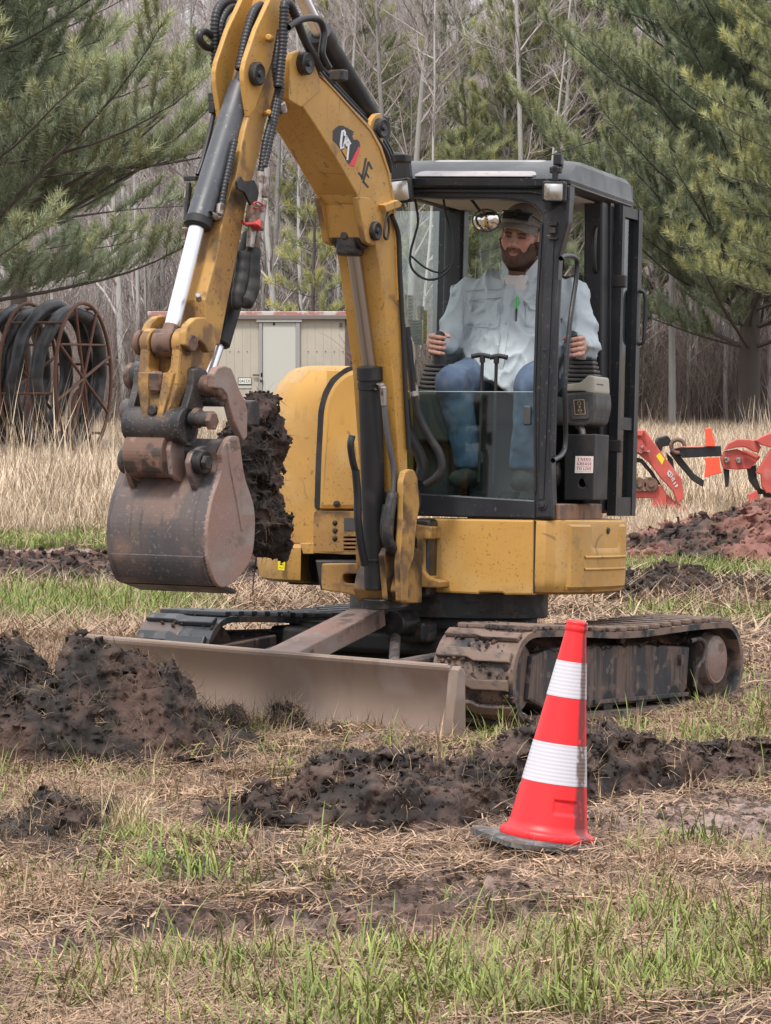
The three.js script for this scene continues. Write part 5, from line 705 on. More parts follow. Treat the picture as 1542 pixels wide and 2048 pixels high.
  ex('cable', [tube([[829, 392], [836, 440], [830, 470], [821, 505], [823, 535], [845, 556], [872, 558], [898, 540], [906, 515], [902, 470], [892, 430], [886, 392]].map(([a, b]) => hp(0.35, a, b)), 0.006, 80, 6), tube([[822, 512], [850, 535], [880, 545], [900, 530]].map(([a, b]) => hp(0.33, a, b)), 0.005, 30, 6)], M.hose, H);
  ex('headliner', [plateZ(round(hz(-0.55, [[1182, 384], [1222, 384], [1222, 432], [1208, 424]]), 0.01), -0.55, 0.05, 0.006), box(0.8, 0.03, 1.3, 0.22, 2.4, -0.1, 0.01)], std({ color: rgb(0.48, 0.45, 0.43), roughness: 0.8 }), H);
}
// ---------------------------------------------------------------- boom, stick, cylinders, hoses
const stroke = (pts, w) => { const L = [], R = []; pts.forEach((p, i) => { const a = pts[Math.max(0, i - 1)], b = pts[Math.min(pts.length - 1, i + 1)], d = Math.hypot(b[0] - a[0], b[1] - a[1]), nx = -(b[1] - a[1]) / d * w / 2, ny = (b[0] - a[0]) / d * w / 2; L.push([p[0] + nx, p[1] + ny]); R.unshift([p[0] - nx, p[1] - ny]); }); return [...L, ...R]; };
{
  const W = 0.105;
  const body = [[583, 178], [632, 148], [660, 172], [700, 215], [741, 258], [762, 295], [778, 345], [788, 400], [793, 480], [800, 600], [806, 720], [813, 850], [816, 950], [812, 985], [803, 985], [797, 900], [785, 728], [760, 535], [752, 492], [746, 484], [738, 484], [730, 474], [727, 450], [722, 410], [714, 389], [680, 330], [640, 265], [600, 205]];
  const boom = ex('boom', plateX(bz(W, body), W, 2 * W, 0.006), M.yellow, B, { uv: 1.4 });
  ex('weld_plate', [plateX(bz(W + 0.004, [[640, 150], [665, 178], [741, 262], [760, 298], [776, 345], [786, 402], [790, 480], [796, 600], [801, 600], [794, 480], [789, 400], [779, 343], [763, 293], [742, 256], [700, 212], [650, 158]]), W + 0.006, 2 * W + 0.012, 0.002)], M.yellow, B, { parent: boom });
  const tip = bz(W, [[575, 200], [577, 120], [583, 106], [597, 101], [612, 105], [622, 118], [634, 150], [640, 180], [600, 215]]);
  for (const x of [W + 0.008, -W + 0.022]) ex('tip_ear', plateX(round(tip, 0.01), x, 0.03, 0.005), M.yellow, B, { parent: boom });
  // ears that carry the boom cylinder rod
  for (const x of [W + 0.006, -W + 0.024]) ex('cylinder_ear', plateX(round(bz(W, [[712, 392], [738, 395], [758, 440], [760, 478], [745, 492], [730, 485], [724, 452]]), 0.015), x, 0.03, 0.005), M.yellowWorn, B, { parent: boom });
  const cap = (name, p, x0, x1, r, m = M.greasy, parent = boom) => ex(name, [turned(V(x0, p.y, p.z), V(x0 + Math.sign(x1 - x0), p.y, p.z), [[0, r * 0.8], [0.003, r], [Math.abs(x1 - x0) - 0.006, r], [Math.abs(x1 - x0), r * 0.82], [Math.abs(x1 - x0) - 0.004, r * 0.6], [Math.abs(x1 - x0) - 0.004, r * 0.3], [Math.abs(x1 - x0) + 0.006, r * 0.25], [Math.abs(x1 - x0) + 0.006, 0]], 26)], m, B, { parent });
  const pTip = bx(W, 601, 127), pRod = bx(W, 745, 462);
  cap('pin_cap', pTip, W + 0.006, W + 0.045, 0.05); cap('pin_cap', pTip, -W - 0.008, -W - 0.04, 0.05); cap('pin_cap', pRod, W + 0.004, W + 0.03, 0.042);
  cap('pin_cap', pRod, -W + 0.0, -W - 0.03, 0.042);
  // underside soot
  // arm cylinder lug on the back of the boom
  for (const x of [0.075, -0.05]) ex('cylinder_lug', plateX(round(bz(0.07, [[736, 262], [741, 240], [750, 228], [761, 226], [766, 240], [764, 300], [757, 312]]), 0.01), x, 0.025, 0.004), M.yellow, B, { parent: boom });
  cap('pin_cap', bx(0.075, 757, 256), 0.075, 0.105, 0.045);
  const X = W - 0.0006, Z = (l) => bz(X, l.map(([a, b]) => [650 + a / 10.28, 230 + b / 10.28])), dec = (name, polys, m, k = 0) => ex(name, polys.map((p) => plateX(Z(p), X + 0.0012 * (k + 1), 0.002, 0)), m, B, { parent: boom });
  const ink = std({ color: rgb(0.03, 0.031, 0.036), roughness: 0.5 }), white = std({ color: rgb(0.75, 0.75, 0.77), roughness: 0.5 }), redInk = std({ color: rgb(0.7, 0.05, 0.08), roughness: 0.5 });
  dec('badge', [[[160, 320], [220, 260], [290, 215], [380, 225], [430, 262], [440, 250], [520, 310], [525, 300], [600, 355], [545, 375], [590, 385], [556, 430], [585, 510], [660, 505], [705, 550], [722, 660], [690, 680], [600, 860], [520, 1000], [470, 1010], [440, 960], [330, 740], [250, 620], [150, 520]]], ink, 0);
  dec('lettering', [stroke([[400, 430], [403, 360], [380, 316], [352, 330], [338, 420], [318, 600], [322, 695], [375, 660], [385, 590]], 40), stroke([[378, 650], [432, 430]], 34), stroke([[430, 420], [440, 640]], 36), stroke([[392, 600], [440, 565]], 26), stroke([[442, 470], [515, 600]], 44), stroke([[488, 540], [450, 925]], 34)], white, 1);
  dec('lettering_accent', [[[335, 735], [410, 665], [428, 700], [437, 900]]], M.yellow, 2);
  dec('red_wedge', [[[690, 640], [708, 700], [650, 900], [590, 1070], [470, 1005], [510, 1000]]], redInk, 1);
  dec('lettering', [stroke([[840, 885], [800, 1100], [752, 1325]], 44), stroke([[766, 1290], [682, 1180]], 44), stroke([[893, 960], [840, 1180], [778, 1385]], 42), stroke([[886, 960], [962, 1115]], 44), stroke([[838, 1190], [902, 1290]], 36), stroke([[780, 1365], [886, 1492]], 44)], ink, 0);

  // boom cylinder
  const rodTop = bx(0, 703, 472), barTop = bx(0, 739, 735), barBot = bx(0, 752, 1178);
  const bc = ex('boom_cylinder', [cyl(barTop, barBot, 0.052, 0.052, 28), turned(barTop, barBot, [[-0.004, 0.034], [-0.004, 0.054], [0.0, 0.058], [0.055, 0.058], [0.058, 0.053]], 28), turned(barTop.clone().lerp(barBot, 0.065), barBot, [[0, 0.052], [0.002, 0.056], [0.032, 0.056], [0.034, 0.052]], 28), turned(barTop.clone().lerp(barBot, 0.86), barBot, [[0, 0.052], [0.002, 0.055], [0.01, 0.055], [0.012, 0.052]], 28)], M.black, B);
  ex('piston_rod', [cyl(rodTop, barTop, 0.0315, 0.0315, 26)], M.wornRod, B, { parent: bc });
  ex('rod_eye', [onX(rodTop, 0.07, -0.07, 0.06), box(0.1, 0.1, 0.1, rodTop.x, rodTop.y - 0.04, rodTop.z + 0.01, 0.02), cyl(rodTop.clone().add(V(0.0, 0, 0.03)), rodTop.clone().add(V(0, 0, 0.068)), 0.022, 0.02)], M.greasy, B, { parent: bc });
  // arm cylinder along the back of the boom
  const a0 = bx(0, 752, 258), a1 = bx(0, 640, 68), a2 = bx(0, 596, -20);
  const ac = ex('arm_cylinder', [cyl(a0, a1, 0.052, 0.052, 26), turned(a1, a0, [[-0.01, 0.035], [-0.008, 0.058], [0.06, 0.058], [0.064, 0.05]], 26), onX(a0, 0.045, -0.045, 0.06)], M.black, B);
  ex('piston_rod', [cyl(a1, a2, 0.03, 0.03, 22)], M.chrome, B, { parent: ac });
  // hard lines on the boom
  for (const [x, o, r] of [[0.085, 0, 0.0105], [0.05, -5, 0.0105], [0.02, -9, 0.012]]) ex('hydraulic_line', [tube([[628, 138], [645, 160], [692, 212], [736, 258], [762, 292], [775, 320], [779, 345]].map(([a, b]) => bx(x, a + 3 - o * 0.7, b + o)), r, 50, 8)], M.hose, B, { parent: boom });
  ex('line_clamp', [box(0.2, 0.05, 0.05, 0, bx(0, 652, 152).y, bx(0, 652, 152).z, 0.008)], M.greasy, B, { parent: boom });
  ex('line_clamp', [box(0.16, 0.04, 0.05, 0.03, bx(0, 776, 318).y, bx(0, 776, 318).z, 0.008)], M.greasy, B, { parent: boom });

  // swing post at the foot
  const ear = [[806, 965], [811, 943], [820, 938], [829, 940], [836, 957], [840, 1010], [834, 1045], [828, 1115], [818, 1143], [817, 1203], [803, 1203], [800, 1130], [806, 1030]];
  const sw = ex('swing_post', [plateX(round(bz(0.165, ear), 0.01), 0.165, 0.032, 0.006)], M.yellowWorn, B);
  ex('post_base', [plateX(round(bz(0.0, [[752, 1150], [746, 1180], [755, 1204], [800, 1205], [800, 1100], [780, 1090]]), 0.01), 0.116, 0.22, 0.006), plateX(round(bz(-0.1, [[738, 1070], [725, 1085], [727, 1125], [735, 1168], [750, 1198], [768, 1200], [770, 1085]]), 0.012), -0.1, 0.04, 0.006)], M.greasyYellow, B, { parent: sw });
  ex('post_rib', [plateX(round(bz(0.09, [[775, 1095], [768, 1110], [776, 1200], [792, 1201], [792, 1110]]), 0.008), 0.09, 0.03, 0.004)], M.greasyYellow, B, { parent: sw });
  ex('slew_foot', [onX(bx(0, 790, 1000), 0.1, -0.1, 0.07), cyl(bx(0, 770, 1192), bx(0, 771, 1212), 0.11, 0.11, 28)], M.greasy, B, { parent: sw });
  // hoses by the boom foot
  const hp2 = (x, l) => l.map(([a, b]) => bx(x, a, b));
  ex('hose', [tube(hp2(0.1, [[768, 800], [771, 840], [778, 890], [787, 935], [788, 970], [784, 1010]]), 0.013, 40, 9)], std({ color: rgb(0.11, 0.11, 0.12), roughness: 0.5 }), B);
  ex('hose_fitting', [cyl(bx(0.1, 766, 773), bx(0.1, 768, 812), 0.016, 0.013, 12), tube(hp2(0.08, [[752, 774], [764, 771], [767, 782]]), 0.014, 10, 8)], M.steel, B);
  ex('hose', [tube(hp2(0, [[711, 940], [715, 990], [716, 1040], [722, 1090], [730, 1130]]), 0.018, 40, 9), tube(hp2(-0.02, [[704, 872], [701, 890], [705, 920], [711, 945]]), 0.016, 20, 9)], M.hose, B);
  ex('hose', [tube(hp2(0.12, [[786, 985], [778, 1030], [776, 1080], [790, 1100], [797, 1080]]), 0.026, 40, 9), tube(hp2(0.08, [[775, 1010], [770, 1060], [780, 1110]]), 0.024, 30, 9), tube(hp2(0.09, [[797, 985], [790, 1040], [796, 1110]]), 0.022, 30, 9)], M.greasy, B);
  // hoses between boom and cab
  ex('hose', [tube([[812, 655], [818, 700], [823, 740], [829, 790], [838, 830], [858, 872], [878, 905], [884, 935], [872, 955], [850, 970]].map(([a, b]) => hp(0.78, a, b)), 0.019, 70, 10), tube([[808, 800], [815, 860], [835, 900], [845, 930], [838, 960]].map(([a, b]) => hp(0.76, a, b)), 0.026, 40, 10)], M.black, H, { label: 'dark worn hose' });
  ex('hose_fitting', [cyl(hp(0.78, 829, 765), hp(0.78, 834, 812), 0.014, 0.014, 10), cyl(hp(0.78, 828, 782), hp(0.78, 831, 794), 0.022, 0.022, 6), tube([[805, 640], [813, 660], [826, 690], [828, 740], [829, 770]].map(([a, b]) => hp(0.78, a, b)), 0.007, 30, 7)], M.steel, H);
  ex('cable', [tube([[776, 425], [772, 440], [768, 470], [774, 478], [778, 460], [776, 432]].map(([a, b]) => bx(W + 0.02, a, b)), 0.006, 40, 6), tube([[783, 430], [797, 470], [800, 540], [803, 600], [808, 700], [812, 800], [818, 900]].map(([a, b]) => bx(W + 0.015, a, b)), 0.011, 60, 7)], M.hose, B);
  ex('lamp_bracket', [plateX(bz(W + 0.02, [[764, 410], [792, 400], [800, 406], [798, 414], [770, 424]]), W + 0.03, 0.06, 0.004)], M.yellow, B, { parent: boom });

  // ------------------------------------------------------------ stick
  const S = 0.078;
  const st = ex('stick', plateX(bz(S, [[600, -40], [566, 120], [545, 200], [531, 249], [519, 311], [497, 389], [480, 486], [457, 600], [440, 690], [412, 690], [410, 600], [430, 525], [449, 428], [472, 350], [490, 260], [505, 205], [535, 97], [560, 0], [572, -40]]), S, 2 * S, 0.007), M.yellowWorn, B, { uv: 1.2 });
  for (const x of [S + 0.004, -S + 0.02]) ex('stick_rail', plateX(round(bz(S, [[584, -40], [570, 20], [540, 130], [510, 215], [497, 235], [490, 190], [486, 160], [486, 140], [490, 120], [511, 58], [538, 0], [552, -40]]), 0.008), x, 0.024, 0.005), M.yellow, B, { parent: st });
  cap('pin_cap', bx(S, 507, 148), S + 0.004, S + 0.034, 0.05, M.greasy, st);
  cap('pin_cap', bx(S, 507, 148), -S - 0.004, -S - 0.03, 0.05, M.greasy, st);
  ex('stud', [cyl(bx(S, 543, 78), bx(S + 0.05, 537, 74), 0.013), cyl(bx(S, 530, 228), bx(S + 0.06, 538, 224), 0.011)], M.yellow, B, { parent: st });
  ex('bolt', [cyl(bx(S, 398, 600), bx(S + 0.03, 396, 590), 0.012)], M.steel, B, { parent: st });
  // bucket cylinder over the stick
  const c0 = bx(0, 493, 140), c1 = bx(0, 396, 447), c2 = bx(0, 334, 686), cd = c1.clone().sub(c0).normalize(), CL = c0.distanceTo(c1);
  const bk = ex('bucket_cylinder', [turned(c0, c1, [[-0.02, 0.0], [-0.02, 0.03], [0.0, 0.037], [0.06, 0.039], [0.075, 0.046], [0.082, 0.054], [0.09, 0.0545], [CL - 0.02, 0.0545], [CL - 0.016, 0.05], [CL, 0.05]], 30)], M.cylinder, B);
  ex('gland', [turned(c1, c2, [[-0.022, 0.05], [-0.02, 0.0575], [0.012, 0.0575], [0.016, 0.05], [0.022, 0.04], [0.022, 0.03]], 30)], M.black, B, { parent: bk });
  ex('piston_rod', [cyl(c1, c2.clone().addScaledVector(cd, -0.075), 0.033, 0.033, 26)], M.chrome, B, { parent: bk });
  ex('rod_end', [cyl(c2.clone().addScaledVector(cd, -0.08), c2, 0.036, 0.036, 22), onX(c2, 0.045, -0.045, 0.058, 26)], M.rustPin, B, { parent: bk });
  // thumb cylinder behind the stick
  const t0 = bx(0.0, 505, 470), t1 = bx(0.0, 440, 690), t2 = bx(0.0, 416, 760);
  const tc = ex('thumb_cylinder', [cyl(t0, t1, 0.042, 0.042, 22)], M.black, B); ex('piston_rod', [cyl(t1, t2, 0.02, 0.02, 16)], M.chrome, B, { parent: tc });
  // hoses
  const hs = (x, l) => l.map(([a, b]) => bx(x, a, b));
  const corr = (x, l, r = 0.02) => ex('corrugated_hose', hose(hs(x, l), r), M.hose, B);
  corr(0.14, [[556, 175], [560, 140], [565, 90], [568, 34], [570, 8], [581, 12], [596, 44]], 0.021);
  ex('hose', [tube(hs(0.14, [[594, 40], [602, 62], [615, 91], [630, 116], [642, 138]]), 0.0185, 40, 10), tube(hs(0.16, [[576, 55], [588, 46], [605, 38], [625, 36], [640, 42], [648, 62], [646, 85], [644, 105], [650, 122], [658, 136]]), 0.0155, 60, 10)], M.hose, B);
  corr(0.12, [[561, 60], [555, 95], [550, 130], [553, 160], [556, 180], [552, 202], [544, 236], [531, 285], [522, 345]], 0.016);
  corr(0.13, [[560, 150], [562, 175], [556, 205], [549, 240], [538, 290], [528, 335]], 0.015);
  corr(-0.14, [[433, 190], [431, 120], [430, 45], [440, 12], [463, 4], [482, 22], [490, 44]], 0.021);
  corr(-0.12, [[449, 116], [443, 80], [443, 46], [456, 20], [472, 17], [484, 40]], 0.019);
  ex('hose', [tube(hs(-0.15, [[426, 97], [412, 94], [401, 82], [399, 70], [405, 63], [416, 66], [428, 78]]), 0.016, 40, 9), tube(hs(-0.12, [[430, 215], [420, 262], [405, 322], [395, 350]]), 0.011, 30, 8)], M.hose, B);
  corr(0.03, [[524, 10], [508, 22], [495, 60], [483, 115], [478, 140]], 0.02); corr(0.05, [[536, 14], [521, 32], [506, 78], [494, 126]], 0.018);
  corr(0.07, [[470, 280], [461, 320], [451, 365], [442, 412]], 0.015);
  ex('hose_fitting', [cyl(bx(0.07, 442, 408), bx(0.07, 438, 430), 0.018, 0.016, 12), tube(hs(0.06, [[439, 430], [434, 434], [420, 428]]), 0.014, 10, 8), cyl(bx(0.12, 522, 343), bx(0.12, 516, 400), 0.018, 0.018, 12), cyl(bx(0.13, 532, 335), bx(0.13, 527, 395), 0.02, 0.02, 12), cyl(bx(0.12, 517, 395), bx(0.12, 508, 445), 0.022, 0.024, 12), cyl(bx(0.13, 525, 400), bx(0.13, 518, 460), 0.02, 0.02, 12), cyl(bx(0.12, 505, 452), bx(0.12, 500, 496), 0.02, 0.016, 12), cyl(bx(0.1, 515, 455), bx(0.1, 510, 500), 0.018, 0.022, 12), cyl(bx(0.13, 560, 205), bx(0.13, 566, 226), 0.022, 0.02, 12)], M.steel, B);
  ex('fitting_block', [box(0.05, 0.04, 0.04, -0.12, bx(-0.12, 430, 195).y, bx(-0.12, 430, 195).z, 0.006), box(0.03, 0.05, 0.03, -0.12, bx(-0.12, 426, 215).y, bx(-0.12, 426, 215).z, 0.006), box(0.06, 0.02, 0.03, -0.12, bx(-0.12, 383, 357).y, bx(-0.12, 383, 357).z, 0.004), cyl(bx(-0.12, 378, 365), bx(-0.12, 372, 440), 0.012, 0.012, 10)], M.greasy, B);
  ex('hose_fitting', [cyl(bx(-0.13, 378, 372), bx(-0.13, 374, 400), 0.017, 0.015, 10), cyl(bx(-0.13, 370, 455), bx(-0.13, 369, 480), 0.014, 0.014, 10)], M.steel, B);
  ex('valve_bracket', [plateX(round(bz(0.13, [[474, 362], [482, 352], [488, 362], [509, 360], [514, 372], [527, 412], [505, 416], [490, 385], [476, 378]]), 0.006), 0.13, 0.012, 0.002)], M.black, B);
  ex('valve_handle', [tube(hs(0.15, [[484, 442], [490, 448], [505, 448], [512, 452], [518, 440]]), 0.007, 24, 7), tube(hs(0.15, [[505, 408], [514, 404], [526, 410], [524, 416], [508, 416]]), 0.004, 24, 6), cyl(bx(0.145, 516, 440), bx(0.145, 510, 455), 0.016, 0.026, 12)], M.red, B, { label: 'red valve handle' });
  ex('valve_body', [cyl(bx(0.125, 508, 410), bx(0.125, 503, 452), 0.03, 0.03, 16)], M.rustPin, B);
  ex('fabric_sleeve', [sweep(curve(hs(0.11, [[506, 500], [504, 520], [502, 560], [497, 590], [485, 614]])), 40, 12, (t) => (0.032 + 0.007 * Math.sin(t * 3) + 0.0012 * Math.sin(t * 23)) * Math.min(1, (1.02 - t) * 9)), sweep(curve(hs(0.09, [[490, 505], [486, 540], [478, 580], [474, 605], [480, 618]])), 40, 12, (t) => (0.028 + 0.006 * Math.sin(t * 3 + 1) + 0.0012 * Math.sin(t * 29)) * Math.min(1, (1.02 - t) * 9)), cyl(bx(0.11, 506, 494), bx(0.11, 504, 512), 0.028, 0.031)], M.black, B);

  // ------------------------------------------------------------ linkage and coupler
  const A = c2;
  ex('link_pin', [onX(A, 0.13, -0.13, 0.036, 22), onX(A, -0.115, -0.14, 0.052, 22)], M.rustPin, B);
  const low = bx(0, 320, 855), ld = low.clone().sub(A).normalize(), LL = A.distanceTo(low), nrm = V(1, 0, 0).cross(ld).normalize(), lm = new THREE.Matrix4().makeBasis(V(1, 0, 0), ld, nrm).setPosition(A);
  const link = ex('bucket_link', [ext(round([[-0.098, -0.045], [-0.098, 0.19], [-0.075, LL - 0.08], [-0.035, LL], [0.035, LL], [0.075, LL - 0.08], [0.098, 0.19], [0.098, -0.045], [0.055, -0.045], [0.055, 0.11], [0.03, 0.14], [-0.03, 0.14], [-0.055, 0.11], [-0.055, -0.045]], 0.012), 0.1, 0.012).translate(0, 0, -0.05).applyMatrix4(lm), ...[0.062, -0.062].map((x) => ext(round([[x - 0.026, 0.13], [x * 0.55 - 0.014, LL - 0.03], [x * 0.55 + 0.014, LL - 0.03], [x + 0.026, 0.13]], 0.006), 0.02, 0.004).translate(0, 0, -0.066).applyMatrix4(lm), ), onX(A, 0.098, 0.055, 0.06, 22), onX(A, -0.055, -0.098, 0.06, 22)], M.yellowWorn, B);
  ex('bolt', [cyl(V(0, 0, 0), V(0, 0, 0.02), 0.022, 0.022, 16).applyMatrix4(new THREE.Matrix4().makeBasis(V(1, 0, 0), V(0, 1, 0), V(0, 0, 1)).setPosition(A.clone().addScaledVector(ld, LL - 0.07).add(V(0, 0, 0.055))))], M.greasy, B, { parent: link });
  { const p = A.clone().addScaledVector(ld, 0.15).add(V(0, 0, 0.05)); ex('boss', [cyl(p.clone().add(V(0, 0.03, 0)), p.clone().add(V(0, -0.06, 0.01)), 0.034, 0.026, 18, 0.012)], M.rustPin, B, { parent: link }); }
  ex('guide_link', plateX(round(bz(-0.14, [[282, 690], [285, 662], [293, 644], [306, 633], [322, 631], [334, 640], [334, 662], [314, 668], [304, 692]]), 0.008), -0.115, 0.035, 0.006), M.yellowWorn, B);
  ex('guide_link', plateX(round(bz(0.125, [[371, 690], [372, 664], [378, 648], [392, 636], [410, 634], [426, 648], [434, 690], [430, 702], [418, 706], [410, 690], [400, 680], [392, 690], [386, 700]]), 0.008), 0.125, 0.035, 0.006), M.yellowWorn, B);
  ex('stick_end', [plateX(round(bz(0.07, [[384, 690], [436, 680], [428, 712], [412, 745], [396, 772], [376, 772], [372, 730]]), 0.01), 0.07, 0.14, 0.006)], M.yellowWorn, B, { parent: st });
  const p3 = bx(0.2, 437, 772), p4 = bx(-0.18, 277, 752);
  ex('pin_disc', [onX(p3, 0.2, 0.235, 0.058, 28), onX(p3, 0.06, 0.2, 0.045, 20)], M.rustPin, B);
  ex('pin_disc', [onX(p4, -0.19, -0.225, 0.055, 28)], M.rustPin, B); ex('pin_washer', [onX(p4, -0.14, -0.19, 0.06, 28)], M.greasy, B);
  const cpl = [[388, 738], [398, 732], [414, 740], [421, 762], [417, 800], [404, 822], [399, 845], [397, 868], [388, 895], [374, 892], [370, 866], [368, 838], [378, 800], [386, 770]];
  const coup = ex('quick_coupler', [plateX(round(bz(0.13, cpl), 0.008), 0.13, 0.035, 0.006), plateX(round(bz(0.13, cpl), 0.008), -0.13, 0.035, 0.006), onX(bx(0, 322, 850), 0.13, -0.15, 0.075, 26), onX(bx(0.2, 410, 838), 0.13, 0.245, 0.032, 18), onX(bx(-0.2, 266, 822), -0.12, -0.24, 0.05, 18), onX(bx(0.2, 440, 800), -0.1, 0.22, 0.028, 14)], M.coupler, B);
  ex('pin_nut', [onX(bx(0.25, 421, 842), 0.245, 0.268, 0.04, 6), onX(bx(0.15, 393, 836), 0.14, 0.17, 0.042, 20)], M.rustPin, B, { parent: coup });
  ex('cross_tube', [plateX(round(bz(0.06, [[357, 868], [366, 900], [368, 950], [352, 958], [330, 950], [322, 910], [330, 872]]), 0.03), 0.055, 0.19, 0.006)], M.rustPin, B, { parent: coup });
  for (const x of [0.075, -0.135]) ex('hook_plate', plateX(round(bz(0.075, [[352, 862], [362, 868], [370, 905], [373, 950], [366, 966], [356, 960], [345, 950], [340, 900], [346, 868]]), 0.006), x, 0.022, 0.004), M.mudPlate, B, { parent: coup });
  ex('thumb', plateX(round(bz(0.24, [[430, 776], [427, 750], [436, 735], [450, 731], [463, 736], [470, 752], [479, 778], [490, 800], [496, 818], [495, 874], [488, 882], [478, 862], [468, 842], [461, 815], [455, 790], [446, 778]]), 0.008), 0.24, 0.035, 0.006), M.mudPlate, B, { label: 'mud smeared steel thumb plate' });
  ex('thumb_lug', [plateX(round(bz(0.14, [[495, 803], [515, 800], [520, 812], [520, 850], [495, 850]]), 0.01), 0.14, 0.05, 0.005)], M.coupler, B);

  // ------------------------------------------------------------ bucket
  const BW = 0.235, face = [[438, 904], [440, 926], [433, 959], [420, 998], [411, 1050], [411, 1099], [415, 1131], [427, 1165], [446, 1174]], side = [...face, [476, 1151], [498, 1115], [505, 1066], [503, 1011], [485, 953], [476, 891], [471, 873], [453, 876]];
  const fc = curve(bz(BW, face).map(([z, y]) => V(z, y, 0)), 0.5).getPoints(40).map((p) => [p.x, p.y]), cen = [0, 0]; bz(BW, side).forEach((p) => { cen[0] += p[0] / side.length; cen[1] += p[1] / side.length; });
  const inn = fc.map(([z, y]) => { const l = Math.hypot(cen[0] - z, cen[1] - y); return [z + (cen[0] - z) / l * 0.022, y + (cen[1] - y) / l * 0.022]; }).reverse();
  const bucket = ex('bucket', [plateX([...fc, ...inn], BW, 2 * BW, 0.003), plateX(bz(BW, [[438, 904], [453, 878], [474, 888], [480, 920], [470, 930], [446, 915]]), BW - 0.02, 2 * BW - 0.04, 0.004)], M.bucket, B, { paint: (x, y, z) => { const yb = bx(BW, 430, 1165).y, k = sst(yb + 0.42, yb + 0.05, y + 0.08 * (f3(x * 9, y * 9, z * 9, 3, 4) - 0.5)); return [lerp(0.95, 1.7, k), lerp(0.97, 1.25, k), lerp(1.02, 1.05, k)]; } });
  const sd = curve(bz(BW, side).map(([z, y]) => V(z, y, 0)), 0.5, true).getPoints(70).map((p) => [p.x, p.y]);
  ex('side_plate', plateX(sd, BW + 0.012, 0.024, 0.004), M.mudPlate, B, { parent: bucket }); ex('side_plate', plateX(sd, -BW + 0.012, 0.024, 0.004), M.bucket, B, { parent: bucket });
  ex('side_rib', [plateX(stroke(bz(BW + 0.012, [[455, 885], [462, 940], [474, 1000], [484, 1060]]), 0.018), BW + 0.018, 0.01, 0.003)], M.mudPlate, B, { parent: bucket });
  const strip = fc.slice(27, 38); ex('wear_strip', plateX([...strip.map(([z, y]) => [z + 0.012, y - 0.004]), ...strip.slice().reverse()], BW - 0.01, 2 * BW - 0.02, 0.002), M.bucket, B, { parent: bucket });
  ex('cutting_edge', plateX([[fc[38][0], fc[38][1] - 0.006], [fc[40][0] - 0.1, fc[40][1] - 0.03], [fc[40][0] - 0.1, fc[40][1] - 0.012], [fc[40][0], fc[40][1] + 0.01]], BW, 2 * BW, 0.003), M.greasy, B, { parent: bucket });
  const earO = [[402, 1000], [386, 975], [378, 950], [374, 925], [380, 905], [400, 893], [440, 886], [452, 890], [440, 930], [428, 985], [415, 1020]];
  for (const x of [0.15, -0.15]) { ex('bucket_ear', plateX(round(bz(0.15, earO), 0.01), x + 0.012, 0.026, 0.005), M.bucket, B, { parent: bucket }); }
  ex('bucket_pin', [onX(bx(0.16, 395, 924), 0.13, 0.2, 0.05, 22), onX(bx(0.2, 408, 925), 0.2, 0.222, 0.032, 6)], M.greasy, B, { parent: bucket });
  ex('bucket_pin', [onX(bx(0.16, 395, 924), -0.13, -0.2, 0.055, 22)], M.greasy, B, { parent: bucket });
  for (const x of [0.12, -0.19]) ex('ear_gusset', plateX(bz(0.1, [[405, 960], [401, 1000], [398, 1050], [403, 1050], [412, 1000], [420, 965]]).map(([z, y]) => [z + 0.0, y]), x + 0.012, 0.02, 0.004), M.bucket, B, { parent: bucket });

  // ------------------------------------------------------------ dirt hanging in the bucket
  const chain = [[505, 855, 30], [522, 806, 16], [530, 850, 24], [528, 908, 36], [518, 965, 38], [512, 1018, 34], [534, 1062, 40], [548, 1084, 26]].map(([x, y, r], i) => ({ p: bx(0.02, x, y), r: r / 480 }));
  const core = chain.concat([{ p: bx(0.0, 480, 930), r: 0.12 }, { p: bx(0.0, 480, 1040), r: 0.12 }, { p: bx(-0.1, 500, 900), r: 0.1 }, { p: bx(-0.1, 500, 1000), r: 0.1 }]);
  const dirt = (x, y, z) => { let d = 9; for (const c of core) d = smin(d, Math.hypot(x - c.p.x, y - c.p.y, z - c.p.z) - c.r, 0.03); d = Math.max(d, Math.abs(x) - 0.205); return Math.abs(d) > 0.12 ? d : d + ragged(x, y, z, 10) * 1.5 + 0.03 * (0.5 - n3(x * 9, y * 9, z * 9, 7)); };
  const lo = V(-0.26, 9, 9), hi = V(0.26, -9, -9); for (const c of core) { lo.y = Math.min(lo.y, c.p.y - c.r - 0.05); lo.z = Math.min(lo.z, c.p.z - c.r - 0.05); hi.y = Math.max(hi.y, c.p.y + c.r + 0.05); hi.z = Math.max(hi.z, c.p.z + c.r + 0.05); }
  const root = thing('soil_clod', 'dark clinging soil hanging from the open side of the excavator bucket', 'soil'); root.applyMatrix4(rootM);
  const lump = part('lump', nets(dirt, lo, hi, 0.008, (x, y, z) => soilTone(x, y, z, 0.72)), M.soil, root, B);
  const rr = rng(5), rootG = []; const pa = lump.geometry.attributes.position, na = lump.geometry.attributes.normal;
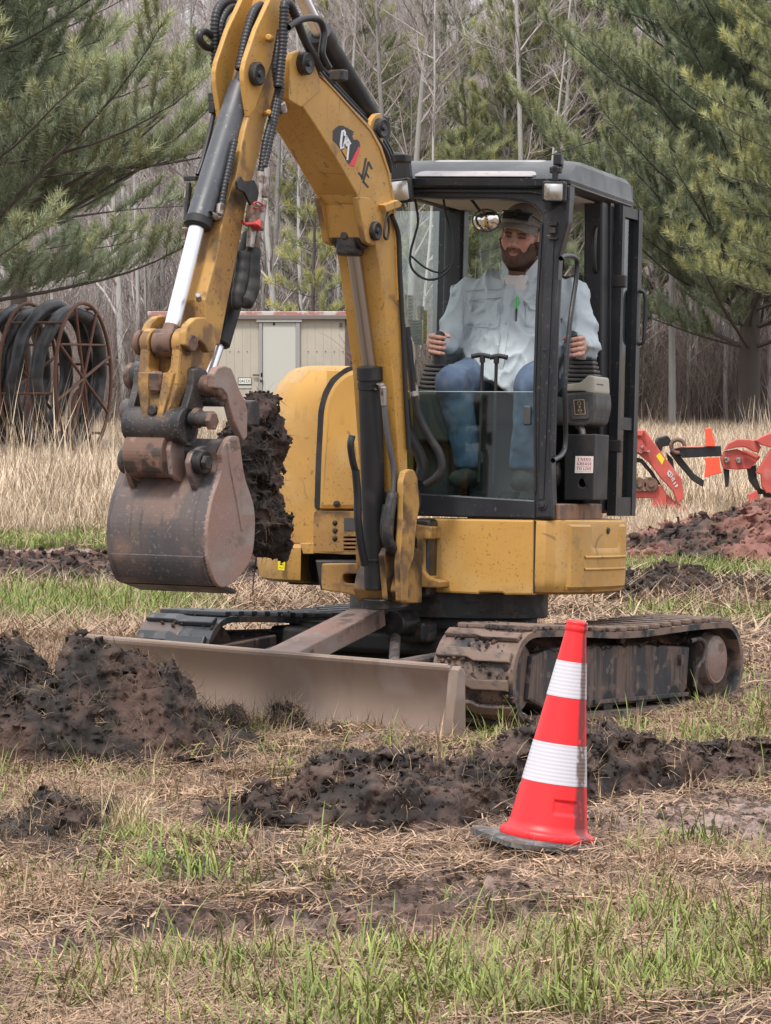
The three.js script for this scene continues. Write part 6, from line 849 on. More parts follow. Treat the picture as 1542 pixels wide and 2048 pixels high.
  for (let k = 0; k < 900; k++) { const i = Math.floor(rr() * pa.count), p = V(pa.getX(i), pa.getY(i), pa.getZ(i)), n = V(na.getX(i), na.getY(i), na.getZ(i)).add(V(rr() - 0.5, rr() - 0.8, rr() - 0.5).multiplyScalar(1.2)).normalize(), l = 0.02 + rr() * 0.06; const e = p.clone().addScaledVector(n, l), w = V(rr() - 0.5, rr() - 0.5, rr() - 0.5).normalize().multiplyScalar(0.0012); const g = new THREE.BufferGeometry(); g.setAttribute('position', new THREE.Float32BufferAttribute([p.x - w.x, p.y - w.y, p.z - w.z, p.x + w.x, p.y + w.y, p.z + w.z, e.x, e.y, e.z], 3)); g.computeVertexNormals(); rootG.push(g); }
  crumbsOn(lump, 1600, 0.003, 0.01, 0.9, 9); part('root_fibres', rootG, std({ color: rgb(0.16, 0.11, 0.08), roughness: 0.9 }), root, null, { kind: 'stuff' });
  const wisp = B.pick(0, 0.0, 515, 1095), wi = [wisp, bx(0, 508, 1150), bx(0, 505, 1190)]; part('hanging_root', tube(wi, 0.003, 10, 4), std({ color: rgb(0.05, 0.035, 0.028), roughness: 0.9 }), root, B);
}
// ---------------------------------------------------------------- operator
{
  const P = (x, y, z) => hp(z, x, y);
  const person = thing('person', 'bearded man in pale blue shirt and grey cap at the controls in the cab', 'person');
  person.applyMatrix4(rootM);
  const pt = (name, g, m, o = {}) => part(name, g, m, o.parent ?? person, H, o);
  const skin = std({ color: rgb(1, 1, 1), vertexColors: true, roughness: 0.5 });
  const sh = [P(938, 588, -0.02), P(1143, 596, -0.04)], el = [P(902, 690, 0.06), P(1170, 694, 0.02)], wr = [P(876, 684, 0.27), P(1156, 690, 0.26)];
  const hip = [P(985, 742, -0.1), P(1075, 742, -0.1)], kn = [P(908, 768, 0.4), P(1066, 778, 0.4)], an = [P(938, 940, 0.34), P(1044, 946, 0.36)];
  const chest = P(1038, 642, -0.04), belly = P(1030, 704, 0.03), neck0 = P(1043, 545, -0.06), neck1 = P(1043, 510, -0.03);
  // head frame
  const hm = mat4(P(1041, 470, 0.0), -0.05, 0.1, -0.1), hi = hm.clone().invert(), tmp = V(0, 0, 0);
  const inHead = (x, y, z) => tmp.set(x, y, z).applyMatrix4(hi);
  const headL = (x, y, z) => {
    const ax = Math.abs(x), a = V(ax, 0, 0);
    let d = ball(x, y, z, V(0, 0.035, -0.015), 0.082, 0.1, 0.102);
    d = smin(d, ball(x, y, z, V(0, -0.055, 0.018), 0.074, 0.09, 0.076), 0.03);
    d = smin(d, ball(ax, y, z, V(0.042, -0.036, 0.058), 0.032, 0.026, 0.028), 0.02);
    d = smin(d, capsule(ax, y, z, V(0.0, 0.012, 0.087), V(0.05, 0.012, 0.07), 0.011, 0.011), 0.014);
    d = smin(d, capsule(x, y, z, V(0, 0.004, 0.09), V(0, -0.04, 0.113), 0.0085, 0.0135), 0.012);
    d = smin(d, ball(ax, y, z, V(0.014, -0.044, 0.1), 0.011, 0.009, 0.011), 0.006);
    d = smin(d, capsule(ax, y, z, V(0, -0.076, 0.093), V(0.019, -0.079, 0.084), 0.0075, 0.005), 0.006);
    d = smin(d, ball(x, y, z, V(0, -0.115, 0.066), 0.036, 0.028, 0.03), 0.03);
    d = -smin(-d, ball(ax, y, z, V(0.034, -0.004, 0.103), 0.019, 0.011, 0.016), 0.012);
    d = smin(d, ball(ax, y, z, V(0.034, -0.004, 0.083), 0.0165, 0.0095, 0.0115), 0.003);
    const e = Math.max(ball(ax, y, z, V(0.088, -0.012, -0.012), 0.013, 0.036, 0.023), -ball(ax, y, z, V(0.1, -0.012, -0.002), 0.009, 0.022, 0.012));
    d = smin(d, e, 0.008);
    return smin(d, capsule(x, y, z, V(0, -0.1, -0.03), V(0, -0.19, -0.06), 0.07, 0.074), 0.03);
  };
  const head = (x, y, z) => { const q = inHead(x, y, z); return headL(q.x, q.y, q.z); };
  const headCol = (x, y, z) => {
    const q = inHead(x, y, z), ax = Math.abs(q.x); let c = [0.56, 0.33, 0.255];
    c = mix3(c, [0.6, 0.25, 0.2], sst(0.055, 0.01, Math.hypot(ax - 0.045, q.y + 0.035, q.z - 0.07)) * 0.8);
    c = mix3(c, [0.54, 0.25, 0.2], sst(0.03, 0.008, Math.hypot(q.x, q.y + 0.04, q.z - 0.11)) * 0.6);
    c = mix3(c, [0.17, 0.085, 0.065], sst(0.02, 0.008, Math.hypot((ax - 0.034) * 0.6, q.y + 0.003, (q.z - 0.09) * 0.5)) * 0.7);
    c = mix3(c, [0.035, 0.02, 0.016], sst(0.0038, 0.0015, Math.abs(q.y + 0.0075 + (ax - 0.034) ** 2 * 6)) * (Math.abs(ax - 0.034) < 0.017 && q.z > 0.06 ? 0.9 : 0));
    c = mix3(c, [0.33, 0.13, 0.11], (q.z > 0.07 && Math.abs(q.y + 0.079) < 0.008 && ax < 0.02) ? 0.8 : 0);
    c = mix3(c, [0.09, 0.03, 0.025], (q.z > 0.07 && Math.abs(q.y + 0.0765) < 0.0018 && ax < 0.02) ? 0.9 : 0);
    const n = 0.9 + 0.2 * f3(x * 60, y * 60, z * 60, 3, 2); return [c[0] * n, c[1] * n, c[2] * n];
  };
  const torso = (x, y, z) => { let d = ball(x, y, z, chest, 0.205, 0.18, 0.13); d = smin(d, ball(x, y, z, belly, 0.2, 0.16, 0.165), 0.07); d = smin(d, capsule(x, y, z, sh[0], sh[1], 0.06, 0.06), 0.05); d = smin(d, capsule(x, y, z, V(sh[0].x * 0.5 + neck0.x * 0.5, sh[0].y + 0.03, -0.05), V(sh[1].x * 0.5 + neck0.x * 0.5, sh[1].y + 0.03, -0.05), 0.06, 0.06), 0.03); return smin(d, capsule(x, y, z, hip[0], hip[1], 0.12, 0.12), 0.08); };
  const arm = (x, y, z, i, k = 0) => smin(capsule(x, y, z, sh[i], el[i], 0.06 + k, 0.048 + k), capsule(x, y, z, el[i], wr[i], 0.047 + k, 0.032 + k), 0.02);
  const leg = (x, y, z, i, k = 0) => smin(capsule(x, y, z, hip[i], kn[i], 0.1 + k, 0.068 + k), capsule(x, y, z, kn[i], an[i], 0.066 + k, 0.045 + k), 0.03);
  const hand = (i) => {
    const s = i ? -1 : 1, c = i ? [1150, 690] : [876, 686], Q = (dx, dy, z) => P(c[0] + dx * s, c[1] + dy, z);
    const fingers = [0, 1, 2, 3].map((k) => { const y = -14 + k * 10.5, l = [1, 1.08, 1.02, 0.85][k]; return [Q(-15, y - 1, 0.315), Q(-8, y + 1, 0.355), Q(4 * l, y + 3, 0.362), Q(13 * l, y + 4, 0.348)]; });
    const th = [Q(-6, -14, 0.29), Q(10, -19, 0.325), Q(22, -13, 0.335)], palm = [Q(-12, -10, 0.3), Q(-10, 16, 0.3)], w = wr[i];
    return (x, y, z) => {
      let d = smin(capsule(x, y, z, palm[0], palm[1], 0.023, 0.021), capsule(x, y, z, w, Q(-10, 3, 0.3), 0.03, 0.028), 0.02);
      for (const f of fingers) { let g = capsule(x, y, z, f[0], f[1], 0.0112, 0.0105); g = smin(g, capsule(x, y, z, f[1], f[2], 0.0105, 0.0098), 0.003); g = smin(g, capsule(x, y, z, f[2], f[3], 0.0098, 0.0085), 0.003); d = smin(d, g, 0.0035); }
      return smin(d, smin(capsule(x, y, z, th[0], th[1], 0.014, 0.0115), capsule(x, y, z, th[1], th[2], 0.0115, 0.0095), 0.003), 0.006);
    };
  };
  const hands = [hand(0), hand(1)];
  const handCol = (x, y, z) => { const n = 0.85 + 0.3 * f3(x * 70, y * 70, z * 70, 3, 5); return [0.48 * n, 0.26 * n, 0.205 * n]; };
  const around = (c, r) => [V(c.x - r, c.y - r, c.z - r), V(c.x + r, c.y + r, c.z + r)];
  const hc = P(1041, 470, 0.0);
  const plain = (x, y, z) => [0.38, 0.21, 0.16];
  const bodyS = (x, y, z) => smin(smin(torso(x, y, z) + 0.02, Math.min(arm(x, y, z, 0), arm(x, y, z, 1)), 0.04), smin(Math.min(leg(x, y, z, 0, -0.012), leg(x, y, z, 1, -0.012)), capsule(x, y, z, neck0, neck1, 0.07, 0.07), 0.02), 0.03);
  pt('body', [nets(bodyS, V(belly.x - 0.42, 0.98, -0.32), V(belly.x + 0.42, hc.y - 0.09, 0.5), 0.016, plain), nets(head, V(hc.x - 0.14, hc.y - 0.24, hc.z - 0.17), V(hc.x + 0.14, hc.y + 0.17, hc.z + 0.17), 0.0042, headCol), ...[0, 1].map((i) => nets(hands[i], ...around(i ? P(1150, 690, 0.32) : P(876, 686, 0.32), 0.095), 0.0036, handCol))], skin);
  // beard, brows
  const beardL = (x, y, z) => { const ax = Math.abs(x); let d = headL(x, y, z) - 0.004 - 0.005 * sst(-0.06, -0.12, y) + 0.0055 * (0.5 - f3(x * 130, y * 90, z * 130, 2, 3));
    const top = lerp(-0.05, -0.022, sst(0.045, 0.085, ax)) - 0.03 * sst(0.02, 0.05, ax) * sst(0.085, 0.055, ax) * 0.9; d = Math.max(d, (y - (ax < 0.03 ? -0.058 : top)) * 0.8);
    d = Math.max(d, -0.045 - z * 1 + 0.03 * 0); d = Math.max(d, -(Math.hypot(x / 0.025, (y + 0.083) / 0.0125) - 1) * 0.012 - (z < 0.06 ? 1 : 0)); return Math.max(d, -0.17 - y, -0.02 - z); };
  const hairM = std({ color: rgb(1, 1, 1), vertexColors: true, roughness: 0.85 });
  pt('beard', nets((x, y, z) => { const q = inHead(x, y, z); return beardL(q.x, q.y, q.z); }, V(hc.x - 0.12, hc.y - 0.18, hc.z - 0.1), V(hc.x + 0.12, hc.y + 0.03, hc.z + 0.17), 0.0038, (x, y, z) => { const q = inHead(x, y, z), n = 0.55 + 0.9 * f3(x * 160, y * 90, z * 160, 2, 8), r = sst(0.05, 0.0, Math.abs(q.x)) * sst(-0.12, -0.09, q.y); return [(0.095 + 0.07 * r) * n, (0.052 + 0.03 * r) * n, (0.036 + 0.018 * r) * n]; }), hairM);
  for (const s of [1, -1]) pt('eyebrow', tube([V(0.014 * s, 0.008, 0.1), V(0.032 * s, 0.013, 0.0955), V(0.052 * s, 0.008, 0.08)].map((p) => p.applyMatrix4(hm)), 0.0032, 10, 6), std({ color: rgb(0.1, 0.055, 0.04), roughness: 0.9 }));
  pt('hair', nets((x, y, z) => { const q = inHead(x, y, z); return Math.max(headL(q.x, q.y, q.z) - 0.003, -(Math.abs(q.x) - 0.06), -(q.y + 0.0), q.y - 0.07, q.z - 0.025, -ball(Math.abs(q.x), q.y, q.z, V(0.09, -0.012, -0.012), 0.03, 0.04, 0.03)); }, V(hc.x - 0.12, hc.y - 0.1, hc.z - 0.14), V(hc.x + 0.12, hc.y + 0.14, hc.z + 0.1), 0.005, () => [0.06, 0.038, 0.028]), hairM);
  // cap
  const capM = weathered(256, 0.3, [0.27, 0.24, 0.215], [[[0.21, 0.185, 0.165], (u, v) => sst(0.4, 0.7, T(u, v, 8, 4, 3))]], [0.85]);
  const crownL = (x, y, z) => Math.max(Math.max(ball(x, y, z, V(0, 0.047, -0.014), 0.096, 0.105, 0.115), -ball(x, y, z, V(0, 0.045, -0.014), 0.09, 0.098, 0.108)), 0.042 + z * 0.16 - y) + 0.0012 * Math.cos(Math.atan2(x, z + 0.014) * 6) * 0;
  const brim = []; for (let i = 0; i <= 8; i++) { const r = []; for (let j = 0; j <= 24; j++) { const a = (j / 24 - 0.5) * 2.5, k = i / 8, R0 = 1, ox = Math.sin(a), oz = Math.cos(a), e = k * 0.058 * Math.pow(Math.max(0, Math.cos(a * 0.72)), 0.55); r.push(V(ox * (0.096 + e * 0.12), 0.058 - 0.30 * e - 0.034 * (ox * ox) * (0.4 + k * 0.8), -0.014 + oz * 0.113 + e)); } brim.push(r); }
  const brimLow = brim.slice().reverse().map((r) => r.map((p) => p.clone().add(V(0, -0.004, 0))));
  const cap = pt('cap', [nets((x, y, z) => { const q = inHead(x, y, z); return crownL(q.x, q.y, q.z); }, V(hc.x - 0.14, hc.y - 0.03, hc.z - 0.17), V(hc.x + 0.14, hc.y + 0.2, hc.z + 0.16), 0.0042), sheet([...brim, ...brimLow].map((r) => r.map((p) => p.clone().applyMatrix4(hm))), 1.2)], capM);
  pt('emblem', [turned(V(0.004, 0.098, 0.085).applyMatrix4(hm), V(0.006, 0.13, 0.19).applyMatrix4(hm), [[0, 0.026], [0.004, 0.026], [0.005, 0.024], [0.005, 0]], 20)], M.black, { parent: cap });
  { // sunglasses pushed up on the cap
    const sg = thing('sunglasses', 'dark wraparound sunglasses resting on the front of the grey cap', 'sunglasses'); sg.applyMatrix4(rootM);
    const tint = std({ color: rgb(0.012, 0.014, 0.018), roughness: 0.08 });
    for (const s of [1, -1]) { const rows = []; for (let j = 0; j <= 8; j++) { const r = []; for (let i = 0; i <= 12; i++) { const u = i / 12, v = j / 8; const a = s * lerp(0.08, 0.72, u); r.push(V(Math.sin(a) * 0.105, 0.066 + 0.034 * (v - 0.35 * u * (1 - v) * 0.6) + 0.014, -0.014 + Math.cos(a) * (0.142 - 0.02 * v)).applyMatrix4(hm)); } rows.push(r); }
      part('sunglass_lens', [sheet(rows, 2), sheet(rows.slice().reverse().map((r) => r.map((p) => p.clone().add(V(0, 0, -0.003)))), 2)], tint, sg, H);
      part('temple', tube([V(s * 0.072, 0.098, 0.07), V(s * 0.098, 0.075, 0.03), V(s * 0.107, 0.05, -0.01), V(s * 0.104, 0.022, -0.05)].map((p) => p.applyMatrix4(hm)), 0.003, 20, 6), M.black, sg, H); }
    part('frame', [tube([-0.75, -0.4, -0.1, 0, 0.1, 0.4, 0.75].map((a) => V(Math.sin(a) * 0.107, 0.114 - 0.006 * Math.abs(a), -0.014 + Math.cos(a) * 0.126).applyMatrix4(hm)), 0.0042, 40, 6), tube([-0.1, 0, 0.1].map((a) => V(Math.sin(a) * 0.107, 0.1, -0.014 + Math.cos(a) * 0.134).applyMatrix4(hm)), 0.005, 10, 6)], M.black, sg, H);
  }
  // shirt: torso and sleeves with folds
  const fold = (x, y, z) => { const a = n3(x * 10 + y * 4, y * 5 - x * 5, z * 7, 4), b = n3(x * 22 - y * 9, y * 11 + x * 7, z * 14, 9); const cr = (v, p) => Math.pow(1 - Math.min(1, Math.abs(v - 0.5) * 4), p); return -0.02 * (cr(a, 1.6) - 0.3) - 0.01 * (cr(b, 1.6) - 0.3); };
  const cloth = (x, y, z) => {
    let d = torso(x, y, z) - 0.022;
    d = smin(d, capsule(x, y, z, belly, V(belly.x, belly.y - 0.13, belly.z + 0.08), 0.185, 0.19), 0.08);
    for (const i of [0, 1]) { const a = smin(capsule(x, y, z, sh[i], el[i], 0.083, 0.07), capsule(x, y, z, el[i], wr[i].clone().lerp(el[i], 0.12), 0.07, 0.048), 0.016); d = smin(d, a, 0.007); }
    const fl = fold(x, y, z), armpit = 0.012 * sst(0.2, 0.05, Math.abs(y - el[0].y)) * Math.sin((y + x * 0.6) * 70) * sst(0.2, 0.3, Math.abs(x - belly.x));
    d += fl + armpit * 0.5;
    d = Math.max(d, -(capsule(x, y, z, neck0.clone().add(V(0, -0.03, 0.03)), neck1.clone().add(V(0, 0.05, 0.03)), 0.078, 0.08)));
    const hem = belly.y - 0.145 - 0.06 * sst(0.02, 0.12, z) * sst(0.12, 0.02, Math.abs(x - belly.x - 0.07)) - 0.03 * sst(0.3, 0.0, z);
    d = Math.max(d, hem - y);
    return Math.max(d, -Math.min(leg(x, y, z, 0, -0.002), leg(x, y, z, 1, -0.002)), wr[0].z - 0.0 < z && y < el[0].y + 0.2 && Math.abs(x - belly.x) > 0.22 ? z - wr[0].z + 0.02 : -1);
  };
  const shirtM = weathered(256, 0.25, [0.45, 0.505, 0.545], [[[0.41, 0.465, 0.51], (u, v) => sst(0.4, 0.7, T(u, v, 5, 4, 3)) * 0.6]], [0.8]); shirtM.bumpMap = texture(256, (u, v) => { const q = 0.5 + 0.25 * Math.sin(u * 400) * Math.sin(v * 400) + 0.2 * (T(u, v, 16, 3, 4) - 0.5); return [q, q, q]; }, false); shirtM.bumpScale = 0.0008;
  const shirt = pt('shirt', nets(cloth, V(belly.x - 0.46, belly.y - 0.3, -0.3), V(belly.x + 0.46, neck1.y + 0.03, 0.36), 0.0085), shirtM);
  // march along a sight line to the cloth, so that details lie on it
  const onto = (sdf, px, py, lift = 0.003) => { const r = ray(px, py).transformDirection(H.inv), p = H.o.clone().addScaledVector(r, 16.4); for (let i = 0; i < 160; i++) { const d = sdf(p.x, p.y, p.z); if (d < 0.0008) break; p.addScaledVector(r, Math.max(0.0008, d * 0.6)); } return p.addScaledVector(r, -lift); };
  const patch = (q, n, lift) => { const rows = []; for (let i = 0; i <= n; i++) { const r = []; for (let j = 0; j <= n; j++) { const u = j / n, v = i / n, e = Math.min(u, 1 - u, v, 1 - v); const x = lerp(lerp(q[0][0], q[1][0], u), lerp(q[3][0], q[2][0], u), v), y = lerp(lerp(q[0][1], q[1][1], u), lerp(q[3][1], q[2][1], u), v); r.push(onto(cloth, x, y, e < 1e-6 ? -0.004 : lift)); } rows.push(r); } return sheet(rows, 1.2); };
  pt('pocket', patch([[934, 592], [1000, 592], [996, 652], [930, 652]], 14, 0.009), shirtM, { parent: shirt });
  pt('pocket_flap', patch([[932, 584], [1003, 584], [1001, 596], [936, 603]], 12, 0.015), shirtM, { parent: shirt });
  pt('pocket', patch([[1050, 606], [1078, 612], [1076, 660], [1048, 655]], 10, 0.009), shirtM, { parent: shirt });
  pt('pocket_flap', patch([[1046, 600], [1082, 608], [1080, 624], [1060, 620]], 10, 0.015), shirtM, { parent: shirt });
  pt('placket', patch([[1010, 562], [1030, 562], [1006, 742], [990, 742]], 18, 0.007), shirtM, { parent: shirt });
  for (const [x, y] of [[1028, 570], [1021, 611], [1012, 648], [998, 690]]) { const p = onto(cloth, x, y, 0.006); pt('button', cyl(p, p.clone().add(V(0, 0.001, 0.003)), 0.0055, 0.005, 12, 0.001), std({ color: rgb(0.4, 0.42, 0.42), roughness: 0.4 }), { parent: shirt }); }
  const seamShadeM = std({ color: rgb(0.3, 0.335, 0.365), roughness: 0.85 });  // darker seam tubes also stand in for shading under flaps and along creases
  for (const l of [[[933, 599], [950, 603], [968, 604], [985, 601], [1002, 594]], [[931, 604], [928, 630], [929, 652], [962, 654], [996, 653], [999, 606]], [[1046, 602], [1060, 622], [1080, 628]], [[1009, 560], [1006, 620], [998, 690], [990, 744]], [[930, 582], [960, 580], [1004, 578]], [[927, 592], [926, 630], [930, 680]]]) pt('seam', tube(curve(l.map(([x, y]) => onto(cloth, x, y, 0.009))), 0.0016, 40, 5), seamShadeM, { parent: shirt });
  // collar wings and undershirt
  const colr = (list) => { const c = list.map(([x, y, z]) => P(x, y, z)), rows = []; for (let i = 0; i <= 8; i++) { const r = []; for (let j = 0; j <= 8; j++) { const u = i / 8, v = j / 8; r.push(c[0].clone().lerp(c[1], u).lerp(c[3].clone().lerp(c[2], u), v).add(V(0, 0, 0.012 * Math.sin(Math.PI * v)))); } rows.push(r); } return [sheet(rows), sheet(rows.slice().reverse().map((r) => r.map((p) => p.clone().add(V(0, -0.002, -0.003)))))]; };
  const neckS = (x, y, z) => Math.min(cloth(x, y, z), capsule(x, y, z, neck0.clone().add(V(0, -0.05, 0.02)), neck1.clone().add(V(0, 0, 0.01)), 0.095, 0.092));
  for (const q of [[[1000, 514], [1017, 540], [1016, 556], [1004, 556]], [[1079, 514], [1051, 546], [1058, 568], [1076, 548]]]) { const rows = []; for (let i = 0; i <= 8; i++) { const r = []; for (let j = 0; j <= 8; j++) { const u = i / 8, v = j / 8, x = lerp(lerp(q[0][0], q[1][0], u), lerp(q[3][0], q[2][0], u), v), y = lerp(lerp(q[0][1], q[1][1], u), lerp(q[3][1], q[2][1], u), v); r.push(onto(neckS, x, y, 0.006 + 0.012 * v)); } rows.push(r); } pt('collar', [sheet(rows), sheet(rows.slice().reverse().map((r) => r.map((p) => p.clone().add(V(0, -0.001, -0.004)))))], shirtM, { parent: shirt }); }
  pt('collar', [nets((x, y, z) => Math.max(Math.abs(capsule(x, y, z, neck0.clone().add(V(0, -0.05, 0.02)), neck1.clone().add(V(0, 0.0, 0.01)), 0.094, 0.09)) - 0.004, y - neck1.y + 0.05 + (z - neck1.z) * 1.0, y - neck1.y, neck0.y - 0.09 - y), V(neck1.x - 0.13, neck1.y - 0.18, -0.2), V(neck1.x + 0.13, neck1.y + 0.08, 0.12), 0.006)], shirtM, { parent: shirt });
  pt('undershirt', nets((x, y, z) => Math.max(Math.abs(capsule(x, y, z, neck0.clone().add(V(0, -0.08, 0.05)), neck1.clone().add(V(0, -0.0, 0.015)), 0.084, 0.079)) - 0.004, y - neck1.y + 0.08 + (z - neck1.z) * 0.2, neck0.y - 0.12 - y), V(neck1.x - 0.13, neck1.y - 0.25, -0.2), V(neck1.x + 0.13, neck1.y + 0.04, 0.16), 0.006), std({ color: rgb(0.6, 0.58, 0.57), roughness: 0.85 }));
  // jeans and boots
  const jeansS = (x, y, z) => { let d = smin(leg(x, y, z, 0, 0.014), leg(x, y, z, 1, 0.014), 0.02); d = smin(d, capsule(x, y, z, hip[0], hip[1], 0.135, 0.135), 0.05); const k = n3(x * 14, y * 9 + z * 6, z * 14, 31), k2 = n3(x * 34, y * 26, z * 30, 33); return Math.max(d + 0.018 * (Math.abs(k - 0.5) - 0.2) + 0.012 * (Math.abs(k2 - 0.5) - 0.2), an[0].y + 0.005 - y); };
  const denim = weathered(512, 0.5, [0.075, 0.115, 0.185], [[[0.14, 0.19, 0.27], (u, v) => sst(0.42, 0.7, T(u, v, 4, 4, 3)) * 0.8], [[0.045, 0.07, 0.125], (u, v) => sst(0.5, 0.75, T(u, v, 7, 4, 13)) * 0.6], [[0.2, 0.19, 0.2], (u, v) => sst(0.6, 0.75, T(u, v, 3, 4, 23)) * 0.5]], [0.85]);
  pt('jeans', nets(jeansS, V(belly.x - 0.45, an[0].y - 0.03, -0.28), V(belly.x + 0.4, hip[0].y + 0.16, 0.54), 0.011), denim);
  for (const i of [0, 1]) { const a = an[i]; pt('boot', nets((x, y, z) => Math.max(smin(capsule(x, y, z, V(a.x, a.y - 0.035, a.z - 0.05), V(a.x + (i ? 0.02 : -0.02), a.y - 0.045, a.z + 0.13), 0.046, 0.042), capsule(x, y, z, a, V(a.x, a.y - 0.03, a.z), 0.05, 0.052), 0.03), a.y - 0.085 - y), V(a.x - 0.12, a.y - 0.11, a.z - 0.13), V(a.x + 0.12, a.y + 0.08, a.z + 0.22), 0.009), std({ color: rgb(0.06, 0.045, 0.035), roughness: 0.8 })); }
  { const pen = thing('pen', 'green and black pen clipped to the front of the blue shirt', 'pen'); pen.applyMatrix4(rootM); const a = onto(cloth, 1034, 594, 0.008), b = onto(cloth, 1033, 618, 0.009), c = onto(cloth, 1032, 642, 0.009); part('cap', cyl(a, b, 0.006, 0.0065, 12, 0.001), std({ color: rgb(0.03, 0.55, 0.06), roughness: 0.4 }), pen, H); part('barrel', cyl(b, c, 0.0055, 0.004, 12, 0.001), M.black, pen, H); }
  // joystick grips in the hands belong to the machine
  for (const [x, y, dx] of [[880, 674, -3], [1145, 674, 4]]) { const t = P(x, y, 0.335), b = P(x + dx, y + 40, 0.27); const j = ex('joystick', [cyl(b, t, 0.013, 0.015, 14), turned(b.clone().lerp(t, 0.72), t, [[0, 0.012], [0.015, 0.021], [0.035, 0.025], [0.05, 0.022], [0.056, 0.012], [0.057, 0]], 20)], M.black, H); }
}
// ---------------------------------------------------------------- traffic cone
{
  const base = V(gx(1092, 12.58), groundY(gx(1092, 12.58), -12.58) + 0.02, -12.58), cone = thing('traffic_cone', 'red traffic cone with two white reflective bands leaning on muddy ground', 'traffic cone');
  const y0 = base.y; cone.position.copy(base); cone.rotation.set(0.03, 0.35, -0.15);
  const Hc = 0.722, rad = (t) => lerp(0.138, 0.03, Math.pow(t, 0.93));
  const prof = (a, b, n = 10, e = 0) => Array.from({ length: n + 1 }, (_, i) => new THREE.Vector2(rad(lerp(a, b, i / n)) + e, lerp(a, b, i / n) * Hc + 0.03));
  const lathe = (pts, seg = 64) => new THREE.LatheGeometry(pts, seg);
  const dirty = (x, y, z) => { const a = Math.atan2(x, z) - 0.56, w = sst(0.26, 0.16, Math.abs(a) - 0.07 * (n2(y * 40, 3, 5) - 0.3)), s = f3(x * 90, y * 50, z * 90, 3, 6); const k = w * sst(0.3, 0.5, s + 0.12); return [1 - k, 1 - k * 0, 1].map((v, i) => [lerp(1, 0.25, k), lerp(1, 1.6, k), lerp(1, 1.5, k)][i]); };
  const dirtyW = (x, y, z) => { const a = Math.atan2(x, z) - 0.56, w = sst(0.26, 0.16, Math.abs(a) - 0.07 * (n2(y * 40, 3, 5) - 0.3)), k = w * sst(0.3, 0.5, f3(x * 90, y * 50, z * 90, 3, 6) + 0.12); return [lerp(1, 0.28, k), lerp(1, 0.2, k), lerp(1, 0.17, k)]; };
  const redM = std({ color: rgb(0.8, 0.018, 0.024), roughness: 0.42, vertexColors: true }), wht = std({ color: rgb(0.58, 0.56, 0.62), roughness: 0.3, vertexColors: true });
  wht.bumpMap = texture(256, (u, v) => { const q = 0.5 + 0.5 * Math.sin(v * Math.PI * 2 * 16); return [q, q, q]; }, false); wht.bumpScale = 0.0004; wht.userData.tile = 0.2;
  const recess = (g) => { const p = g.attributes.position; for (let i = 0; i < p.count; i++) { const x = p.getX(i), y = p.getY(i), z = p.getZ(i), a = Math.atan2(x, z), w = (a > -0.32 && a < 0.36) ? sst(0.112, 0.122, y) * (y < 0.163 ? 1 : 0) : 0, k = 1 - w * 0.05; p.setX(i, x * k); p.setZ(i, z * k); } g.computeVertexNormals(); return g; };
  part('cone_body', [recess(lathe([new THREE.Vector2(0.128, 0.012), new THREE.Vector2(0.15, 0.016), new THREE.Vector2(0.158, 0.028), new THREE.Vector2(0.156, 0.045), new THREE.Vector2(0.147, 0.052), new THREE.Vector2(0.136, 0.056), ...prof(0.06, 0.95, 150).filter((p) => p.y > 0.06), new THREE.Vector2(0.036, Hc * 0.952 + 0.03), new THREE.Vector2(0.0385, Hc * 0.962 + 0.03), new THREE.Vector2(0.0375, Hc * 0.974 + 0.03), new THREE.Vector2(0.034, Hc * 0.98 + 0.03), new THREE.Vector2(0.037, Hc * 0.988 + 0.03), new THREE.Vector2(0.035, Hc + 0.027), new THREE.Vector2(0.024, Hc + 0.031), new THREE.Vector2(0.02, Hc + 0.02)], 144))], redM, cone, null, { paint: dirty });
  part('reflective_band', lathe([...prof(0.648, 0.812, 24, 0.0014)], 72), wht, cone, null, { paint: dirtyW }); part('reflective_band', lathe([...prof(0.252, 0.435, 24, 0.0014)], 72), wht, cone, null, { paint: dirtyW });
  const rub = weathered(256, 0.3, [0.05, 0.065, 0.07], [[[0.17, 0.165, 0.16], (u, v) => sst(0.42, 0.65, T(u, v, 6, 4, 5)) * 0.9], [[0.1, 0.06, 0.05], (u, v) => sst(0.55, 0.7, T(u, v, 9, 4, 15))]], [0.6, 0.9]);
  const b = part('cone_base', [loft([[0.205, 0], [0.205, 0.016], [0.19, 0.022], [0.15, 0.026]].map(([r, y]) => round([[-r, -r], [r, -r], [r, r], [-r, r]], 0.05, 3).map(([x, z]) => V(x, y, z))), true, true, 0.6)], rub, cone);
}
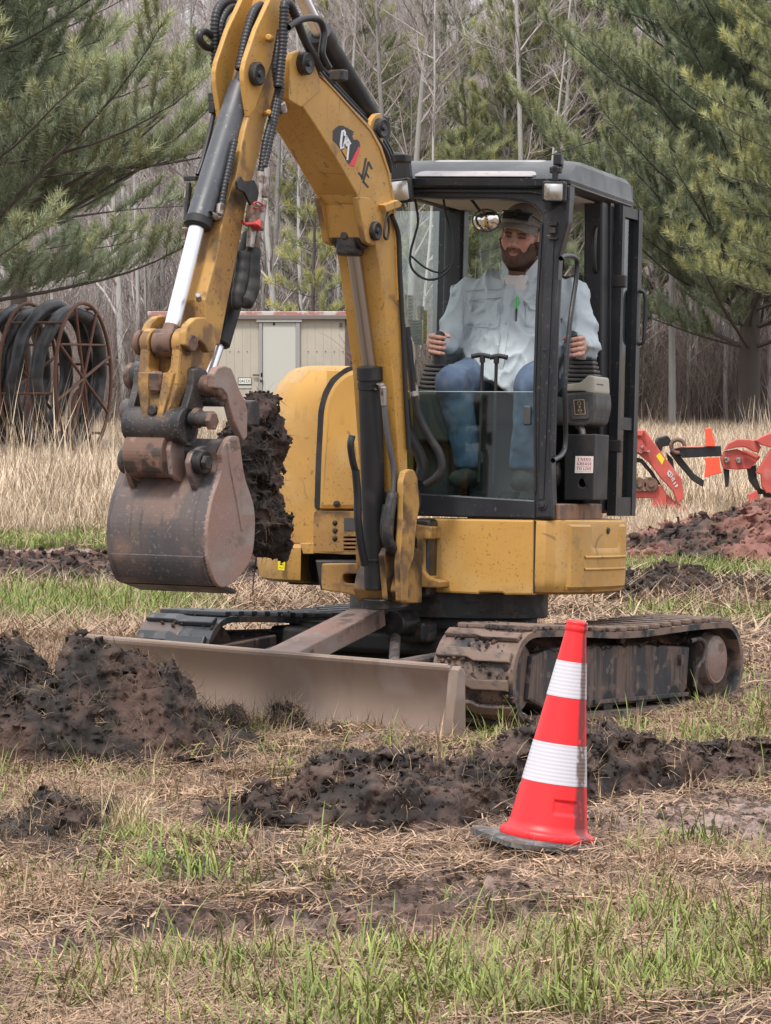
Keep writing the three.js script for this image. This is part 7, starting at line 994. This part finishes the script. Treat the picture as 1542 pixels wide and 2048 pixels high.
// ---------------------------------------------------------------- trailer, pipe reels, red implements
{
  const d = 92, P = (px, py) => at(px, py, d), tr = thing('office_trailer', 'cream ribbed site trailer with a pale door, half hidden by the excavator arm', 'trailer');
  const L = P(304, 700).x, R = P(690, 700).x, top = P(0, 632).y, dep = 3, cream = weathered(256, 2.5, [0.50, 0.455, 0.385], [[[0.42, 0.37, 0.31], (u, v) => sst(0.5, 0.8, T(u, v, 5, 4, 3)) * 0.5]], [0.6]);
  tr.position.set((L + R) / 2, 0, -d); const o = V(-(L + R) / 2, 0, d), G = (px, py, z = 0) => P(px, py).add(o).add(V(0, 0, z)), TP = (n, g, m, p) => part(n, g, m, p ?? tr);
  const w = R - L, rib = [], y0 = 0.35, h = top - y0;
  TP('wall', [box(w, h, dep, 0, y0 + h / 2, -dep / 2, 0)], cream);
  const dx0 = G(519, 0).x, dx1 = G(597, 0).x; let k = 0;
  for (let x = -w / 2 + 0.1; x < w / 2 - 0.05; x += 0.195) { if (x > dx0 - 0.08 && x < dx1 + 0.02) continue; TP('wall_panel', [box(0.19, h - 0.02, 0.02, x + 0.04, y0 + h / 2, -0.003, 0.003)], cream); }
  for (const y of [G(0, 703).y]) for (let x = -w / 2 + 0.2; x < w / 2; x += 0.21) if (x < dx0 - 0.1 || x > dx1 + 0.1) TP('screw', [box(0.022, 0.025, 0.01, x, y, 0.02, 0.003)], M.rustPin);
  const rust = weathered(256, 1.5, [0.42, 0.2, 0.17], [[[0.56, 0.5, 0.48], (u, v) => sst(0.36, 0.52, T(u, v, 6, 4, 3))]], [0.6]);
  const roof = TP('roof', [box(w + 0.2, 0.1, dep + 0.2, 0, top + 0.06, -dep / 2, 0.02)], rust); TP('eave_shade', [box(w + 0.16, 0.1, 0.12, 0, top - 0.03, 0.08, 0.01)], std({ color: rgb(0.2, 0.17, 0.16), roughness: 0.7 }));  // dark box under the roof edge stands in for the brown shadow there
  TP('corner_trim', [box(0.14, h, 0.1, w / 2 + 0.07, y0 + h / 2, 0, 0.01)], std({ color: rgb(0.13, 0.085, 0.075), roughness: 0.8 }));
  const dt = G(0, 645).y, db = 0.6, dc = (dx0 + dx1) / 2, dw = dx1 - dx0, fm = std({ color: rgb(0.42, 0.42, 0.42), roughness: 0.4, metalness: 0.4 });
  const door = TP('door', [box(dw - 0.14, dt - db, 0.05, dc, (dt + db) / 2, 0.02, 0.01)], std({ color: rgb(0.55, 0.545, 0.5), roughness: 0.5 }));
  for (const [x, ww] of [[dx0 + 0.02, 0.08], [dx1 - 0.02, 0.1]]) TP('door_frame', [box(ww, dt - db, 0.1, x, (dt + db) / 2, 0.03, 0.01)], fm, door); TP('door_frame', [box(dw + 0.16, 0.08, 0.14, dc, dt + 0.05, 0.04, 0.01)], std({ color: rgb(0.62, 0.6, 0.58), roughness: 0.5 }), door);
  const hn = G(523, 750); TP('lock', [box(0.05, 0.12, 0.04, hn.x, hn.y, 0.06, 0.01), box(0.16, 0.03, 0.04, hn.x - 0.13, hn.y, 0.07, 0.005), box(0.07, 0.05, 0.06, hn.x, hn.y - 0.14, 0.07, 0.01)], M.greasy, door);
  const tg = G(548, 648); TP('door_closer', [box(0.05, 0.06, 0.03, tg.x, tg.y, 0.05, 0.004)], M.black, door);
  const lp = G(682, 650); TP('porch_light', [box(0.07, 0.09, 0.06, lp.x, lp.y, 0.04, 0.02)], M.rustPin);
  const s0 = G(476, 755, 0.03), s1 = G(503.5, 769, 0.03), m = decal(0, 512, 256, (g, W, Hh) => { g.fillStyle = '#e4e2da'; g.fillRect(0, 0, W, Hh); g.strokeStyle = '#23303c'; g.lineWidth = 24; g.strokeRect(12, 12, W - 24, Hh - 24); g.fillStyle = '#23303c'; g.textAlign = 'center'; g.textBaseline = 'middle'; g.font = 'bold 150px sans-serif'; const q = 420 / g.measureText('DACCO').width; g.translate(W / 2, Hh / 2 + 6); g.scale(q, 1); g.fillText('DACCO', 0, 0); });
  plaque('sign', [V(s0.x, s0.y, 0.03), V(s1.x, s0.y, 0.03), V(s1.x, s1.y, 0.03), V(s0.x, s1.y, 0.03)], m, tr, { rel: new THREE.Matrix4() }, 'small white framed sign with dark lettering');
  plaque('sign_small_print', [V(s0.x, s1.y - 0.03, 0.025), V(s1.x, s1.y - 0.03, 0.025), V(s1.x, s1.y - 0.09, 0.025), V(s0.x, s1.y - 0.09, 0.025)], std({ color: rgb(0.52, 0.5, 0.47), roughness: 0.6 }), tr, { rel: new THREE.Matrix4() });
}
{ // reels of black pipe on rusty frames
  const pipeM = weathered(256, 0.8, [0.022, 0.022, 0.026], [[[0.1, 0.095, 0.1], (u, v) => sst(0.4, 0.75, T(u, v, 4, 4, 3)) * 0.6]], [0.38, 0.55]), rust = std({ color: rgb(0.16, 0.08, 0.055), roughness: 0.85 });
  function reel(name, label, px, d, loops, seed, R = 1.2, width = 0.95) {
    const r = rng(seed), t = thing(name, label, 'pipe reel', null), c = at(px, 757, d); t.position.set(c.x, 0, c.z); t.rotation.y = 1.27; // axis along local z
    const cy = c.y, ringP = (z, RR, k = 40) => Array.from({ length: k }, (_, i) => { const a = i / k * 6.283; return V(Math.cos(a) * RR, cy + Math.sin(a) * RR, z); });
    for (const z of [width / 2, -width / 2]) { part('rim', tube(ringP(z, R), 0.03, 80, 7, true), rust, t);
      for (let k = 0; k < 4; k++) { const a = k * 0.785 + 0.3; part('spoke', tube([V(Math.cos(a) * R, cy + Math.sin(a) * R, z), V(-Math.cos(a) * R, cy - Math.sin(a) * R, z)], 0.026, 2, 6), rust, t); }
      part('cross_bar', tube([V(-R * 0.8, cy + R * 0.45, z), V(R * 0.8, cy + R * 0.45, z)], 0.02, 2, 6), rust, t); }
    for (let k = 0; k < 6; k++) { const a = k * 1.047 + 0.2; part('tie_bar', tube([V(Math.cos(a) * R * 0.98, cy + Math.sin(a) * R * 0.98, -width / 2), V(Math.cos(a) * R * 0.98, cy + Math.sin(a) * R * 0.98, width / 2)], 0.022, 2, 6), rust, t); }
    for (const z of [-width / 2 + 0.1, width / 2 - 0.1]) part('stand', [tube([V(-0.7, 0, z), V(0, cy - 0.2, z), V(0.7, 0, z)], 0.04, 20, 6)], rust, t);
    loops.forEach(([z, q, tz]) => { const pts = ringP(z, R * q, 28).map((p, i) => V(p.x + 0.05 * (r() - 0.5), p.y + 0.05 * (r() - 0.5), p.z + Math.sin(i / 28 * 6.283 + 1) * tz + 0.05 * (r() - 0.5))); part('pipe_coil', tube(pts, 0.112, 90, 12, true), pipeM, t); });
    return t;
  }
  const a = reel('pipe_reel', 'rusty reel wound with thick black pipe in the dead grass', 112, 61, [[-0.75, 0.9, 0.12], [-0.4, 0.86, 0.16], [-0.1, 0.95, 0.2], [0.22, 0.88, 0.14]], 3);
  for (const [q, z] of [[0.93, -0.78], [0.9, -0.72]]) part('strap', tube(Array.from({ length: 14 }, (_, i) => { const A = i / 14 * 6.283, cy = at(150, 757, 61).y; return V((1.28 * q + Math.cos(A) * 0.15) * Math.cos(2.0 + q), cy + (1.28 * q + Math.cos(A) * 0.15) * Math.sin(2.0 + q), z + Math.sin(A) * 0.15); }), 0.012, 30, 5, true), std({ color: rgb(0.25, 0.5, 0.48), roughness: 0.6 }), a);
  reel('pipe_reel', 'farther pipe reel cut off by the left edge of the picture', -45, 66, [[-0.3, 0.88, 0.12], [0.1, 0.92, 0.15], [0.4, 0.86, 0.1]], 8);
}
{ // red farm implements in the grass at the right
  const redP = weathered(256, 1, [0.52, 0.095, 0.075], [[[0.36, 0.06, 0.05], (u, v) => sst(0.45, 0.75, T(u, v, 4, 4, 3)) * 0.7], [[0.5, 0.2, 0.17], (u, v) => sst(0.6, 0.8, T(u, v, 7, 4, 13)) * 0.5]], [0.4, 0.65]), org = std({ color: rgb(0.85, 0.1, 0.045), roughness: 0.6 });
  const fr = (d) => new Frame(mat4(V(0, 0, -d), 0));
  { const d = 40, A = fr(d), Q = (l, z = 0) => A.xy(z, l.map(([a, b]) => [1240 + a / 5.106, 820 + b / 5.106])), t = thing('implement', 'weathered red implement frame with a yellow label in the dead grass beside the cab', 'farm implement'); t.position.set(0, 0, 0);
    const K = (n, l, z, w, m = redP, o) => part(n, plateZ(Q(l, z), z, w, 0.01), m, t, A, o);
    K('beam', [[255, 205], [345, 330], [520, 560], [630, 700], [655, 900], [590, 960], [545, 830], [420, 700], [300, 540], [190, 450], [110, 450], [20, 460], [20, 300], [130, 300], [165, 210]], 0.12, 0.12);
    K('plate', [[20, 300], [215, 300], [290, 430], [180, 440], [20, 440]], 0.17, 0.05); K('bracket', [[150, 205], [250, 205], [230, 268], [140, 262]], 0.2, 0.08);
    K('lower_beam', [[20, 825], [350, 825], [360, 780], [430, 770], [480, 880], [470, 1000], [330, 1000], [320, 900], [20, 900]], 0.05, 0.12); K('foot', [[480, 860], [560, 930], [700, 1010], [740, 1130], [690, 1140], [560, 1020], [450, 1010]], 0.02, 0.08);
    K('frame_arch', [[110, 470], [230, 500], [330, 620], [420, 760], [380, 770], [300, 640], [210, 540], [110, 520]], 0.05, 0.06, M.black);
    for (const [a, b] of [[228, 380], [290, 428], [210, 430]]) { const p = Q([[a, b]], 0.18)[0]; part('bolt', cyl(V(p[0], p[1], 0.165), V(p[0], p[1], 0.2), 0.018, 0.016, 10), M.steel, t, A); }
    { const c = [[405, 435], [455, 500], [430, 560], [368, 470]].map(([a, b]) => { const [x, y] = Q([[a, b]], 0.125)[0]; return V(x, y, 0.125); }); plaque('warning_label', c, std({ color: rgb(0.75, 0.6, 0.03), roughness: 0.5 }), t, A, 'yellow warning label'); }
    { const W = [stroke([[520, 640], [500, 620], [488, 650], [505, 680]], 16), stroke([[515, 690], [540, 660], [528, 640], [510, 665]], 11), stroke([[530, 730], [560, 700], [540, 690], [528, 712]], 11), stroke([[545, 760], [570, 735]], 12), stroke([[560, 785], [590, 760]], 12), stroke([[575, 790], [592, 770]], 8)]; for (const w of W) part('lettering', plateZ(Q(w, 0.128), 0.128, 0.006, 0), std({ color: rgb(0.6, 0.55, 0.53), roughness: 0.6 }), t, A); }
    for (const [a, b] of [[190, 760], [310, 760]]) { const p = Q([[a, b]], 0)[0]; part('roller', [cyl(V(p[0], p[1], -0.2), V(p[0], p[1], 0.1), 0.075, 0.075, 18), cyl(V(p[0], p[1], 0.1), V(p[0], p[1], 0.12), 0.03, 0.03, 12)], M.rustPin, t, A); }
    const T2 = thing('implement', 'black implement hitch with a cone shaped cap and bright orange marker plates', 'farm implement'), K2 = (n, l, z, w, m, o) => part(n, plateZ(Q(l, z), z, w, 0.008), m, T2, A, o);
    K2('hood', [[368, 325], [395, 285], [480, 262], [500, 275], [535, 330], [525, 360], [440, 375], [420, 430], [400, 400]], -0.1, 0.25, M.black); K2('bar', [[545, 395], [620, 380], [1030, 365], [1040, 470], [640, 490], [600, 450]], -0.1, 0.1, M.charcoal); K2('bar_top', [[560, 395], [620, 376], [860, 372], [860, 384], [620, 390]], -0.09, 0.1, redP);
    K2('strut', [[540, 380], [640, 500], [760, 650], [860, 720], [850, 790], [740, 720], [600, 560], [510, 440]], -0.15, 0.1, M.black); K2('strut', [[470, 430], [540, 500], [560, 640], [520, 760], [490, 760], [500, 560]], -0.2, 0.06, M.charcoal);
    K2('marker_plate', [[865, 190], [935, 180], [950, 270], [972, 345], [970, 372], [872, 372], [875, 290]], -0.06, 0.02, org, { label: 'bright orange upper marker plate' }); K2('marker_plate', [[865, 485], [1015, 480], [1030, 620], [1045, 640], [930, 670], [860, 690], [875, 560]], -0.06, 0.02, org, { label: 'bright orange lower marker plate' });
    const hk = Q([[590, 370]], -0.05)[0]; part('hook', new THREE.TorusGeometry(0.07, 0.022, 8, 20, 5).translate(hk[0], hk[1], -0.05), M.rustPin, T2, A);
    const T3 = thing('implement', 'red mower with curved guards cut off by the right edge of the picture', 'farm implement'), K3 = (n, l, z, w, m = redP, o) => part(n, plateZ(Q(l, z), z, w, 0.01), m, T3, A, o);
    K3('guard', [[1070, 410], [1110, 340], [1200, 295], [1330, 300], [1400, 320], [1440, 380], [1420, 440], [1360, 420], [1280, 380], [1180, 385]], 0.0, 0.14); K3('housing', [[1030, 500], [1070, 420], [1200, 400], [1300, 440], [1390, 450], [1440, 480], [1330, 600], [1200, 610], [1060, 600]], -0.05, 0.1, redP);
    K3('arm', [[1380, 310], [1450, 270], [1560, 225], [1750, 210], [1750, 380], [1560, 390], [1450, 360]], 0.08, 0.12); K3('cover', [[1490, 480], [1540, 400], [1700, 380], [1720, 700], [1600, 840], [1500, 850], [1450, 780], [1440, 660], [1390, 640]], 0.1, 0.1); K3('brace', [[1260, 400], [1420, 470], [1400, 500], [1250, 430]], 0.04, 0.05);
    K3('leg', [[1060, 600], [1120, 610], [1110, 780], [1080, 790]], -0.1, 0.08, M.black); K3('leg', [[1300, 600], [1390, 560], [1400, 700], [1460, 860], [1420, 860], [1320, 720]], -0.1, 0.1, M.black); K3('skid', [[1310, 860], [1400, 820], [1420, 900], [1370, 1000], [1320, 1000]], 0.0, 0.06, redP); K3('leg', [[1440, 800], [1560, 860], [1700, 860], [1700, 960], [1500, 960]], -0.05, 0.08, M.black);
    for (const [a, b] of [[1092, 510], [1215, 515]]) { const p = Q([[a, b]], 0)[0]; part('bolt', cyl(V(p[0], p[1], -0.06), V(p[0], p[1], 0.0), 0.035, 0.03, 12), M.steel, T3, A); }
  }
}
renderer.render(scene, camera);
